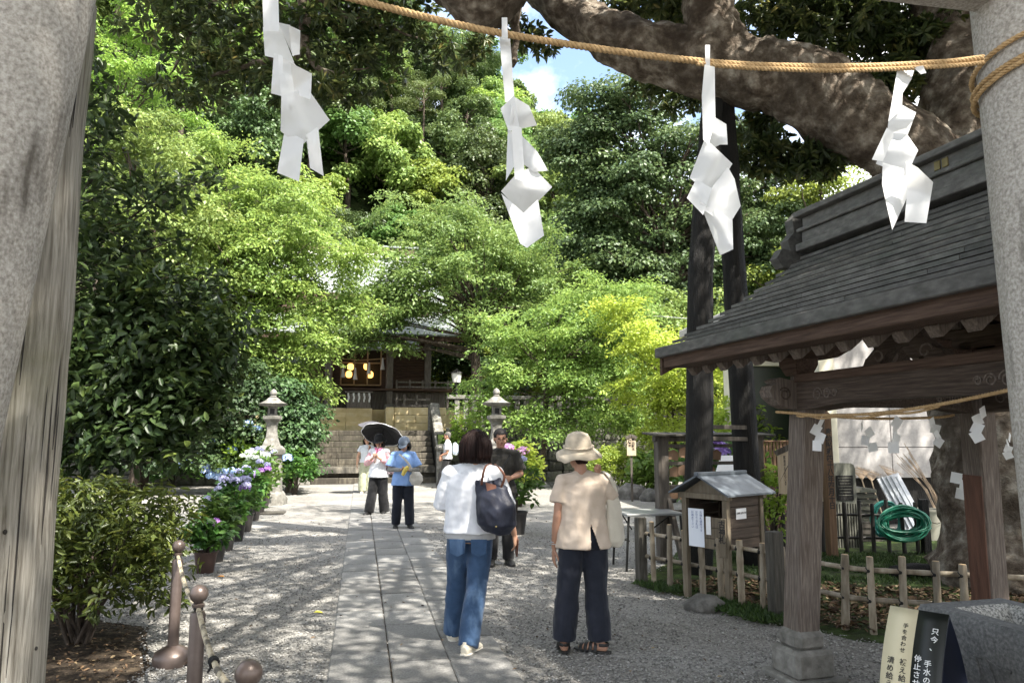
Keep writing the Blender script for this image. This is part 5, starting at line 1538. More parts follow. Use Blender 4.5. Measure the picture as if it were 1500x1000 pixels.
# outer block with sloped hollow; local x to the back, y negative toward the camera
def rect(x0, x1, y0, y1, z): return [Vector((x0, y0, z)), Vector((x1, y0, z)), Vector((x1, y1, z)), Vector((x0, y1, z))]
ou0 = rect(.02, BWx - .02, -BLy + .02, -.02, 0); ou1 = rect(0, BWx, -BLy, 0, BH2 - .035); ou2 = rect(.012, BWx - .012, -BLy + .012, -.012, BH2)
in1 = rect(.12, BWx - .10, -BLy + .13, -.13, BH2); vs = ou0 + ou1 + ou2 + in1
fs = [(3, 2, 1, 0)] + [(a * 4 + i, a * 4 + (i + 1) % 4, a * 4 + 4 + (i + 1) % 4, a * 4 + 4 + i) for a in range(3) for i in range(4)]
b_ = MB().add(vs, fs)
in2 = rect(.145, BWx - .125, -BLy + .16, -.16, BH2 - .02); in3 = rect(.20, BWx - .17, -BLy + .26, -.26, BH2 - .24)
bo = link('basin_block', (lambda me: (me.from_pydata([tuple(v) for v in vs], [], fs), me.update(), me)[2])(bpy.data.meshes.new('basin_block')), M_BASIN, bas)
bm = bmesh.new(); bm.from_mesh(bo.data); bmesh.ops.subdivide_edges(bm, edges=bm.edges[:], cuts=9, use_grid_fill=True)
for v in bm.verts:
    n = noise.noise(v.co * 5) * .008 + noise.noise(v.co * 17) * .004
    if v.co.z < BH2 - .06: v.co.x += n * 1.6; v.co.y += n * 1.6
    else: v.co.z += n * .3
bm.to_mesh(bo.data); bm.free(); bo.data.polygons.foreach_set('use_smooth', [True] * len(bo.data.polygons)); bo.data.set_sharp_from_angle(angle=R(35))
vs2 = in1 + in2 + in3
MB().add(vs2, [(a * 4 + i, a * 4 + 4 + i, a * 4 + 4 + (i + 1) % 4, a * 4 + (i + 1) % 4) for a in range(2) for i in range(4)] + [(8, 9, 10, 11)]).build('trough', M_BASIN_IN, bas)
# low relief carving on the side towards the path: branch strokes and an inscription panel
def relief(pts, r): MB().tube([Vector((-.004 + .004 * noise.noise(Vector((y * 9, z * 9, 0))), y, z)) for y, z in pts], r, 5).build('relief_carving', M_BASIN, bas)
relief([(-.30, .46), (-.36, .44), (-.42, .45), (-.50, .42), (-.56, .42)], .007); relief([(-.36, .44), (-.38, .36), (-.37, .26), (-.40, .15)], .006); relief([(-.42, .45), (-.46, .36), (-.47, .25)], .006)
for q in range(4): relief([(-.62, .46 - q * .055), (-.75, .462 - q * .055), (-.9, .455 - q * .057), (-1.1, .45 - q * .058)], .008)
relief([(-.55, .30), (-.65, .22), (-.75, .24), (-.85, .16)], .007)

# ------------------------------------------------------------------ lettering
def text_mesh(s, size, matr, parent, mw, name='lettering', vertical=True, ext=.0006, lh=.95, bold=.0):
    cu = bpy.data.curves.new('txt', 'FONT')
    cu.body = '\n'.join(s) if vertical else s
    cu.size = size; cu.align_x = 'CENTER'; cu.align_y = 'TOP'; cu.space_line = lh
    cu.extrude = ext; cu.offset = bold; cu.resolution_u = 2
    o = bpy.data.objects.new('txt', cu)
    me = evaluated_mesh(o); bpy.data.curves.remove(cu)
    me.name = name; me.materials.clear(); me.materials.append(matr)
    r = link(name, me, None, parent)
    r.matrix_local = mw
    return r
def frame_m(o, x, y):
    """matrix with origin o, text x axis, text y axis (up)"""
    x = Vector(x).normalized(); y = Vector(y); y = (y - x * y.dot(x)).normalized(); z = x.cross(y)
    m = Matrix((x, y, z)).transposed().to_4x4(); m.translation = Vector(o); return m
M_INK = mat('black_ink', [(.3, (.012, .01, .009)), (.7, (.025, .022, .02))], scale=9, bump=0, rough=.6)
M_INKW = mat('white_print', [(.3, (.72, .72, .70)), (.7, (.8, .8, .78))], scale=9, bump=0, rough=.6)
M_INKB = mat('blue_ink', [(.3, (.10, .14, .30)), (.7, (.16, .2, .38))], scale=9, bump=0, rough=.6)

# ------------------------------------------------------------------ curved notice stand by the basin
M_CREAM = mat('cream_print', [(.3, (.62, .55, .36)), (.7, (.68, .61, .42))], scale=3, bump=.05, rough=.45)
M_SIGNK = mat('black_print', [(.3, (.012, .014, .012)), (.7, (.02, .022, .018))], scale=3, bump=.05, rough=.4)
M_SIGNB = mat('navy_backing', [(.3, (.010, .014, .028)), (.7, (.016, .02, .04))], scale=3, bump=.05, rough=.5)
sg_top = P(1346, 893, 3.78)
sg = empty('notice_stand', (sg_top.x, sg_top.y, 0), R(-48), 'curved leaf shaped notice stand with cream and black halves beside the basin', 'notice stand')
H_S, WS = sg_top.z, .27
# local: x across the panel, y towards the back; front face leans and bows
def sgp(f, side):     # f 0 top .. 1 bottom
    y = -side * (.20 * (1 - (1 - f) ** 2.0) + .035 * math.sin(f * math.pi))
    return y, H_S * (1 - f)
NS = 16
def sheet(x0, x1, side, matr, name, off=0.0):
    m = MB()
    vs = []
    for i in range(NS + 1):
        y0, z0 = sgp(i / NS, side)
        vs += [(x0, y0 - side * off, z0 - abs(off)), (x1, y0 - side * off, z0 - abs(off))]
    m.add(vs, [(2 * i, 2 * i + 1, 2 * i + 3, 2 * i + 2) for i in range(NS)])
    o = m.build(name, matr, sg, True)
    sm = o.modifiers.new('thickness', 'SOLIDIFY'); sm.thickness = .003; sm.offset = 0
    return o
fc = sheet(-WS / 2, .0, 1, M_CREAM, 'cream_panel'); fk = sheet(.0, WS / 2, 1, M_SIGNK, 'black_panel')
sheet(-WS / 2, WS / 2, 1, M_SIGNB, 'inner_face', -.006); sheet(-WS / 2, WS / 2, -1, M_SIGNB, 'back_panel')
MB().box((0, 0, .03), (WS * .8, .3, .02)).build('foot_plate', M_SIGNB, sg)
def sign_col(s, x, f0, size, matr, parent, step=1.08):
    f = f0
    for ch in s:
        if ch != ' ':
            (y0, z0), (y1, z1) = sgp(f, 1), sgp(f + .02, 1)
            upv = Vector((0, y0 - y1, z0 - z1))
            text_mesh(ch, size, matr, parent, frame_m((x, y0 - .0045, z0), (1, 0, 0), upv), 'lettering', False, .0003, bold=.0004)
        f += size * step / H_S / 1.1
sign_col('只今、', .088, .09, .034, M_INKW, fk)
sign_col('手水のご利用は', .072, .28, .034, M_INKW, fk)
sign_col('停止させて頂いて', .028, .26, .034, M_INKW, fk)
sign_col('手を合わせ', -.045, .09, .026, M_INK, fc); sign_col('祓え給い', -.035, .30, .034, M_INK, fc); sign_col('こちらをご', -.030, .62, .026, M_INK, fc)
sign_col('清め給え', -.092, .30, .034, M_INK, fc); sign_col('拝殿に行き', -.088, .62, .026, M_INK, fc)
# ------------------------------------------------------------------ planting bed behind the bamboo fence
random.seed(31)
fA, fB = G(940, 856), G(1139, 906)
fC, fD = G(1236, 930), P(1480, 640, 5.75); fD.z = 0
bedpts = [(fA.x - .12, fA.y + .05), (fA.x + .25, fA.y - .55), (fB.x - .25, fB.y - .12), (fB.x + .1, fB.y - .32), (fC.x, fC.y - .22), (3.3, 5.75), (4.6, 5.5), (8, 5.6), (8.5, 11.6), (2.6, 11.4), (2.0, 9.6)]
bed('planting_bed', wob_ring(bedpts), .004, M_MOSS)
litter('leaf_litter', 3800, [(fB.x + .1, fB.y - .1), (fC.x, fC.y), (3.4, 5.9), (5, 5.9), (5.2, 7.4), (2.2, 8.2), (1.6, 8.0)], 'brown fallen leaves behind the bamboo fence', .03, .085, .04)
L_GRASS = leafmat('moss_grass', [(0, (.02, .04, .01)), (.5, (.04, .075, .018)), (1, (.07, .115, .03))], .3)
def grass(name, n, poly, label, h=.06, z=.03, matr=None):
    xs = [p[0] for p in poly]; ys = [p[1] for p in poly]; out = []
    while len(out) < n:
        x, y = random.uniform(min(xs), max(xs)), random.uniform(min(ys), max(ys)); ins = False; j = len(poly) - 1
        for i in range(len(poly)):
            if (poly[i][1] > y) != (poly[j][1] > y) and x < (poly[j][0] - poly[i][0]) * (y - poly[i][1]) / (poly[j][1] - poly[i][1]) + poly[i][0]: ins = not ins
            j = i
        if ins and noise.noise(Vector((x * 1.7, y * 1.7, 0))) > -.25: out.append((x, y, z))
    d = RNG.normal(size=(n, 3)) * .5 + np.array([0, 0, 1])
    me = leafmesh(name, out, RNG.normal(size=(n, 3)) * .6 + np.array([0, -1, 0]), d, RNG.uniform(.6, 1.4, n) * h, .22)
    return tag(link(name, me, matr or L_GRASS), label, 'grass', kind='stuff')
grass('moss_grass', 9000, [(2.7, 7.9), (5.0, 7.9), (5.6, 10.0), (2.6, 10.0)], 'low green moss and grass before the black fence', .045)
grass('border_grass', 2600, [(fA.x - .1, fA.y - .1), (fA.x + .1, fA.y - .55), (fB.x - .3, fB.y - .22), (fB.x + .05, fB.y - .3), (fB.x + .05, fB.y + .05), (fA.x + .1, fA.y + .1)], 'dark tuft grass along the foot of the bamboo fence', .05)

# ------------------------------------------------------------------ bamboo fence
M_BAM = mat('aged_bamboo', [(.3, (.13, .10, .066)), (.5, (.23, .19, .135)), (.7, (.33, .29, .225))], scale=9, stretch=(2, 2, .5), bump=.2, rough=.55, spec=.4, jitter=.28, big=(3, (.14, .12, .09), .5, .5, .7))
M_CORD = mat('black_cord', [(.3, (.006, .006, .006)), (.7, (.014, .013, .012))], scale=20, bump=.3, rough=.8)
M_POSTW = mat('dark_fence_post', [(.3, (.035, .032, .026)), (.55, (.075, .068, .055)), (.75, (.13, .12, .10))], scale=7, stretch=(5, 5, .5), bump=.7, bscale=18, rough=.9, jitter=.15)
def bamboo(a, b, r, nodes_=3, seg=10):
    a, b = Vector(a), Vector(b); m = MB()
    pts, rad = [], []
    n = nodes_ * 5
    ph = random.random()
    for i in range(n + 1):
        f = i / n; pts.append(a.lerp(b, f))
        q = (f * nodes_ + ph) % 1
        rad.append(r * (1.10 if q < .12 else 1.0) * (1 - .06 * f))
    m.tube(pts, rad, seg)
    return m
def knot(parent, c, r, ax):
    ax = Vector(ax).normalized(); x = ax.cross(Vector((0, 0, 1))); x = x.normalized() if x.length > .01 else Vector((1, 0, 0)); z = Vector((0, 0, 1))
    m = MB()
    for s in (-1, 1):
        pts = [Vector(c) + (x * math.cos(t) * r * 1.25 + (z * .75 * s + ax * .75) * math.sin(t) * r * .9) for t in np.linspace(0, 6.28, 11)]
        m.tube(pts, .006, 5)
    m.ball(Vector(c) - x * r * 1.25 * (1 if x.y > 0 else -1), .014, 8, 6)
    m.build('cord_knot', M_CORD, parent)
def bamboo_fence(name, label, pts_px, rail_z, matr, r, rr, posts, cat='fence', knots=True, ends=(), kn=M_CORD):
    """posts: list of (world base, top z, lean)"""
    o = posts[0][0]
    e = empty(name, (o.x, o.y, 0), 0, label, cat)
    for b, tz_, ln in posts:
        l0 = Vector((b.x - o.x, b.y - o.y, -.03)); l1 = l0 + Vector((ln[0], ln[1], tz_ + .03))
        bamboo(l0, l1, r * random.uniform(.9, 1.1)).build('bamboo_post', matr, e, 50)
        MB().lathe([(r * .75, 0), (r * .75, .004)], 10, l1 + Vector((0, 0, -.001))).build('cut_end', M_PALEW if matr is M_BAM else matr, e)
    first, last = posts[0][0] - o, posts[-1][0] - o
    off = Vector((0, r + rr * .7, 0))
    for z in rail_z:
        n = max(1, len(posts) // 6)
        chain = [Vector((p[0].x - o.x, p[0].y - o.y, z)) + off for p in posts]
        chain[0] += (chain[0] - chain[1]).normalized() * .1; chain[-1] += (chain[-1] - chain[-2]).normalized() * .12
        m = MB(); a_, r_ = smooth_path(chain, [rr] * len(chain), 4)
        m.tube(a_, [q * (1.12 if i % 5 == 0 else 1) for i, q in enumerate(r_)], 9)
        m.build('bamboo_rail', matr, e, 50)
        if knots:
            for b, tz_, ln in posts:
                knot(e, Vector((b.x - o.x + ln[0] * z / tz_, b.y - o.y + ln[1] * z / tz_ + r * .7, z)), r, (last - first).normalized())
    for b, tz_, w in ends:
        MB().box((b.x - o.x, b.y - o.y, tz_ / 2 - .03), (w, w, tz_ + .06), rotm(0, 0, R(20)), .008).build('end_post', M_POSTW, e)
    return e
pl = []
pxs = [(957, 764), (980, 768), (1004, 776), (1028, 779), (1055, 788), (1084, 790), (1114, 795)]
for i, (px, pt) in enumerate(pxs):
    f = (px - 940) / 199; b = fA.lerp(fB, f ** .92)
    b = Vector((P(px, 800, b.y).x, b.y, 0))
    top = P(px, pt, b.y).z
    pl.append((b, top, (random.uniform(-.02, .02), random.uniform(-.03, .01))))
bamboo_fence('bamboo_fence', 'low bamboo fence of thick canes tied with black cord before the letter box', None, (.30, .535), M_BAM, .030, .019, pl, ends=((fA, .70, .10), (fB, .735, .115)))
pl = []
for px, pt, Y in ((1150, 800, 6.75), (1236, 811, 6.2), (1277, 815, 6.05), (1322, 815, 5.98), (1372, 821, 5.9), (1412, 826, 5.85), (1470, 832, 5.75), (1530, 838, 5.7), (1600, 842, 5.65)):
    b = P(px, 880, Y); b.z = 0
    pl.append((b, P(px, pt, Y).z, (random.uniform(-.025, .025), random.uniform(-.03, .01))))
bamboo_fence('bamboo_fence', 'pale bamboo fence running behind the pavilion posts and basin', None, (.27, .50), M_BAM, .031, .02, pl)
M_BLKBAM = mat('black_bamboo', [(.3, (.010, .009, .008)), (.6, (.025, .022, .018)), (.8, (.06, .052, .042))], scale=10, stretch=(2, 2, .5), bump=.3, rough=.6, jitter=.3)
pl = []
for px in (1112, 1136, 1150, 1182, 1206, 1224, 1241, 1262, 1280, 1303, 1325, 1345):
    Y = 10.1 + (px - 1240) * -.0012; b = P(px, 800, Y); b.z = 0
    pl.append((b, random.uniform(.66, .74), (random.uniform(-.02, .02), 0)))
e = bamboo_fence('black_fence', 'low blackened fence in front of the stone tablet and green hose', None, (.22, .52), M_BLKBAM, .026, .017, pl, knots=False)
ep = P(1357, 800, 9.95); ep.z = 0
MB().box((ep.x - pl[0][0].x, ep.y - pl[0][0].y, .36), (.10, .10, .76), None, .008).build('end_post', M_CHAR, e)

# ------------------------------------------------------------------ wooden box for old charms
M_BOXW = mat('dark_box_wood', [(.3, (.035, .024, .017)), (.55, (.07, .05, .036)), (.75, (.11, .082, .06))], scale=6, stretch=(.5, 5, 6), bump=.4, bscale=16, rough=.75)
M_BOXF = mat('box_frame_wood', [(.3, (.10, .08, .055)), (.55, (.16, .13, .09)), (.75, (.22, .19, .14))], scale=6, stretch=(5, 5, .5), bump=.4, bscale=16, rough=.8)
M_BLUEMETAL = mat('blue_grey_metal', [(.3, (.075, .09, .105)), (.55, (.11, .13, .15)), (.75, (.16, .18, .20))], scale=9, bump=.2, rough=.45, spec=.5, big=(3, (.06, .065, .07), .5, .5, .7))
M_SHEET = mat('notice_paper', [(.3, (.70, .73, .80)), (.7, (.76, .79, .84))], scale=4, bump=.05, rough=.6)
bA = R(38)
c0 = P(1066, 800, 7.1)
bw, bl = .50, .56
brx, bry = Vector((math.cos(bA), math.sin(bA), 0)), Vector((-math.sin(bA), math.cos(bA), 0))
bc = Vector((c0.x, c0.y, 0)) + brx * bl / 2 + bry * bw / 2
bx = empty('charm_box', bc, bA, 'roofed dark wooden box for old charms behind the bamboo fence', 'wooden box')
z0, z1, zr = .49, .985, 1.175
# local: x ridge direction (front gable at -x), y left/back
for s in (-1, 1):
    for q in range(5):
        MB().box((0, s * (bw / 2 - .012), z0 + .05 + q * .1), (bl - .05, .02, .096), None, .003).build('side_plank', M_BOXW, bx)
MB().box((bl / 2 - .012, 0, (z0 + z1) / 2), (.02, bw - .03, z1 - z0)).build('back_panel', M_BOXW, bx)
MB().box((0, 0, z0 + .01), (bl - .04, bw - .05, .02)).build('floor_panel', M_BOXW, bx)
for q in range(3):
    MB().box((-bl / 2 + .012, .0, z0 + .05 + q * .1), (.02, bw - .08, .096), None, .003).build('front_plank', M_BOXF, bx)
for sx in (-1, 1):
    for sy in (-1, 1):
        MB().box((sx * (bl / 2 - .01), sy * (bw / 2 - .01), (z1 - .04) / 2), (.055, .055, z1 + .04), None, .004).build('leg', M_BOXF, bx)
MB().box((-bl / 2 - .0, 0, z1 - .0), (.06, bw + .10, .055), None, .004).build('front_beam', M_BOXF, bx)
MB().box((bl / 2 - .0, 0, z1 - .0), (.06, bw + .10, .055), None, .004).build('rear_beam', M_BOXF, bx)
MB().prism([Vector((-bl / 2 + .005, -bw / 2, z1 + .028)), Vector((-bl / 2 + .005, bw / 2, z1 + .028)), Vector((-bl / 2 + .005, 0, zr - .02))], (0, 0, 0), (.02, 0, 0)).build('gable_board', M_BOXF, bx)
for s in (-1, 1):
    a, b = Vector((0, 0, zr)), Vector((0, s * (bw / 2 + .10), z1 + .012))
    m = MB(); dx = bl / 2 + .11
    m.prism([Vector((-dx, a.y, a.z)), Vector((dx, a.y, a.z)), Vector((dx, b.y, b.z)), Vector((-dx, b.y, b.z))], (0, 0, 0), (0, 0, .018))
    m.build('roof_panel', M_BLUEMETAL, bx)
MB().box((0, 0, zr + .022), (bl + .24, .055, .035), None, .006).build('ridge_cap', M_BLUEMETAL, bx)
fx = -bl / 2 - .003
pp = MB().box((fx - .006, .10, z0 + .19), (.003, .185, .36)).build('notice_sheet', M_SHEET, bx)
for i, (yy, s_) in enumerate(((.04, '古神札納所です'), (.09, 'お守りお札は'), (.14, 'お納め下さい'))):
    text_mesh(s_, .030, M_INKB, pp, frame_m((fx - .009, yy, z0 + .35), (0, -1, 0), (0, 0, 1)), 'lettering', True, .0003)
MB().box((fx - .006, -.045, z0 + .22), (.003, .055, .17)).build('small_notice', M_PAPER, bx)
text_mesh('古神札', .075, M_INK, bx, frame_m((fx - .030, -.215, z0 + .28), (0, -1, 0), (0, 0, 1)), 'lettering', True, .0006, bold=.0015)
MB().box((fx - .018, -.215, z0 + .12), (.016, .075, .36), None, .003).build('name_board', M_BOXF, bx)
lb = MB().box((-.06, -bw / 2 - .006, z0 + .335), (.16, .003, .10)).build('side_label', M_PAPER, bx)
text_mesh('古神札以外不可', .022, M_INK, lb, frame_m((-.06, -bw / 2 - .009, z0 + .35), (1, 0, 0), (0, 0, 1)), 'lettering', False, .0003, bold=.0006)

# ------------------------------------------------------------------ ema rack, tablets, table, stakes
M_RACK = mat('rack_wood', [(.3, (.05, .042, .034)), (.55, (.105, .09, .075)), (.75, (.17, .15, .13))], scale=6, stretch=(4, 4, .5), bump=.5, bscale=16, rough=.85)
ry = 9.5
rk = P(968, 640, ry); rk.z = 0
rack = empty('tablet_rack', rk, R(14), 'roofed wooden rack for votive tablets behind the prop logs', 'rack')
rw_ = 1.35
zt = P(968, 637, ry).z
for x in (0, rw_):
    MB().box((x, 0, zt / 2), (.15, .13, zt), None, .008).build('post', M_RACK, rack)
    MB().bar((x + (.10 if x == 0 else -.1), -.35, 0), (x + (.06 if x == 0 else -.06), -.03, .8), .06, .06).build('brace', M_RACK, rack)
MB().box((rw_ / 2, 0, zt + .012), (rw_ + .34, .42, .024), rotm(R(4), 0, 0), .004).build('roof_board', M_POSTW, rack)
MB().box((rw_ / 2, 0, zt - .045), (rw_ + .2, .10, .07), None, .006).build('head_beam', M_RACK, rack)
for z in (.62, .93, 1.22, 1.44):
    MB().box((rw_ / 2, -.02, z), (rw_ - .14, .035, .045), None, .004).build('crossbar', M_RACK, rack)
M_EMA = mat('tablet_wood', [(.3, (.14, .075, .042)), (.55, (.22, .13, .075)), (.75, (.30, .19, .12))], scale=7, bump=.2, rough=.7, jitter=.25)
em = MB().prism([Vector(p) for p in ((-.07, 0, -.10), (.07, 0, -.10), (.07, 0, 0), (0, 0, .035), (-.07, 0, 0))], (0, 0, 0), (0, .008, 0)).mesh('votive_tablet', False, M_EMA)
emi = 0
for z, n, wh in ((1.40, 5, 'top'), (1.19, 4, 'middle'), (.90, 6, 'lower')):
    for k in range(n):
        x = .14 + k * .16 + random.uniform(-.03, .03)
        p = rk + rotm(0, 0, R(14)) @ Vector((x, -.052 - .010 * (k % 2), z - .02 + random.uniform(-.02, .02)))
        tag(link('votive_tablet', em, None, None, p, (random.uniform(-.08, .08), random.uniform(-.25, .25), R(14))), 'small brown votive tablet hanging on the %s bar of the rack' % wh, 'votive tablet', 'tablets on the %s bar' % wh)
M_TABLE = mat('grey_table_top', [(.3, (.20, .205, .20)), (.7, (.30, .305, .30))], scale=5, bump=.1, rough=.5)
M_DMETAL = mat('dark_metal', [(.3, (.02, .02, .02)), (.7, (.04, .04, .038))], scale=8, bump=.1, rough=.45, metal=.6)
tb_ = P(938, 640, 9.0); tb_.z = 0
table = empty('folding_table', tb_, R(10), 'grey topped folding table with thin dark legs beside the ema rack', 'table')
tzv = P(938, 752, 9.0).z
MB().box((.12, .15, tzv), (.72, .60, .028), None, .006).build('table_top', M_TABLE, table)
for x in (-.2, .44):
    for y in (-.1, .4):
        MB().bar((x, y, tzv - .014), (x + (.04 if x > 0 else -.04), y, 0), .022, .022).build('leg', M_DMETAL, table)
    MB().bar((x, -.1, tzv - .3), (x, .4, tzv - .3), .016, .016).build('stretcher', M_DMETAL, table)
    MB().bar((x, .15, tzv - .02), (x * .4, .15, tzv - .2), .014, .014).build('brace', M_DMETAL, table)
M_PLAQ = mat('pale_plaque_wood', [(.3, (.42, .32, .21)), (.55, (.52, .42, .30)), (.75, (.60, .50, .37))], scale=6, stretch=(5, 5, .5), bump=.2, rough=.7)
def plaque(name, label, px, Y, py0, py1, wpx, text_cols, post=True, yaw=0, roof=True, size=None):
    c = P(px, (py0 + py1) / 2, Y); zt_, zb_ = P(px, py0, Y).z, P(px, py1, Y).z; w = wpx * Y / F
    e = empty(name, (c.x, c.y, 0), yaw, label, 'sign')
    h = zt_ - zb_; pk = w * .22
    bd = MB().prism([Vector((-w / 2, 0, zb_)), Vector((w / 2, 0, zb_)), Vector((w / 2, 0, zt_ - pk)), Vector((0, 0, zt_)), Vector((-w / 2, 0, zt_ - pk))], (0, 0, 0), (0, .025, 0)).build('board', M_PLAQ, e)
    if post: MB().box((0, .045, zt_ * .48), (w * .22, .035, zt_ * .96)).build('stake', M_RACK, e)
    if roof:
        for s in (-1, 1):
            MB().bar((s * (w / 2 + .03), -.01, zt_ - pk - .005), (0, -.01, zt_ + .012), .07, .018, (0, 1, 0)).build('roof_strip', M_RACK, e)
    for x, z, s_, sz in text_cols:
        text_mesh(s_, sz * h, M_INK, bd, frame_m((x * w, -.002, zb_ + z * h), (1, 0, 0), (0, 0, 1)), 'lettering', True, .0004, bold=sz * h * .02, lh=.92)
    return e
plaque('notice_stake', 'pale wooden notice stake standing in the golden shrub', 925, 18.3, 638, 667, 13, [(.18, .86, '奉納献木', .17), (-.2, .82, '御神前', .14)])
plaque('sacred_tree_sign', 'pale roofed sign with black lettering about the sacred tree', 1160, 9.4, 655, 723, 38, [(.12, .88, '御神木たぶの木', .115), (-.25, .82, '樹齢数百年と伝えられています', .05), (.36, .85, '天然記念物に指定', .05)], yaw=R(-10))
# tall prayer stake with a date and the stone tablet
M_STAKE = mat('brown_stake', [(.3, (.10, .055, .03)), (.6, (.17, .10, .055)), (.8, (.22, .14, .08))], scale=6, stretch=(5, 5, .5), bump=.4, rough=.8)
sk = P(1210, 640, 9.75); sk.z = 0
st = empty('dated_stake', sk, R(12), 'brown wooden stake with a vertical date, standing beside the stone tablet', 'sign')
MB().box((0, 0, .92), (.11, .11, 1.84), None, .006).build('stake', M_STAKE, st)
MB().lathe([(.075, 1.84), (.002, 1.92)], 4, (0, 0, 0), 0, R(45)).build('point', M_STAKE, st)
text_mesh('奉納昭和四十八年四月十日', .095, M_INK, st, frame_m((0, -.057, 1.66), (1, 0, 0), (0, 0, 1)), 'lettering', True, .0005, bold=.002, lh=.9)
M_STELE = mat('stele_stone', [(.3, (.06, .062, .05)), (.5, (.12, .122, .10)), (.7, (.2, .2, .165))], scale=5, stretch=(3, 3, .6), bump=.6, bscale=20, rough=.9)
se = P(1234, 640, 10.5); se.z = 0
ste = empty('stone_tablet', se, R(8), 'upright grey stone tablet with dark inscription panel behind the black fence', 'stone tablet')
hs = P(1234, 678, 10.5).z
prof = [(-.17, 0), (.17, 0), (.165, hs - .08), (.145, hs - .025), (.10, hs), (-.12, hs), (-.15, hs - .03), (-.16, hs - .08)]
MB().prism([Vector((x, 0, z)) for x, z in prof], (0, 0, 0), (0, .16, 0)).build('slab', M_STELE, ste)
ip = MB().box((-.01, -.006, hs - .34), (.25, .012, .34), None, .003).build('inscription_panel', M_CHAR, ste)
for k in range(7):
    MB().box((-.01, -.0135, hs - .2 - k * .04), (.2 - .02 * (k % 3), .003, .008)).build('inscription_line', M_STELE, ip)
for k in range(8): MB().box((-.14 + k * .04, -.003, hs * .28), (.010, .006, hs * .5)).build('flute', M_CHAR, ste)

# ------------------------------------------------------------------ garden building with pale wall, tools leaning on it
M_WALLW = mat('pale_render', [(.3, (.33, .315, .305)), (.55, (.39, .372, .36)), (.75, (.44, .42, .405))], scale=30, detail=4, bump=.2, bscale=60, bdist=.004, rough=.85, big=(1.2, (.26, .245, .23), .5, .5, .75))
M_CREAMW = mat('cream_frame', [(.3, (.50, .47, .36)), (.7, (.60, .57, .45))], scale=4, bump=.1, rough=.7)
M_GDOOR = mat('dark_green_door', [(.3, (.012, .02, .010)), (.7, (.022, .034, .016))], scale=3, bump=.1, rough=.4)
wl0 = P(1222, 640, 13.4); wl0.z = 0
gb = empty('garden_building', wl0, R(6), 'pale rendered building with dark green door behind the pavilion', 'building')
gz = 4.2
zb0 = P(1300, 700, 13.4).z
pn_w = 1.05
for k in range(6):
    for (za, zc) in ((zb0, P(1300, 655, 13.4).z), (P(1300, 655, 13.4).z, gz)):
        MB().box((.0 + pn_w * (k + .5), .0, (za + zc) / 2), (pn_w - .012, .10, zc - za - .012), None, .004).build('wall_panel', M_WALLW, gb)
MB().box((3.1, .12, gz / 2), (6.3, .10, gz - .02)).build('wall_core', M_CHAR, gb)
MB().box((-.17, -.05, gz / 2), (.30, .24, gz), None, .01).build('corner_pier', M_CREAMW, gb)
MB().box((3.0, 3, gz + .1), (7.2, 7.0, .2), None, .02).build('roof_slab', M_WALLW, gb)
MB().box((6.25, 3, gz / 2), (.12, 6.0, gz)).build('side_wall', M_WALLW, gb)
# annex with the dark green door
ax0 = -1.42
MB().box((ax0 + .14, .9, 1.9), (.28, .2, 3.8), None, .01).build('door_jamb', M_CREAMW, gb)
MB().box((-.52, .9, 3.35), (1.8, .2, .9), None, .01).build('door_header', M_CREAMW, gb)
dr_o = MB().box((-.55, .98, 1.55), (1.5, .06, 2.7), None, .008).build('door', M_GDOOR, gb)
MB().box((-.15, .94, 1.5), (.03, .05, .14), None, .006).build('handle', M_DMETAL, dr_o)
MB().box((-.7, .75, .11), (1.6, .5, .22), None, .01).build('step', M_LICHEN, gb); MB().box((-.7, .95, .3), (1.6, .4, .2), None, .01).build('step', M_LICHEN, gb)
MB().box((-.45, 1.3, 1.9), (1.9, .5, 3.78)).build('annex_block', M_CREAMW, gb)
# slatted cabinet by the door
cbx = P(1138, 640, 12.3); cbx.z = 0
cab = empty('slatted_cabinet', cbx, R(5), 'reddish brown slatted cabinet before the dark green door', 'cabinet')
zc0, zc1 = .85, P(1138, 647, 12.3).z
for k in range(9): MB().box((-.24 + k * .06, 0, (zc0 + zc1) / 2), (.045, .02, zc1 - zc0), None, .003).build('slat', M_STAKE, cab)
MB().box((0, .15, zc1 + .012), (.62, .38, .025), None, .004).build('top', M_STAKE, cab); MB().box((0, .17, zc0 / 2 + .2), (.54, .28, zc1 - .25)).build('carcass', M_DWOOD, cab)

def lean(name, label, cat, a, b): pass
M_TOOLH = mat('tool_handle', [(.3, (.22, .17, .11)), (.7, (.34, .28, .2))], scale=8, bump=.2, rough=.7, jitter=.3)
M_TWIGB = mat('broom_twig', [(.3, (.25, .18, .12)), (.7, (.40, .31, .22))], scale=12, bump=.2, rough=.8)
def rake(label, hpx, hpy, fpx, fpy, Yt, Yb, hw, hl):
    top, bot = P(hpx, hpy, Yt), P(fpx, fpy, Yb); bot.z = max(.0, bot.z)
    e = empty('bamboo_rake', bot, 0, label, 'rake')
    d = (top - bot); L = d.length; u = d.normalized(); s = u.cross(Vector((0, 1, 0))).normalized()
    MB().tube([(0, 0, 0), d], [.014, .012], 7).build('handle', M_TOOLH, e, True)
    m = MB()
    for k in range(15):
        f = (k - 7) / 7
        tip = d + u * hl * (1 - .12 * f * f) + s * (hw * f)
        m.tube([d - u * .05, d + u * hl * .5 + s * (hw * .55 * f), tip, tip + Vector((0, -.05, -.01))], .004, 4)
    m.build('tines', M_TWIGB, e)
    for q in (.45, .75):
        MB().tube([d + u * hl * q + s * (hw * q * 1.1 * f) + Vector((0, -.006, 0)) for f in np.linspace(-1, 1, 9)], .006, 4).build('binding', M_TWIGB, e)
    return e
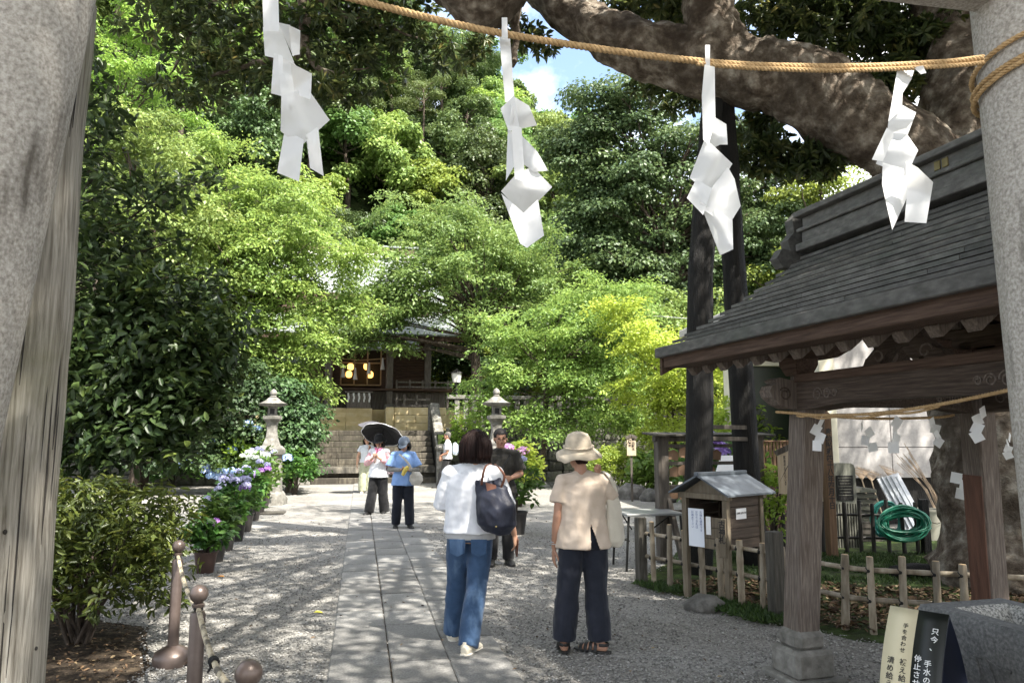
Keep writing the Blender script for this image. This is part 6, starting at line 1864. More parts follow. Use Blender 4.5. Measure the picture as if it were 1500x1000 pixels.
rake('bamboo rake with wide fan head leaning left on the pale wall', 1276, 702, 1295, 762, 13.2, 12.4, .24, .30)
rake('bamboo rake with round fan head leaning right on the pale wall', 1307, 702, 1318, 768, 13.2, 12.5, .22, .28)
rake('worn bamboo rake with grey handle beside the stone tablet', 1262, 700, 1285, 775, 13.0, 12.2, .20, .24)
br = P(1275, 770, 12.0); br.z = 0
e = empty('twig_broom', br, 0, 'short twig broom standing head up by the black fence', 'broom')
MB().tube([(0, 0, 0), (-.08, .3, .62)], .013, 7).build('handle', M_TOOLH, e, True)
m = MB()
for k in range(26): m.tube([(-.08, .3, .6), (-.09 + random.uniform(-.03, .03), .33, .75), (-.11 + random.uniform(-.10, .10), .36 + random.uniform(-.04, .04), .98 + random.uniform(-.08, .05))], .003, 3)
m.build('twigs', M_TWIGB, e)
tw = P(1375, 640, 12.0); tw.z = 0
e = empty('cane_bundle', tw, 0, 'bundle of thin dry canes leaning beside the giant trunk', 'canes')
for k in range(14):
    x = random.uniform(-.12, .05)
    MB().tube([(x + .12, random.uniform(-.1, .1), 0), (x, .3, .7), (x - .12 + random.uniform(-.1, .05), .8, random.uniform(1.1, 1.45))], .006, 4).build('cane', M_TWIGB, e)
M_ALU = mat('aluminium_sheet', [(.3, (.40, .42, .44)), (.7, (.52, .54, .56))], scale=6, stretch=(6, 6, .5), bump=.1, rough=.4, metal=.5)
al = P(1335, 640, 12.6); al.z = 0
e = empty('metal_panel', al, R(8), 'silver metal panel leaning on the pale wall under the rakes', 'panel')
MB().box((-.12, .2, .46), (.42, .03, .95), rotm(R(-22), R(-14), 0), .004).build('sheet', M_ALU, e)
for k in range(4): MB().box((-.12 + (k - 1.5) * .09, .175, .46), (.012, .03, .92), rotm(R(-22), R(-14), 0)).build('rib', M_ALU, e)
M_HOSE = mat('green_hose', [(.3, (.005, .10, .06)), (.6, (.01, .16, .09)), (.8, (.03, .24, .14))], scale=8, bump=.1, rough=.35, spec=.5)
hs0 = P(1318, 752, 9.95); hs0.z = 0
m = MB(); pts = []
zc = P(1318, 752, 9.95).z
nloop = 24
for i in range(nloop * 20):
    a = i / 20 * 2 * math.pi; r = .20 + .05 * math.sin(i * .13)
    lo = max(0, -math.sin(a)); 
    pts.append(Vector((.27 * math.cos(a) * (1 + .20 * math.sin(i * .043)) + .035 * math.sin(i * .21), -.06 + .09 * math.sin(a * .5 + i * .05) - .04 * math.sin(i * .11), zc - .12 + (.15 + .07 * math.sin(i * .037)) * math.sin(a) + .02 * math.cos(i * .31))))
m.tube(pts, .013, 6)
tag(m.build('garden_hose', M_HOSE, None, True, loc=hs0), 'coiled green garden hose hung over the black fence', 'hose')
m = MB(); pts = [Vector((.19 * math.cos(i / 16 * 6.283) * (1 + .1 * math.sin(i * .2)), -.02 + .03 * math.sin(i * .3), .42 + .24 * math.sin(i / 16 * 6.283) * (1 + .08 * math.cos(i * .17)))) for i in range(16 * 6)]
m.tube(pts, .015, 6); hp2 = P(1290, 640, 10.4); hp2.z = 0
M_HOSE2 = mat('teal_hose', [(.3, (.01, .12, .10)), (.7, (.03, .22, .18))], scale=8, bump=.1, rough=.4)
tag(m.build('garden_hose', M_HOSE2, None, True, loc=hp2), 'teal hose coil hanging behind the black fence beside the rakes', 'hose')
M_BEIGE = mat('beige_plastic', [(.3, (.34, .32, .26)), (.7, (.44, .42, .35))], scale=4, bump=.1, rough=.5)
bk = P(1352, 640, 11.6); bk.z = 0
e = empty('plastic_tub', bk, 0, 'beige plastic tub standing behind the hose beside the end post', 'tub')
MB().lathe([(.16, 0), (.21, .42), (.225, .43), (.225, .46), (.20, .46), (.15, .05), (.001, .05)], 20).build('tub_body', M_BEIGE, e, 40)
m = MB(); m.tube([(.22, 0, .42), (.17, -.16, .30), (0, -.23, .26), (-.17, -.16, .30), (-.22, 0, .42)], .006, 5); m.build('handle', M_DMETAL, e)
tl = P(1256, 640, 11.4); tl.z = 0
for k in range(6):
    q = MB()
    q.prism([Vector((-.18, -.1, 0)), Vector((.18, -.1, 0)), Vector((.18, -.08, .05)), Vector((.0, -.06, .075)), Vector((-.18, -.08, .05))], (0, 0, 0), (0, .26, 0))
    tag(q.build('roof_tile', M_WALL, None, False, loc=tl + Vector((random.uniform(-.03, .03), 0, .30 + k * .085)), rot=(0, 0, random.uniform(-.1, .1))), 'grey roof tile in the stack beside the stone tablet', 'roof tile', 'stacked roof tiles')
pd = empty('tile_crate', tl, 0, 'dark crate carrying the stacked roof tiles', 'crate')
MB().box((0, .03, .15), (.44, .34, .30), None, .01).build('crate_body', M_POSTW, pd); MB().box((0, -.145, .15), (.42, .012, .05)).build('crate_slat', M_RACK, pd); MB().box((0, -.145, .24), (.42, .012, .05)).build('crate_slat', M_RACK, pd)
wpn = P(1064, 640, 11.6); wpn.z = 0
e = empty('white_board', wpn, R(10), 'white slanted board leaning before the violet hydrangea', 'board')
z0_, z1_ = P(1064, 694, 11.6).z, P(1064, 667, 11.6).z
MB().prism([Vector((-.20, 0, z0_)), Vector((.20, 0, z0_)), Vector((.14, .08, z1_)), Vector((-.06, .08, z1_))], (0, 0, 0), (0, .02, 0)).build('board', M_PAPER, e)
MB().box((0, .06, z0_ / 2), (.05, .05, z0_)).build('stake', M_RACK, e)
ce = empty('support_cross_bar', P(1060, 640, 8.9) - Vector((0, 0, CH)), 0, 'thin wooden bars tied between the two prop logs', 'cross bar')
for py in (625, 642):
    a, b = P(1030, py, 8.75) - ce.location, P(1100, py + 1, 9.05) - ce.location
    MB().bar(a, b, .05, .035, (0, 1, 0), .004).build('bar', M_RACK, ce)
# fallen log and overhead wire
lg = P(1355, 832, 8.3); lg.z = .09
tag(MB().tube([(-.36, 0, 0), (-.1, .04, .01), (.3, .02, -.01)], [.07, .085, .07], 12, wob=.2).build('fallen_log', M_CHAR, None, True, loc=lg), 'short dark log lying on the moss beside the giant trunk', 'log')
M_WIRE = mat('wire_white', [(.3, (.5, .5, .5)), (.7, (.6, .6, .6))], scale=5, bump=0)
tag(MB().tube([P(900, 458, 27), P(1000, 466, 24), P(1150, 478, 20), P(1330, 470, 16)], .012, 5).build('overhead_wire', M_WIRE, None), 'thin pale overhead wire behind the prop logs', 'wire')

# ------------------------------------------------------------------ stone lanterns
def lantern(label, loc, yaw):
    e = empty('stone_lantern', loc, yaw, label, 'stone lantern'); e.scale = (.86, .86, .95)
    b1 = MB().lathe([(.46, 0), (.47, .12), (.40, .26), (.36, .30)], 24, (0, 0, 0), .55); b1.v = [tuple(Vector(v) * (1 + .05 * noise.noise(Vector(v) * 4))) for v in b1.v]; b1.build('ground_stone', M_LICHEN, e, 50)
    MB().lathe([(.33, .29), (.31, .75), (.29, 1.22)], 24, (0, 0, 0), .7).build('pedestal', M_LICHEN, e, 40)
    MB().lathe([(.36, 1.21), (.38, 1.26), (.37, 1.34), (.28, 1.42)], 24, (0, 0, 0), .7).build('pedestal_cap', M_LICHEN, e, 40)
    MB().lathe([(.25, 1.41), (.22, 1.48), (.16, 1.62), (.135, 1.80), (.15, 1.96), (.19, 2.02)], 24, (0, 0, 0), .6).build('shaft', M_LICHEN, e, 40)
    MB().lathe([(.17, 2.01), (.25, 2.08), (.255, 2.15), (.20, 2.16)], 24, (0, 0, 0), .6).build('platform', M_LICHEN, e, 40)
    fb = empty  # fire box: four corner posts and a core with dark windows
    MB().box((0, 0, 2.27), (.24, .24, .24), None, .01).build('fire_box', M_LICHEN, e)
    for k in range(4):
        a = k * math.pi / 2
        MB().box((math.cos(a) * .121, math.sin(a) * .121, 2.27), (.012 if k % 2 == 0 else .12, .12 if k % 2 == 0 else .012, .13)).build('window', M_BLACK, e)
    MB().lathe([(.20, 2.385), (.36, 2.42), (.39, 2.46), (.33, 2.475), (.22, 2.53), (.13, 2.60), (.10, 2.615)], 24, (0, 0, 0), .45).build('roof', M_LICHEN, e, 40)
    MB().lathe([(.085, 2.61), (.10, 2.635), (.06, 2.66), (.09, 2.69), (.10, 2.73), (.07, 2.79), (.01, 2.83)], 16).build('finial', M_LICHEN, e, 60)
    return e
lantern('tall stone lantern behind the row of potted hydrangeas', G(394, 738), ANG)
rl = P(727, 640, 17.3); rl.z = 0
lantern('tall stone lantern behind the man in black', rl, ANG)
ip_ = G(382, 752); tag(MB().box((0, 0, .015), (.95, .5, .03), rotm(0, 0, ANG), .006).build('drain_cover', M_POSTW, None, loc=ip_), 'rusty brown drain cover set in the gravel beside the lantern', 'drain cover')
# lamp on the terrace
lp = SL(2.95, 1.6, TZ)
e = empty('garden_lamp', lp, ANG, 'dark garden lamp with white glass on the terrace beside the steps', 'lamp')
zt_ = P(645, 560, lp.y).z - TZ
MB().lathe([(.10, 0), (.07, .1), (.05, .3), (.05, zt_)], 10).build('pole', M_DMETAL, e, 40)
MB().lathe([(.14, zt_), (.19, zt_ + .34), (.12, zt_ + .35)], 8).build('glass', M_PLASTER, e)
MB().lathe([(.24, zt_ + .34), (.22, zt_ + .38), (.06, zt_ + .46), (.02, zt_ + .5)], 8).build('cap', M_DMETAL, e)
# small roofed notice board left of the steps, among the leaves
nb = P(395, 640, 24.2); nb.z = TZ
e = empty('roofed_board', nb, ANG, 'roofed brown notice board among leaves left of the hall', 'notice board')
for x in (-.75, .75): MB().box((x, 0, .95), (.12, .12, 1.9), None, .01).build('post', M_DWOOD, e)
MB().box((0, 0, P(395, 555, 24.2).z - TZ), (1.5, .06, .75), None, .01).build('board', M_STAKE, e)
zz = P(395, 533, 24.2).z - TZ
for s in (-1, 1): MB().prism([Vector((-1.1, s * .5, zz - .1)), Vector((1.1, s * .5, zz - .1)), Vector((1.1, 0, zz + .22)), Vector((-1.1, 0, zz + .22))], (0, 0, 0), (0, 0, .05)).build('roof_panel', M_COPPER, e)
# flower pots on a low stone shelf, left
shf = G(190, 709)
e = empty('stone_shelf', shf, ANG, 'low stone shelf carrying flower pots behind the azalea', 'stone shelf')
MB().box((0, 0, .13), (1.9, .4, .10), None, .02).build('top_slab', M_LICHEN, e)
for x in (-.7, .7): MB().box((x, 0, .04), (.2, .3, .1), None, .02).build('support', M_LICHEN, e)
for i, (px, r, h, lab) in enumerate(((130, .26, .48, 'large clay flower pot on the low stone shelf'), (189, .19, .36, 'small brown flower pot on the low stone shelf'))):
    q = P(px, 640, shf.y - .1); 
    if i == 0: q.z = 0
    else: q.z = .18
    e = empty('flower_pot', q, 0, lab, 'flower pot')
    MB().lathe([(r * .7, 0), (r * .95, h * .86), (r * 1.08, h * .87), (r * 1.08, h), (r * .92, h), (r * .85, h * .85), (.001, h * .85)], 20).build('pot', M_POT, e, 40)
    pts = crown_points(40, r * 1.4, h + .18, .25, .4, -.7, .3, i + 3)
    pos, nr, dr, rn = rosettes(pts, 6, .1, .5); link('foliage', leafmesh('foliage', pos, nr, dr, RNG.uniform(.07, .13, len(pos)), .5, T_LEAF, rn), L_HYD, e)

# ------------------------------------------------------------------ barrier posts with ropes
M_BRONZE = mat('brown_painted_metal', [(.3, (.085, .062, .052)), (.55, (.115, .086, .074)), (.75, (.15, .115, .10))], scale=7, bump=.08, rough=.38, spec=.5, metal=.35)
bpos = [G(252, 972), None, None]
bpos[1] = Vector((P(292, 860, 3.75).x, 3.75, 0)); bpos[2] = Vector((P(365, 968, 2.52).x, 2.52, 0))
LB = ('brown metal barrier post with ball top beside the azalea bush', 'brown metal barrier post, middle one of the rope barrier', 'brown metal barrier post, last one of the rope barrier on the path side')
for i, b in enumerate(bpos):
    e = empty('barrier_post', b, 0, LB[i], 'barrier post')
    MB().lathe([(.125, -.005), (.13, .05), (.115, .085), (.06, .115), (.03, .13)], 26).build('base', M_BRONZE, e, 40)
    MB().lathe([(.036, .10), (.036, .69), (.030, .705)], 18).build('pole', M_BRONZE, e, 40)
    MB().lathe([(.018, .70), (.018, .725), (.028, .727), (.030, .742), (.02, .75)], 16).build('collar', M_BRONZE, e, 40)
    MB().ball((0, 0, .790), .044, 20, 14).build('ball', M_BRONZE, e, True)
M_BROPE = mat('pale_barrier_rope', [(.3, (.30, .25, .17)), (.5, (.44, .38, .27)), (.7, (.52, .46, .35))], scale=40, bump=.4, bscale=90, rough=.85, spots=(9, (.05, .045, .04), .8, .52, .60))
for i in range(2):
    a, b = bpos[i] + Vector((0, 0, .725)), bpos[i + 1] + Vector((0, 0, .725))
    sag = .06 if i == 0 else .10
    pts = [a.lerp(b, k / 16) - Vector((0, 0, sag * (1 - (2 * k / 16 - 1) ** 2))) for k in range(17)]
    m = MB(); o_ = pts[8].copy(); rope_strands(m, [p - o_ for p in pts], .0125, .06)
    eo = m.build('barrier_rope', M_BROPE, None, True, loc=o_)
    tag(eo, ('pale rope slung from the azalea side barrier post to the middle one', 'pale rope with black tie between middle and last barrier post')[i], 'rope')
    for p in ((pts[0], pts[-1]) if i == 0 else (pts[0], pts[7], pts[-1])):
        m = MB(); d = (b - a).normalized()
        for q in range(4): 
            cc_ = p - o_ + d * (.012 * (q - 1.5)); x_ = d.cross(Vector((0, 0, 1))).normalized(); y_ = d.cross(x_)
            m.tube([cc_ + (x_ * math.cos(t) + y_ * math.sin(t)) * .017 for t in np.linspace(0, 6.283, 10)], .006, 5)
        m.tube([p - o_, p - o_ + Vector((.02, -.01, -.05))], .005, 5); m.tube([p - o_, p - o_ + Vector((-.02, -.01, -.04))], .005, 5)
        m.build('cord_tie', M_CORD, eo)
# a few fallen leaves on the gravel
for i, (px, py, col) in enumerate(((318, 846, 'orange'), (459, 899, 'yellow'), (676, 945, 'ochre'))):
    lm_ = mat('fallen_%s' % col, [(.3, ((.45, .20, .05), (.50, .48, .05), (.42, .30, .10))[i]), (.7, ((.55, .28, .08), (.6, .55, .1), (.5, .38, .16))[i])], scale=20, bump=.2)
    me = leafmesh('fallen_leaf', [(0, 0, .014)], [(.1, -.2, 1)], [(1, .3, .1)], [.09], .5, T_LEAF); tag(link('fallen_leaf', me, lm_, None, G(px, py)), 'fallen %s leaf lying on the %s' % (col, ('gravel beside the brown pot', 'gravel at the edge of the paving', 'paving at the heel of the woman in jeans')[i]), 'leaf')
# ------------------------------------------------------------------ people
def remesh(mb, voxel, it=6, name='body', disp=None, cut=None, fac=.5):
    """fuse overlapping tapered forms into one continuous skin"""
    me = mb.mesh('tmp')
    o = bpy.data.objects.new('tmp', me)
    r = o.modifiers.new('r', 'REMESH'); r.mode = 'VOXEL'; r.voxel_size = voxel
    s = o.modifiers.new('s', 'SMOOTH'); s.iterations = it; s.factor = fac
    out = evaluated_mesh(o); bpy.data.meshes.remove(me)
    out.name = name
    if disp or cut:
        bm = bmesh.new(); bm.from_mesh(out); bm.normal_update()
        if disp:
            for v in bm.verts: v.co += v.normal * disp(v.co)
        if cut:
            bmesh.ops.delete(bm, geom=[f for f in bm.faces if cut(f.calc_center_median())], context='FACES')
        bm.to_mesh(out); bm.free()
    out.polygons.foreach_set('use_smooth', [True] * len(out.polygons))
    return out

def cloth_mat(name, a, b, weave=220, rough=.85, wr=.5, wscale=9, spec=.2, stretch=(1, 1, .45), extra=None):
    m, t, bs, o = nodes(name)
    tcn = t.nodes.new('ShaderNodeTexCoord'); vec = tcn.outputs['Object']
    n1 = nz(t, vec, 12, 4)
    col = ramp(t, n1, [(.3, a), (.7, b)])
    if extra:      # (scale, colour, amount, lo, hi, stretch)
        n2 = nz(t, vec, extra[0], 4, .6, extra[5] if len(extra) > 5 else None)
        col = mixc(t, col, extra[1], ramp(t, n2, [(extra[3], 0.0), (extra[4], extra[2])]))
    t.links.new(col, bs.inputs['Base Color'])
    bs.inputs['Roughness'].default_value = rough; bs.inputs['Specular IOR Level'].default_value = spec
    bs.inputs['Sheen Weight'].default_value = .15
    p = bumpn(t, bs, nz(t, vec, wscale, 3, .5, stretch, .6), wr, .02)
    bumpn(t, bs, nz(t, vec, weave, 2), .15, .002, p)
    return m
M_SKIN = mat('skin', [(.3, (.42, .235, .155)), (.7, (.50, .295, .20))], scale=7, bump=.12, bscale=60, bdist=.002, rough=.5, spec=.4)
M_SKIN2 = mat('skin_tanned', [(.3, (.34, .18, .115)), (.7, (.42, .23, .155))], scale=7, bump=.12, bscale=60, bdist=.002, rough=.5, spec=.4)
def hair_mat(name, a, b): return mat(name, [(.3, a), (.7, b)], scale=40, stretch=(1, 1, .08), bump=.7, bscale=60, bdist=.004, rough=.55, spec=.18)
H_BROWN = hair_mat('dark_brown_hair', (.009, .004, .0035), (.022, .010, .008))
H_BLACK = hair_mat('black_hair', (.008, .007, .007), (.02, .017, .016))
H_GREY = hair_mat('grey_hair', (.06, .055, .05), (.14, .13, .12))
M_LIP = mat('lip', [(.3, (.36, .13, .11)), (.7, (.42, .17, .14))], scale=9, bump=.05, rough=.5)
M_EYE = mat('eye_dark', [(.3, (.012, .008, .006)), (.7, (.02, .014, .012))], scale=9, bump=0, rough=.2)
M_SHOEK = mat('black_shoe', [(.3, (.010, .010, .010)), (.7, (.022, .021, .02))], scale=9, bump=.1, rough=.5)
M_SHOEW = mat('cream_sneaker', [(.3, (.50, .45, .35)), (.7, (.60, .55, .45))], scale=9, bump=.15, rough=.6)
M_SOLE = mat('pale_sole', [(.3, (.50, .47, .40)), (.7, (.58, .55, .48))], scale=9, bump=.1, rough=.7)

def wrinkle(amp, fx=7, fz=11, seed=0):
    """soft waves plus sharper drag folds"""
    def f(co):
        q = Vector((co.x * fx + seed, co.y * fx, co.z * fz * .5))
        r = noise.noise(Vector((co.x * fx * 1.3 + co.z * 5, co.y * fx * 1.3 - seed, co.z * fz * 1.1)))
        return amp * (noise.noise(q) + .55 * noise.noise(Vector((co.x * fx * 2.3, co.y * fx * 2.3, co.z * fz * 1.6 + seed))) + 1.3 * (.22 - min(.45, abs(r))))
    return f

def hand(mb, w, d, pn, side, s=1.0, curl=.35, grip=0.0):
    """palm, four unequal bent fingers and a thumb leaving the side of the palm.
    w wrist, d pointing direction, pn palm normal, side +1/-1 where the thumb is"""
    d = Vector(d).normalized(); pn = Vector(pn); pn = (pn - d * pn.dot(d)).normalized(); a = d.cross(pn) * side
    mb.tube([w - d * .012, w + d * .02 * s, w + d * .055 * s, w + d * .085 * s], [(.021 * s, .016 * s), (.028 * s, .014 * s), (.036 * s, .0135 * s), (.034 * s, .012 * s)], 12, ax=a)
    for k, (off, L) in enumerate(((.026, .070), (.009, .078), (-.009, .073), (-.026, .056))):
        b = w + d * .082 * s + a * off * s
        d1 = (d + pn * (curl * .6 + grip)).normalized(); d2 = (d + pn * (curl * 1.5 + grip * 2.2)).normalized(); d3 = (d + pn * (curl * 2.4 + grip * 4)).normalized()
        p1 = b + d1 * L * .45 * s; p2 = p1 + d2 * L * .32 * s; p3 = p2 + d3 * L * .26 * s
        mb.tube([b - d * .012, b, p1, p2, p3], [.0085 * s, .0088 * s, .0082 * s, .0074 * s, .0058 * s], 8)
    b = w + d * .025 * s + a * .026 * s
    t1 = b + (d * .6 + a * .75 + pn * .25).normalized() * .036 * s; t2 = t1 + (d * .9 + a * .25 + pn * (.35 + grip)).normalized() * .032 * s; t3 = t2 + (d + pn * (.4 + grip)).normalized() * .02 * s
    mb.tube([b - a * .012, b, t1, t2, t3], [.011 * s, .0125 * s, .0105 * s, .0092 * s, .006 * s], 8)

def foot(mb, ank, fwd, s=1.0, lift=0.0):
    """a shoe-shaped foot under the ankle"""
    f = Vector(fwd).normalized(); r = Vector((f.y, -f.x, 0))
    base = Vector((ank.x, ank.y, 0))
    pts = [base - f * .065 * s + Vector((0, 0, .040)), base - f * .03 * s + Vector((0, 0, .045)), base + f * .05 * s + Vector((0, 0, .042)), base + f * .12 * s + Vector((0, 0, .032)), base + f * .165 * s + Vector((0, 0, .024)), base + f * .185 * s + Vector((0, 0, .02))]
    rad = [(.024, .034), (.034, .044), (.038, .040), (.043, .030), (.036, .022), (.016, .012)]
    mb.tube(pts, [(a * s, b * s) for a, b in rad], 12, ax=r)
    return base, f

class Human:
    def __init__(s, name, label, loc, yaw, h=1.6, male=False, skin=None, voxel=.009):
        s.h = h; s.k = h / 1.6; s.male = male; s.vox = voxel
        s.root = empty('person', loc, yaw, label, 'person')
        s.skin = skin or M_SKIN
        k = s.k
        sh = .185 * k if male else .165 * k
        s.J = dict(pelvis=Vector((0, 0, .86 * k)), waist=Vector((0, 0, .99 * k)), chest=Vector((0, .0, 1.17 * k)), neck=Vector((0, -.01, 1.34 * k)), head=Vector((0, .015, 1.475 * k)),
                   shL=Vector((-sh, 0, 1.285 * k)), shR=Vector((sh, 0, 1.285 * k)), elL=Vector((-sh - .06, -.02, 1.02 * k)), elR=Vector((sh + .06, -.02, 1.02 * k)),
                   wrL=Vector((-sh - .07, .06, .80 * k)), wrR=Vector((sh + .07, .06, .80 * k)),
                   hipL=Vector((-.085 * k, 0, .82 * k)), hipR=Vector((.085 * k, 0, .82 * k)), knL=Vector((-.095 * k, .02, .44 * k)), knR=Vector((.095 * k, .02, .44 * k)),
                   anL=Vector((-.10 * k, -.01, .075 * k)), anR=Vector((.10 * k, -.01, .075 * k)))
        s.toe = {'L': Vector((-.15, 1, 0)), 'R': Vector((.15, 1, 0))}
        s.hd = {'L': (Vector((0, .15, -1)), Vector((1, 0, 0)), 1), 'R': (Vector((0, .15, -1)), Vector((-1, 0, 0)), 1)}
        s.curl = {'L': .35, 'R': .35}; s.look = 0.0; s.nod = 0.0
    def pose(s, **kw):
        for a, b in kw.items(): s.J[a] = Vector(b)
        return s
    def headrot(s): return rotm(s.nod, 0, s.look)
    def body(s, bare_feet=True):
        J, k = s.J, s.k; m = MB(); X = (1, 0, 0)
        wr = 1.0 if not s.male else 1.08
        m.tube([J['pelvis'] - Vector((0, 0, .10)), J['pelvis'], J['waist'], J['chest'], J['chest'].lerp(J['neck'], .62), J['neck'] + Vector((0, 0, -.01))],
               [(.12 * k, .085 * k), (.15 * k, .10 * k), (.115 * k * wr, .085 * k), (.135 * k * wr, .095 * k), (.12 * k * wr, .075 * k), (.05 * k, .05 * k)], 16, ax=X)
        m.tube([J['shL'], J['shL'].lerp(J['shR'], .5) + Vector((0, 0, .015 * k)), J['shR']], [.04 * k, .045 * k, .04 * k], 12)
        m.tube([J['neck'] - Vector((0, 0, .03)), J['neck'].lerp(J['head'], .45), J['head']], [.052 * k, .048 * k, .05 * k], 12)
        H = s.headrot(); c = J['head']
        m.ball(c + Vector((0, -.006, .028)) * k, .088 * k, 16, 12, (.86, 1.05, 1.0), H)
        def hp(x, y, z): return c + H @ (Vector((x, y, z)) * k)
        m.ball(hp(0, .022, -.04), .062 * k, 14, 10, (.93, .95, 1.12), H)
        m.ball(hp(0, .066, -.085), .022 * k, 10, 8)
        m.tube([hp(0, .085, .012), hp(0, .098, -.015), hp(0, .106, -.032)], [.008 * k, .011 * k, .014 * k], 8)
        for e in (-1, 1):
            m.ball(hp(e * .078, -.005, -.008), .026 * k, 10, 8, (.35, .7, 1.05), H)
            m.ball(hp(e * .03, .076, .025), .016 * k, 8, 6, (1.2, .6, .6), H)
            m.ball(hp(e * .042, .058, -.03), .022 * k, 8, 6)
        for q in 'LR':
            m.tube([J['sh' + q], J['sh' + q].lerp(J['el' + q], .35), J['el' + q]], [.045 * k * wr, .043 * k * wr, .034 * k * wr], 12)
            m.tube([J['el' + q], J['el' + q].lerp(J['wr' + q], .3), J['wr' + q]], [.034 * k * wr, .036 * k * wr, .0225 * k], 12)
            m.ball(J['el' + q], .034 * k * wr, 10, 8)
            d, pn, th = s.hd[q]; hand(m, J['wr' + q], d, pn, th, k * (1.06 if s.male else .98), s.curl[q])
            m.tube([J['hip' + q] + Vector((0, 0, .05)), J['hip' + q].lerp(J['kn' + q], .4), J['kn' + q]], [.088 * k, .078 * k, .055 * k], 14)
            m.tube([J['kn' + q], J['kn' + q].lerp(J['an' + q], .3), J['an' + q]], [.054 * k, .054 * k, .034 * k], 14)
            m.ball(J['kn' + q], .055 * k, 10, 8)
            foot(m, J['an' + q], s.toe[q], k * .92)
            m.tube([J['an' + q], Vector((J['an' + q].x, J['an' + q].y, .04))], [.034 * k, .034 * k], 10)
        me = remesh(m, s.vox * .72, 3, 'body', None, None, .4)
        b = link('body', me, s.skin, s.root)
        for e in (-1, 1):
            MB().ball(hp(e * .031, .083, .012), .0125 * k, 8, 6, (1.3, .5, .55), H).build('eye', M_EYE, s.root, True)
            MB().tube([hp(e * .016, .088, .034), hp(e * .032, .090, .040), hp(e * .05, .078, .034)], .0035 * k, 5).build('eyebrow', s.hairm, s.root)
        MB().ball(hp(0, .088, -.058), .02 * k, 10, 6, (1.1, .45, .36), H).build('mouth', M_LIP, s.root, True)
        return b
    hairm = H_BLACK
    def hair(s, kind, matr):
        c, k, H = s.J['head'], s.k, s.headrot()
        def hp(x, y, z): return c + H @ (Vector((x, y, z)) * k)
        m = MB()
        if kind == 'bob':
            m.ball(hp(0, -.018, .038), .098 * k, 18, 14, (.98, 1.10, .98), H)
            m.tube([hp(0, -.03, .05), hp(0, -.045, -.02), hp(0, -.045, -.08), hp(0, -.04, -.118)], [(.094 * k, .085 * k), (.108 * k, .085 * k), (.112 * k, .075 * k), (.094 * k, .052 * k)], 18, ax=H @ Vector((1, 0, 0)))
            for e in (-1, 1): m.tube([hp(e * .075, .03, .05), hp(e * .092, .025, -.02), hp(e * .088, .03, -.095)], [.03 * k, .03 * k, .016 * k], 10)
        elif kind == 'short':
            m.ball(hp(0, -.016, .040), .094 * k, 18, 14, (.93, 1.06, .95), H)
            m.tube([hp(0, -.05, .03), hp(0, -.068, -.03), hp(0, -.06, -.07)], [(.075 * k, .04 * k), (.068 * k, .03 * k), (.05 * k, .02 * k)], 14, ax=H @ Vector((1, 0, 0)))
        me = remesh(m, s.vox * .8, 5, 'hair', lambda co: .004 * noise.noise(Vector((co.x * 60, co.y * 60, co.z * 9))))
        # open the face
        bm = bmesh.new(); bm.from_mesh(me); Hi = H.inverted()
        dl = []
        for f in bm.faces:
            q = (Hi @ (f.calc_center_median() - c)) / k
            lim = .048 if kind == 'bob' else .055
            if q.y > lim and q.z < .062: dl.append(f)
            elif kind == 'short' and q.y > .015 and q.z < .02: dl.append(f)
        bmesh.ops.delete(bm, geom=dl, context='FACES'); bm.to_mesh(me); bm.free()
        o = link('hair', me, matr, s.root)
        return o
    def top(s, name, matr, hem, flare=1.0, sleeve=1.0, loose=.022, amp=.006, sl_r=1.25, cut=None, low=None, cap=.0, seed=0, neckdrop=0.0, blouse=0.0):
        J, k = s.J, s.k; m = MB(); X = (1, 0, 0); wr = 1.0 if not s.male else 1.08
        zt = hem
        a = .15 * k * wr + loose; b_ = .10 * k + loose
        hemp = J['pelvis'].lerp(J['waist'], max(-1.5, min(1, (hem - J['pelvis'].z) / (J['waist'].z - J['pelvis'].z)))); hemp = Vector((hemp.x, hemp.y, hem))
        sta = [hemp, hemp.lerp(J['waist'], .5), J['waist'], J['chest'], J['chest'].lerp(J['neck'], .55), J['neck'] - Vector((0, 0, .065)), J['neck'] - Vector((0, 0, .022 + neckdrop))]
        ra = [(a * flare, b_ * flare), (a * (.5 + .5 * flare), b_ * (.5 + .5 * flare)), ((.128 * k * wr + loose) * (1 + blouse), (.092 * k + loose) * (1 + blouse)), (.14 * k * wr + loose, .098 * k + loose), (.135 * k * wr + loose * .7, .08 * k + loose * .7), (.112 * k, .088 * k), (.076 * k, .074 * k)]
        m.tube(sta, ra, 20, ax=X)
        m.tube([J['shL'], J['shL'].lerp(J['shR'], .5) + Vector((0, 0, .028 * k)), J['shR']], [.042 * k + loose * .3, .060 * k + loose * .3, .042 * k + loose * .3], 14)
        for q in 'LR':
            A, E, W = J['sh' + q], J['el' + q], J['wr' + q]
            if sleeve <= 1: end = A.lerp(E, sleeve); pts = [A, A.lerp(end, .5), end]
            else: end = E.lerp(W, sleeve - 1); pts = [A, A.lerp(E, .5), E, end]
            r0 = .044 * k * wr + loose * .55
            m.ball(A + Vector((0, 0, -.004)), r0 * .96, 14, 10)
            pts[0] = A.lerp(pts[1], .12)
            rad = [r0 * .86, r0 * (1 + (sl_r - 1) * .5), r0 * sl_r] if len(pts) == 3 else [r0 * .86, r0 * 1.02, r0 * .92 * sl_r, r0 * .72 * sl_r]
            m.tube(pts, rad, 16)
        me = remesh(m, s.vox, 5, name, wrinkle(amp, 8, 12, seed), cut)
        return link(name, me, matr, s.root)
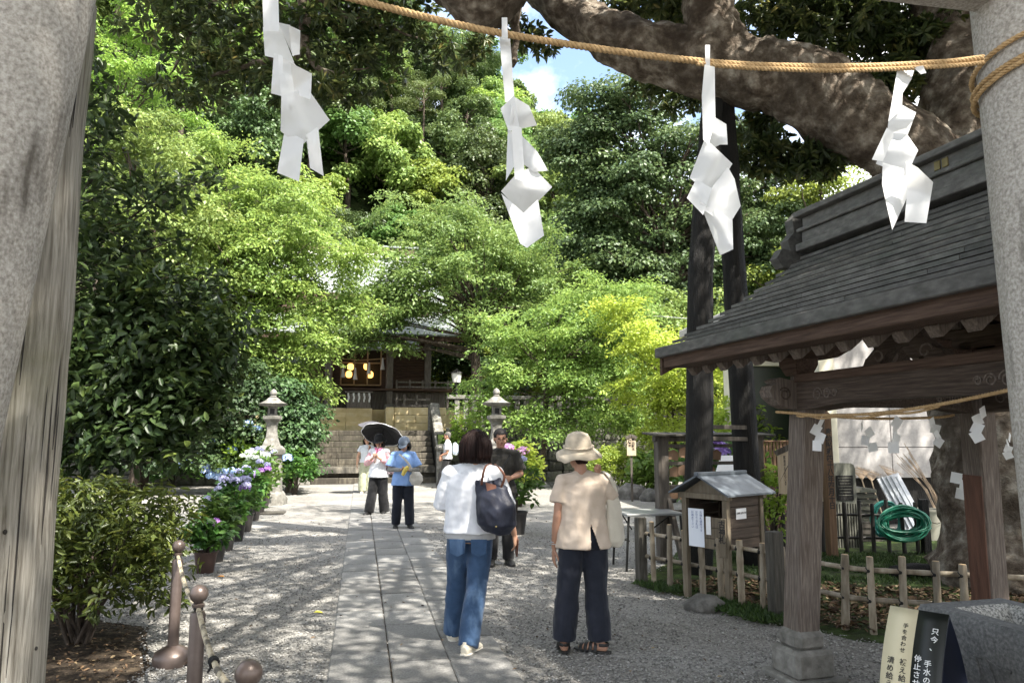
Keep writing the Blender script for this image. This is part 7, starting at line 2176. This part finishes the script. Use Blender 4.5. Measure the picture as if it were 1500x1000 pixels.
    def legs(s, name, matr, r=(1.12, 1.25, 1.5), end=.03, waist=None, amp=.005, seed=0, cuff=False, skirt=False):
        J, k = s.J, s.k; m = MB()
        wz = waist or J['pelvis'].z + .08
        m.tube([Vector((J['pelvis'].x, J['pelvis'].y, wz)), J['pelvis'], J['pelvis'] - Vector((0, 0, .09 * k))], [(.158 * k, .118 * k), (.172 * k, .126 * k), (.170 * k, .122 * k)], 18, ax=(1, 0, 0))
        for q in 'LR':
            H_, K, A = J['hip' + q], J['kn' + q], J['an' + q]
            e = Vector((A.x, A.y, end))
            m.tube([H_ + Vector((0, 0, .05)), H_.lerp(K, .35), K, K.lerp(e, .5), e], [.094 * k, .088 * k * r[0], .062 * k * r[1], .056 * k * (r[1] + r[2]) / 2, .047 * k * r[2]], 16)
        if skirt:
            c = J['hipL'].lerp(J['hipR'], .5)
            m.tube([c, Vector((c.x, c.y, .5 * k)), Vector((c.x, c.y, end + .05))], [(.15 * k, .11 * k), (.20 * k, .15 * k), (.24 * k, .17 * k)], 20, ax=(1, 0, 0))
        me = remesh(m, s.vox, 4, name, wrinkle(amp, 9, 9, seed))
        o = link(name, me, matr, s.root)
        return o
    def shoes(s, matr, sole, kind='sneaker'):
        for q in 'LR':
            A, f = s.J['an' + q], s.toe[q].normalized(); k = s.k; r = Vector((f.y, -f.x, 0)); b = Vector((A.x, A.y, 0))
            if kind == 'sneaker':
                m = MB(); foot(m, A, f, k * 1.08); m.tube([b - f * .02 + Vector((0, 0, .05)), b - f * .02 + Vector((0, 0, .105))], [.046 * k, .042 * k], 12)
                o = link('shoe', remesh(m, .006, 3, 'shoe'), matr, s.root)
                MB().tube([b - f * .085 * k + Vector((0, 0, .014)), b - f * .05 * k + Vector((0, 0, .014)), b + f * .06 * k + Vector((0, 0, .014)), b + f * .15 * k + Vector((0, 0, .014)), b + f * .205 * k + Vector((0, 0, .016))],
                          [(.022 * k, .014), (.042 * k, .015), (.046 * k, .015), (.050 * k, .015), (.026 * k, .012)], 14, ax=r).build('sole', sole, o, 50)
            else:   # open sandal: thick sole and crossing straps
                o = MB().tube([b - f * .085 * k + Vector((0, 0, .012)), b - f * .05 * k + Vector((0, 0, .012)), b + f * .06 * k + Vector((0, 0, .012)), b + f * .15 * k + Vector((0, 0, .012)), b + f * .20 * k + Vector((0, 0, .014))],
                          [(.022 * k, .013), (.042 * k, .014), (.042 * k, .014), (.048 * k, .014), (.026 * k, .011)], 14, ax=r).build('shoe', matr, s.root, 50)
                for off, h, w in ((.02, .085, .046), (.06, .078, .046), (.10, .066, .046), (.14, .055, .044)):
                    MB().tube([b + f * off * k + r * (w * k * math.cos(t)) + Vector((0, 0, .015 + (h - .012) * k * math.sin(t))) for t in np.linspace(0, math.pi, 11)], [(.013, .004)] * 11, 6, ax=f).build('strap', matr, o)
                MB().tube([b + f * (-.01 - .062 * math.sin(t)) * k + r * (.042 * k * math.cos(t)) + Vector((0, 0, .065)) for t in np.linspace(0, math.pi, 11)], [(.004, .012)] * 11, 6, ax=r).build('strap', matr, o)

def brim_hat(hm, matr, tilt=(0, 0), r=.17, crown=.12, z=.055, droop=.06, band=None):
    c, k = hm.J['head'], hm.k
    H = hm.headrot() @ rotm(tilt[0], tilt[1], 0)
    m = MB(); vs, fs, seg = [], [], 36
    prof = [(.001, .125), (.045, .122), (.082, .105), (.100, .07), (.108, .02), (.110, -.005), (.135, -.02), (.16, -.04 * droop / .06), (r, -.065 * droop / .06)]
    for i, (rr, zz) in enumerate(prof):
        for q in range(seg):
            a = 2 * math.pi * q / seg
            wv = 0
            if i > 5: wv = .012 * math.sin(a * 3 + 1) * (i - 5) / 3 + .014 * noise.noise(Vector((math.cos(a) * 2, math.sin(a) * 2, 3))) * (i - 5)
            vs.append(c + H @ (Vector((rr * .94 * math.cos(a), rr * 1.06 * math.sin(a) - .01, zz + z + wv)) * k))
    n = len(prof)
    fs = [(i * seg + q, i * seg + (q + 1) % seg, (i + 1) * seg + (q + 1) % seg, (i + 1) * seg + q) for i in range(n - 1) for q in range(seg)]
    o = m.add(vs, fs).build('hat', matr, hm.root, True)
    sm = o.modifiers.new('t', 'SOLIDIFY'); sm.thickness = .004
    if band:
        MB().tube([c + H @ (Vector((.1045 * math.cos(a), .118 * math.sin(a) - .01, z + .014)) * k) for a in np.linspace(0, 6.283, 37)], [(.004, .016)] * 37, 6, ax=(0, 0, 1)).build('hat_band', band, o)
    return o

def strap(name, pts, w, matr, parent=None, loc=None, label=None, cat=None, th=.003, n=8, ax=None):
    a = smooth_path([Vector(p) for p in pts], [1] * len(pts), n)[0]
    return MB().tube(a, [(w, th)] * len(a), 8, ax=ax).build(name, matr, parent, True)

# ---- woman in white sweater and jeans, seen from behind ---------------------------------
C_WHITE = cloth_mat('white_knit', (.62, .63, .67), (.70, .71, .74), 260, .9, .35)
C_GREYT = cloth_mat('grey_jersey', (.30, .30, .30), (.38, .38, .38))
C_DENIM = cloth_mat('blue_denim', (.022, .05, .105), (.045, .085, .16), 300, .85, .5, 10, extra=(3.2, (.13, .20, .30), .55, .55, .72, (3, 3, .7)))
C_NAVY = cloth_mat('navy_nylon', (.006, .007, .016), (.011, .014, .027), 300, .55, .6, 11, spec=.25)
M_LEATHER = mat('brown_leather', [(.3, (.09, .035, .02)), (.7, (.15, .06, .035))], scale=12, bump=.2, rough=.5)
rootA = P(690, 640, 5.75); rootA.z = 0
A = Human('a', 'woman in white knit sweater and blue jeans walking away on the path', rootA, R(-6), 1.60, voxel=.009)
A.hairm = H_BROWN
A.pose(head=(.045, .02, 1.475), neck=(.03, -.01, 1.335), chest=(.01, -.01, 1.17), shL=(-.165, 0, 1.275), shR=(.195, 0, 1.275),
       elL=(-.235, .06, 1.03), wrL=(-.14, .26, .98), elR=(.275, .0, 1.035), wrR=(.325, .10, .81),
       hipL=(-.085, 0, .82), hipR=(.085, 0, .82), knL=(-.115, .10, .45), knR=(.055, -.02, .44), anL=(-.155, .16, .09), anR=(.02, -.20, .10))
A.toe = {'L': Vector((-.25, 1, 0)), 'R': Vector((.3, 1, 0))}
A.hd['R'] = (Vector((.12, .35, -1)), Vector((-1, .3, 0)), 1); A.hd['L'] = (Vector((.8, .5, .1)), Vector((0, 0, 1)), 1); A.curl['R'] = .75
A.look = R(-18)
A.body(); A.hair('bob', H_BROWN)
m = MB(); Hq = A.headrot(); RH = random.Random(8)          # loose strands over the bob
for _ in range(170):
    a = RH.uniform(math.pi * .92, math.pi * 2.08); ra = RH.uniform(.98, 1.045)
    pts = []
    for q in range(7):
        f = q / 6
        rr_ = (.02 + .095 * math.sin(min(1, f * 1.6) * math.pi / 2)) * ra * (1 if f < .75 else 1 - .35 * (f - .75))
        pts.append(A.J['head'] + Hq @ Vector((math.cos(a) * rr_ * (1.0 + .12 * f), -.022 + math.sin(a) * rr_ * 1.06 - .01 * f, .135 - .255 * f ** 1.35 + RH.uniform(-.004, .004))))
    m.tube(pts, [.002, .0035, .004, .004, .0035, .003, .001], 4)
m.build('hair_strands', H_BROWN, A.root, True)
A.legs('jeans', C_DENIM, (1.10, 1.28, 1.62), .055, .92, .006, 3)
A.top('undershirt', C_GREYT, .79, 1.13, .2, .022, .002, cut=lambda c: c.z > .93)
A.top('sweater', C_WHITE, .835, 1.06, 1.22, .044, .0065, 1.12, seed=2, blouse=.10)
A.shoes(M_SHOEW, M_SOLE)
for sgn, x in ((-1, -.075), (1, .085)):      # back pockets
    MB().prism([Vector((x - .06, -.134, .80)), Vector((x + .06, -.134, .80)), Vector((x + .055, -.132, .70)), Vector((x, -.130, .675)), Vector((x - .055, -.132, .70))], (0, 0, 0), (0, .012, 0)).build('back_pocket', C_DENIM, A.root)
def W_(root, yaw, p): return root + rotm(0, 0, yaw) @ Vector(p)
# her shoulder bag
bgA = empty('shoulder_bag', W_(rootA, R(-6), (.20, -.16, .86)), R(-6), 'navy nylon shoulder bag with brown leather straps on the woman in jeans', 'bag')
m = MB()
m.tube([(.02, 0, .0), (.03, -.02, .06), (.02, -.02, .16), (-.02, 0, .28), (-.05, .01, .36)], [(.10, .06), (.155, .085), (.155, .085), (.12, .06), (.10, .02)], 20, ax=(1, 0, -.15))
m.tube([(-.14, 0, .36), (.10, 0, .31)], [.018, .018], 8)
link('bag_body', remesh(m, .009, 4, 'bag_body', wrinkle(.010, 9, 9, 5)), C_NAVY, bgA)
strap('strap', [(-.09, -.02, .34), (-.075, -.05, .42), (-.055, -.03, .48), (-.03, .06, .49)], .009, M_LEATHER, bgA, ax=(1, 0, 0))
strap('strap', [(.05, -.03, .31), (.085, -.06, .40), (.05, -.05, .46), (.0, .06, .49)], .009, M_LEATHER, bgA, ax=(1, 0, 0))
MB().prism([Vector((-.06, -.028, .36)), Vector((.02, -.034, .34)), Vector((.04, -.06, .22)), Vector((-.02, -.062, .20))], (0, 0, 0), (0, -.006, 0)).build('flap', M_LEATHER, bgA)
MB().ball((.03, -.105, .05), .007, 8, 6).build('stud', M_BRASS, bgA)
phA = empty('phone', W_(rootA, R(-6), (.338, .155, .715)), R(10), 'dark phone held low in the hand of the woman in jeans', 'phone')
MB().box((0, 0, 0), (.012, .075, .145), rotm(R(18), 0, 0), .004).build('case', M_LEATHER, phA)

# ---- woman in beige blouse and hat, seen from behind -----------------------------------
C_BEIGE = cloth_mat('beige_linen', (.47, .38, .30), (.55, .455, .37), 300, .85, .4)
C_HAT = cloth_mat('khaki_cotton', (.42, .355, .27), (.50, .43, .335), 320, .9, .25)
C_DNAVY = cloth_mat('dark_navy_cloth', (.010, .012, .020), (.018, .021, .032), 280, .8, .5)
C_CREAM = cloth_mat('cream_canvas', (.50, .46, .38), (.58, .535, .45), 280, .85, .5)
rootB = P(853, 640, 5.62); rootB.z = 0
B = Human('b', 'woman in beige blouse and khaki sun hat, seen from behind with raised hand', rootB, R(3), 1.545, skin=M_SKIN2, voxel=.009)
B.hairm = H_BROWN
B.pose(head=(-.03, .02, 1.42), neck=(-.01, -.01, 1.285), shL=(-.155, 0, 1.225), shR=(.155, 0, 1.225), elL=(-.195, -.02, .965), wrL=(-.215, .04, .735),
       elR=(.235, .06, 1.02), wrR=(.155, .20, 1.20), hipL=(-.085, 0, .79), hipR=(.085, 0, .79), knL=(-.12, .02, .42), knR=(.095, .03, .42), anL=(-.15, .02, .075), anR=(.105, -.02, .075))
B.toe = {'L': Vector((.05, 1, 0)), 'R': Vector((-.95, .55, 0))}
B.hd['R'] = (Vector((-.05, .05, 1)), Vector((-.2, 1, 0)), -1); B.hd['L'] = (Vector((-.05, .1, -1)), Vector((1, .2, 0)), 1); B.curl['R'] = .25
B.look = R(20)
B.body(); B.hair('short', H_BROWN)
B.legs('trousers', C_DNAVY, (1.12, 1.42, 1.95), .085, .90, .007, 8)
def slit(c):
    return c.y < 0.02 and c.z < .93 and .035 - .0 < c.x < .035 + (.93 - c.z) * .36
B.top('blouse', C_BEIGE, .745, 1.16, .62, .036, .007, 1.22, cut=slit, seed=6, blouse=.10)
B.shoes(M_SHOEK, M_SHOEK, 'sandal')
brim_hat(B, C_HAT, (R(10), R(-8)), .185, band=C_HAT)
for dz, r in ((.0, .027), (.014, .0275)):
    MB().tube([B.J['wrL'] + Vector((.0, -.005, .03 + dz)) + Vector((math.cos(t) * r, math.sin(t) * r, 0)) for t in np.linspace(0, 6.283, 15)], .0035, 6).build('bracelet', M_ALU, B.root)
bgB = empty('tote_bag', W_(rootB, R(3), (.235, .02, .74)), R(15), 'cream canvas tote bag on the shoulder of the woman in beige', 'bag')
m = MB(); m.tube([(0, 0, 0), (.005, 0, .05), (0, 0, .2), (-.01, 0, .34), (-.02, 0, .42)], [(.07, .045), (.10, .06), (.095, .055), (.075, .045), (.045, .02)], 18, ax=(.8, .6, 0))
link('bag_body', remesh(m, .009, 4, 'bag_body', wrinkle(.010, 10, 6, 2)), C_CREAM, bgB)
strap('strap', [(.01, -.03, .40), (-.03, -.055, .48), (-.065, -.05, .535), (-.075, .02, .555)], .014, C_CREAM, bgB, ax=(1, 0, 0))
strap('strap', [(.0, .04, .40), (-.04, .07, .49), (-.065, .06, .54), (-.075, .02, .556)], .014, C_CREAM, bgB, ax=(1, 0, 0))

# ---- man in dark shirt, facing the camera ------------------------------------------------
C_OLIVE = cloth_mat('charcoal_shirt', (.022, .020, .017), (.038, .035, .03), 260, .8, .5)
C_BLK = cloth_mat('black_cloth', (.008, .008, .009), (.016, .016, .017), 260, .8, .5)
rootC = P(733, 640, 9.35); rootC.z = 0
C_ = Human('c', 'man in charcoal shirt and black trousers facing the woman in white', rootC, R(180 + 8), 1.66, True, M_SKIN2, .011)
C_.hairm = H_BLACK
C_.pose(elL=(-.25, .04, 1.10), wrL=(-.10, .24, 1.06), elR=(.25, .02, 1.09), wrR=(.10, .25, 1.02))
C_.hd['L'] = (Vector((1, .2, -.1)), Vector((0, -1, 0)), 1); C_.hd['R'] = (Vector((-1, .2, 0)), Vector((0, -1, 0)), 1)
C_.nod = R(-8)
C_.body(); C_.hair('short', H_BLACK); C_.legs('trousers', C_BLK, (1.1, 1.25, 1.5), .06, .95, .005, 1); C_.top('shirt', C_OLIVE, .86, 1.08, .85, .03, .006, 1.3, seed=9); C_.shoes(M_SHOEK, M_SHOEK)
strap('bag_strap', [(-.12, .06, 1.33), (-.02, .155, 1.2), (.10, .165, 1.04), (.17, .12, .95)], .016, C_BLK, C_.root, ax=(0, 0, 1))

# ---- woman under the black and white parasol ----------------------------------------------
C_PINK = cloth_mat('pink_print', (.62, .30, .34), (.74, .45, .46), 200, .85, .4, extra=(22, (.80, .66, .62), .7, .52, .62))
C_SCARF = cloth_mat('hot_pink_scarf', (.66, .12, .26), (.76, .2, .34))
C_VEST = cloth_mat('white_vest', (.66, .67, .70), (.74, .75, .77))
rootD = P(556, 640, 15.3); rootD.z = 0
D = Human('d', 'woman in white vest with pink sleeves under a black parasol', rootD, R(180 - 10), 1.57, voxel=.013)
D.pose(elL=(-.235, .06, 1.02), wrL=(-.06, .22, 1.14), elR=(.235, .06, 1.02), wrR=(.05, .22, 1.13), knL=(-.10, .0, .43), anL=(-.12, -.05, .075), knR=(.10, .08, .44), anR=(.13, .16, .075))
D.hd['L'] = (Vector((.5, .4, .6)), Vector((.6, -.6, 0)), 1); D.hd['R'] = (Vector((-.5, .4, .6)), Vector((-.6, -.6, 0)), 1); D.curl = {'L': .9, 'R': .9}; D.nod = R(-10)
D.body(); D.hair('bob', H_BLACK); D.legs('trousers', C_BLK, (1.2, 1.6, 2.2), .05, .95, .006, 4)
D.top('sleeves', C_PINK, .95, 1.0, 1.7, .034, .006, 1.25, seed=4); D.top('vest', C_VEST, .74, 1.12, .12, .050, .006, 1.0, seed=5)
D.shoes(M_SHOEK, M_SHOEK); brim_hat(D, C_BLK, (R(-6), 0), .155, droop=.03, z=.05)
cc_ = D.J['head']
MB().tube([cc_ + Vector((-.07, .06, .012)), cc_ + Vector((-.03, .092, .008)), cc_ + Vector((.03, .092, .008)), cc_ + Vector((.07, .06, .012))], [(.012, .004), (.02, .006), (.02, .006), (.012, .004)], 8, ax=(0, 0, 1)).build('sunglasses', M_EYE, D.root, True)
m = MB(); m.tube([D.J['neck'] + Vector((math.cos(t) * .075, math.sin(t) * .07, -.01 + .012 * math.sin(t * 3))) for t in np.linspace(0, 6.283, 17)], .03, 10); m.tube([D.J['neck'] + Vector((.0, .08, -.02)), D.J['neck'] + Vector((.02, .12, -.12)), D.J['neck'] + Vector((.03, .13, -.2))], [.03, .035, .015], 10)
link('scarf', remesh(m, .01, 3, 'scarf', wrinkle(.005, 20, 20)), C_SCARF, D.root)
bgD = empty('patterned_bag', W_(rootD, R(170), (-.25, .02, .80)), R(170), 'dark patterned shoulder bag beside the woman with pink sleeves', 'bag')
C_CHECK = cloth_mat('check_print', (.05, .02, .03), (.10, .04, .05), extra=(26, (.6, .5, .52), .9, .52, .56))
m = MB(); m.tube([(0, 0, 0), (0, 0, .12), (0, 0, .26)], [(.07, .04), (.10, .06), (.07, .03)], 14, ax=(1, 0, 0)); link('bag_body', remesh(m, .012, 3, 'bag_body'), C_CHECK, bgD)
strap('strap', [(-.04, 0, .25), (.0, .01, .38), (.06, .0, .49)], .012, C_BLK, bgD, ax=(0, 1, 0))
def parasol(label, tip, hand_, r, matr_in, matr_out, rimm, ribm, dome=.30):
    tip, hand_ = Vector(tip), Vector(hand_)
    e = empty('parasol', hand_, 0, label, 'parasol')
    ax = (tip - hand_).normalized(); t = tip - hand_
    x = ax.cross(Vector((0, 1, 0.3))).normalized(); y = ax.cross(x)
    n = 8; rings = 6
    def pt(i, q, off=0.0):
        f = i / rings; a = 2 * math.pi * q / (n * 4)
        sag = 1 - .055 * f * (1 - abs(math.cos(a * n / 2)))          # cloth stretched between the ribs
        return t + (x * math.cos(a) + y * math.sin(a)) * (r * f * sag) - ax * (r * dome * (1.25 * f ** 2) + off)
    for nm, mt, off in (('canopy', matr_out, 0.0), ('lining', matr_in, .006)):
        vs = [pt(i, q, off) for i in range(1, rings + 1) for q in range(n * 4)] + [t - ax * off]
        S = n * 4
        fs = [(i * S + q, i * S + (q + 1) % S, (i + 1) * S + (q + 1) % S, (i + 1) * S + q) for i in range(rings - 1) for q in range(S)] + [(len(vs) - 1, q, (q + 1) % S) for q in range(S)]
        m = MB().add(vs, fs); o = m.build(nm, mt, e, True)
    MB().tube([pt(rings, q, .003) for q in range(n * 4 + 1)], .007, 5).build('rim', rimm, e)
    for q in range(n):
        MB().tube([pt(i, q * 4, .012) for i in range(0, rings + 1)], .0035, 4).build('rib', ribm, e)
    MB().tube([Vector((0, 0, 0)) - ax * .12, t + ax * .05], .007, 7).build('shaft', ribm, e)
    MB().tube([-ax * .14, ax * .02], .016, 8).build('handle', M_LEATHER, e)
    return e
C_PARB = cloth_mat('black_parasol_lining', (.012, .012, .013), (.02, .02, .022)); C_PARW = cloth_mat('white_parasol_cloth', (.62, .62, .62), (.7, .7, .7)); C_PARG = cloth_mat('grey_parasol_cloth', (.045, .043, .052), (.07, .067, .078))
hD = W_(rootD, R(170), (-.03, .25, 1.16))
parasol('black lined parasol with white rim over the woman with pink sleeves', P(562, 627, 15.42), hD, .43, C_PARB, C_PARW, C_PARW, M_DMETAL)

# ---- woman in blue top and cap -------------------------------------------------------------
C_BLUE = cloth_mat('sky_blue_cotton', (.20, .34, .66), (.27, .42, .74), 260, .85, .5)
C_CAP = cloth_mat('grey_blue_cap', (.12, .15, .19), (.17, .20, .25)); C_GREYS = cloth_mat('grey_sleeve', (.20, .195, .18), (.28, .27, .25)); C_BAGW = cloth_mat('off_white_bag', (.50, .47, .42), (.60, .57, .52))
rootE = P(592, 640, 12.95); rootE.z = 0
E = Human('e', 'woman in sky blue top and grey cap looking down into her hands', rootE, R(180 + 14), 1.55, voxel=.012)
E.pose(elL=(-.235, .0, 1.00), wrL=(-.07, .20, .99), elR=(.235, .0, 1.0), wrR=(.06, .21, 1.0), head=(.0, .05, 1.42), knL=(-.10, .03, .42), anL=(-.12, .03, .075), knR=(.10, .0, .42), anR=(.11, -.06, .075))
E.hd['L'] = (Vector((.8, .4, .2)), Vector((0, -.3, 1)), 1); E.hd['R'] = (Vector((-.8, .4, .2)), Vector((0, -.3, 1)), 1); E.curl = {'L': .8, 'R': .8}; E.nod = R(-26); E.look = R(-24)
E.body(); E.hair('bob', H_BLACK); E.legs('trousers', C_DNAVY, (1.15, 1.4, 1.75), .07, .93, .005, 6)
m = MB()
for q in 'LR': m.tube([E.J['el' + q].lerp(E.J['sh' + q], .2), E.J['el' + q], E.J['wr' + q]], [.043, .045, .032], 12); m.ball(E.J['el' + q], .045, 10, 8)
link('arm_covers', remesh(m, .010, 3, 'arm_covers', wrinkle(.004, 20, 20)), C_GREYS, E.root)
E.top('blouse', C_BLUE, .73, 1.12, .8, .042, .008, 1.55, seed=11); E.shoes(M_SHOEK, M_SHOEK)
H = E.headrot(); c = E.J['head']; m = MB()
m.ball(c + H @ Vector((0, -.012, .050)), .104, 18, 14, (.95, 1.08, .92), H)
me = remesh(m, .008, 2, 'cap', None, lambda p: (H.inverted() @ (p - c)).z < .03); cap = link('cap', me, C_CAP, E.root)
bv = [c + H @ Vector((.075 * math.cos(t), .075 + .095 * math.sin(t), .035 - .02 * math.sin(t))) for t in np.linspace(0, math.pi, 13)]
o = MB().add(bv + [c + H @ Vector((0, .07, .04))], [(i, i + 1, 13) for i in range(12)]).build('cap_peak', C_CAP, cap); sm = o.modifiers.new('t', 'SOLIDIFY'); sm.thickness = .005
bgE = empty('crossbody_bag', W_(rootE, R(194), (-.20, .14, .76)), R(194), 'off white crossbody bag hanging from the woman in blue', 'bag')
m = MB(); m.tube([(0, 0, -.02), (0, 0, .05), (0, 0, .14), (0, 0, .20)], [(.07, .045), (.12, .06), (.11, .055), (.06, .03)], 16, ax=(1, 0, 0)); link('bag_body', remesh(m, .010, 3, 'bag_body', wrinkle(.006, 14, 14)), C_BAGW, bgE)
strap('strap', [(.05, .0, .19), (.12, .03, .32), (.22, .02, .44), (.29, -.04, .50)], .018, C_BAGW, bgE, ax=(0, 0, 1))
M_YEL = cloth_mat('yellow_packet', (.55, .42, .08), (.66, .52, .14))
pk = empty('paper_packet', W_(rootE, R(194), (.0, .285, 1.0)), R(194), 'yellow packet held in both hands by the woman in blue', 'packet')
m = MB(); m.tube([(-.05, 0, .06), (0, 0, 0), (.05, .01, -.09)], [.03, .042, .03], 10); link('packet', remesh(m, .009, 2, 'packet', wrinkle(.006, 24, 24)), M_YEL, pk)

# ---- woman with grey parasol behind ---------------------------------------------------------
C_SAGE = cloth_mat('sage_linen', (.30, .31, .21), (.38, .39, .27)); C_OFFW = cloth_mat('pale_blouse', (.52, .55, .58), (.6, .63, .66))
rootF = P(538, 640, 20.8); rootF.z = 0
Fp = Human('f', 'woman in sage wide trousers walking under a grey parasol near the steps', rootF, R(180 + 10), 1.58, voxel=.014)
Fp.pose(elR=(.24, -.01, 1.02), wrR=(.26, .03, .80), elL=(-.23, .05, 1.05), wrL=(-.10, .2, 1.2))
Fp.hd['L'] = (Vector((.3, .1, 1)), Vector((0, -1, 0)), 1)
Fp.body(); Fp.hair('bob', H_BLACK); Fp.legs('trousers', C_SAGE, (1.25, 1.8, 2.5), .08, .95, .006, 2, skirt=False); Fp.top('blouse', C_OFFW, .85, 1.08, .5, .035, .006, 1.3); Fp.shoes(M_SHOEW, M_SOLE)
hF = W_(rootF, R(190), (-.08, .22, 1.28))
parasol('grey parasol tilted forward over the woman in sage trousers', P(553, 618, 20.55), hF, .49, C_PARG, C_PARG, C_PARG, M_DMETAL, .34)

# ---- man in white T-shirt walking to the left -------------------------------------------------
C_TEE = cloth_mat('white_tee', (.64, .65, .67), (.72, .73, .75)); C_PATT = cloth_mat('blue_white_print', (.60, .66, .72), (.68, .73, .78), extra=(14, (.18, .34, .58), .95, .52, .57))
rootG = P(656, 640, 23.2); rootG.z = 0
Gp = Human('g', 'grey haired man in white T-shirt with a patterned backpack walking beside the newel post', rootG, R(90), 1.72, True, M_SKIN2, .014)
Gp.pose(knL=(-.10, .16, .47), anL=(-.10, .26, .085), knR=(.10, -.02, .46), anR=(.10, -.20, .10), elR=(.25, -.04, 1.06), wrR=(.22, .18, .98), elL=(-.25, -.02, 1.08), wrL=(-.2, .2, .98))
Gp.hairm = H_GREY
Gp.body(); Gp.hair('short', H_GREY); Gp.legs('trousers', C_BLK, (1.1, 1.3, 1.6), .07, 1.0, .005, 2); Gp.top('tee', C_TEE, .88, 1.1, .75, .035, .006, 1.35); Gp.shoes(M_SHOEK, M_SHOEK)
bgG = empty('backpack', W_(rootG, R(90), (0, -.23, 1.0)), R(90), 'blue and white patterned backpack on the man in white T-shirt', 'bag')
m = MB(); m.tube([(0, 0, 0), (0, -.02, .1), (0, -.02, .28), (0, .02, .38)], [(.12, .06), (.16, .10), (.15, .09), (.09, .04)], 16, ax=(1, 0, 0)); link('bag_body', remesh(m, .014, 3, 'bag_body'), C_PATT, bgG)
for sx in (-1, 1): strap('strap', [(sx * .09, .04, .36), (sx * .12, .20, .37), (sx * .13, .36, .28), (sx * .14, .34, .1)], .02, C_BLK, bgG, ax=(1, 0, 0))
wb = empty('waist_bag', W_(rootG, R(90), (0.02, .17, 1.0)), R(90), 'dark waist bag on the front of the man in white T-shirt', 'bag')
m = MB(); m.tube([(-.12, 0, .05), (0, .02, .05), (.12, 0, .05)], [(.05, .03), (.075, .045), (.05, .03)], 12, ax=(0, 0, 1)); link('bag_body', remesh(m, .012, 3, 'bag_body'), C_BLK, wb)
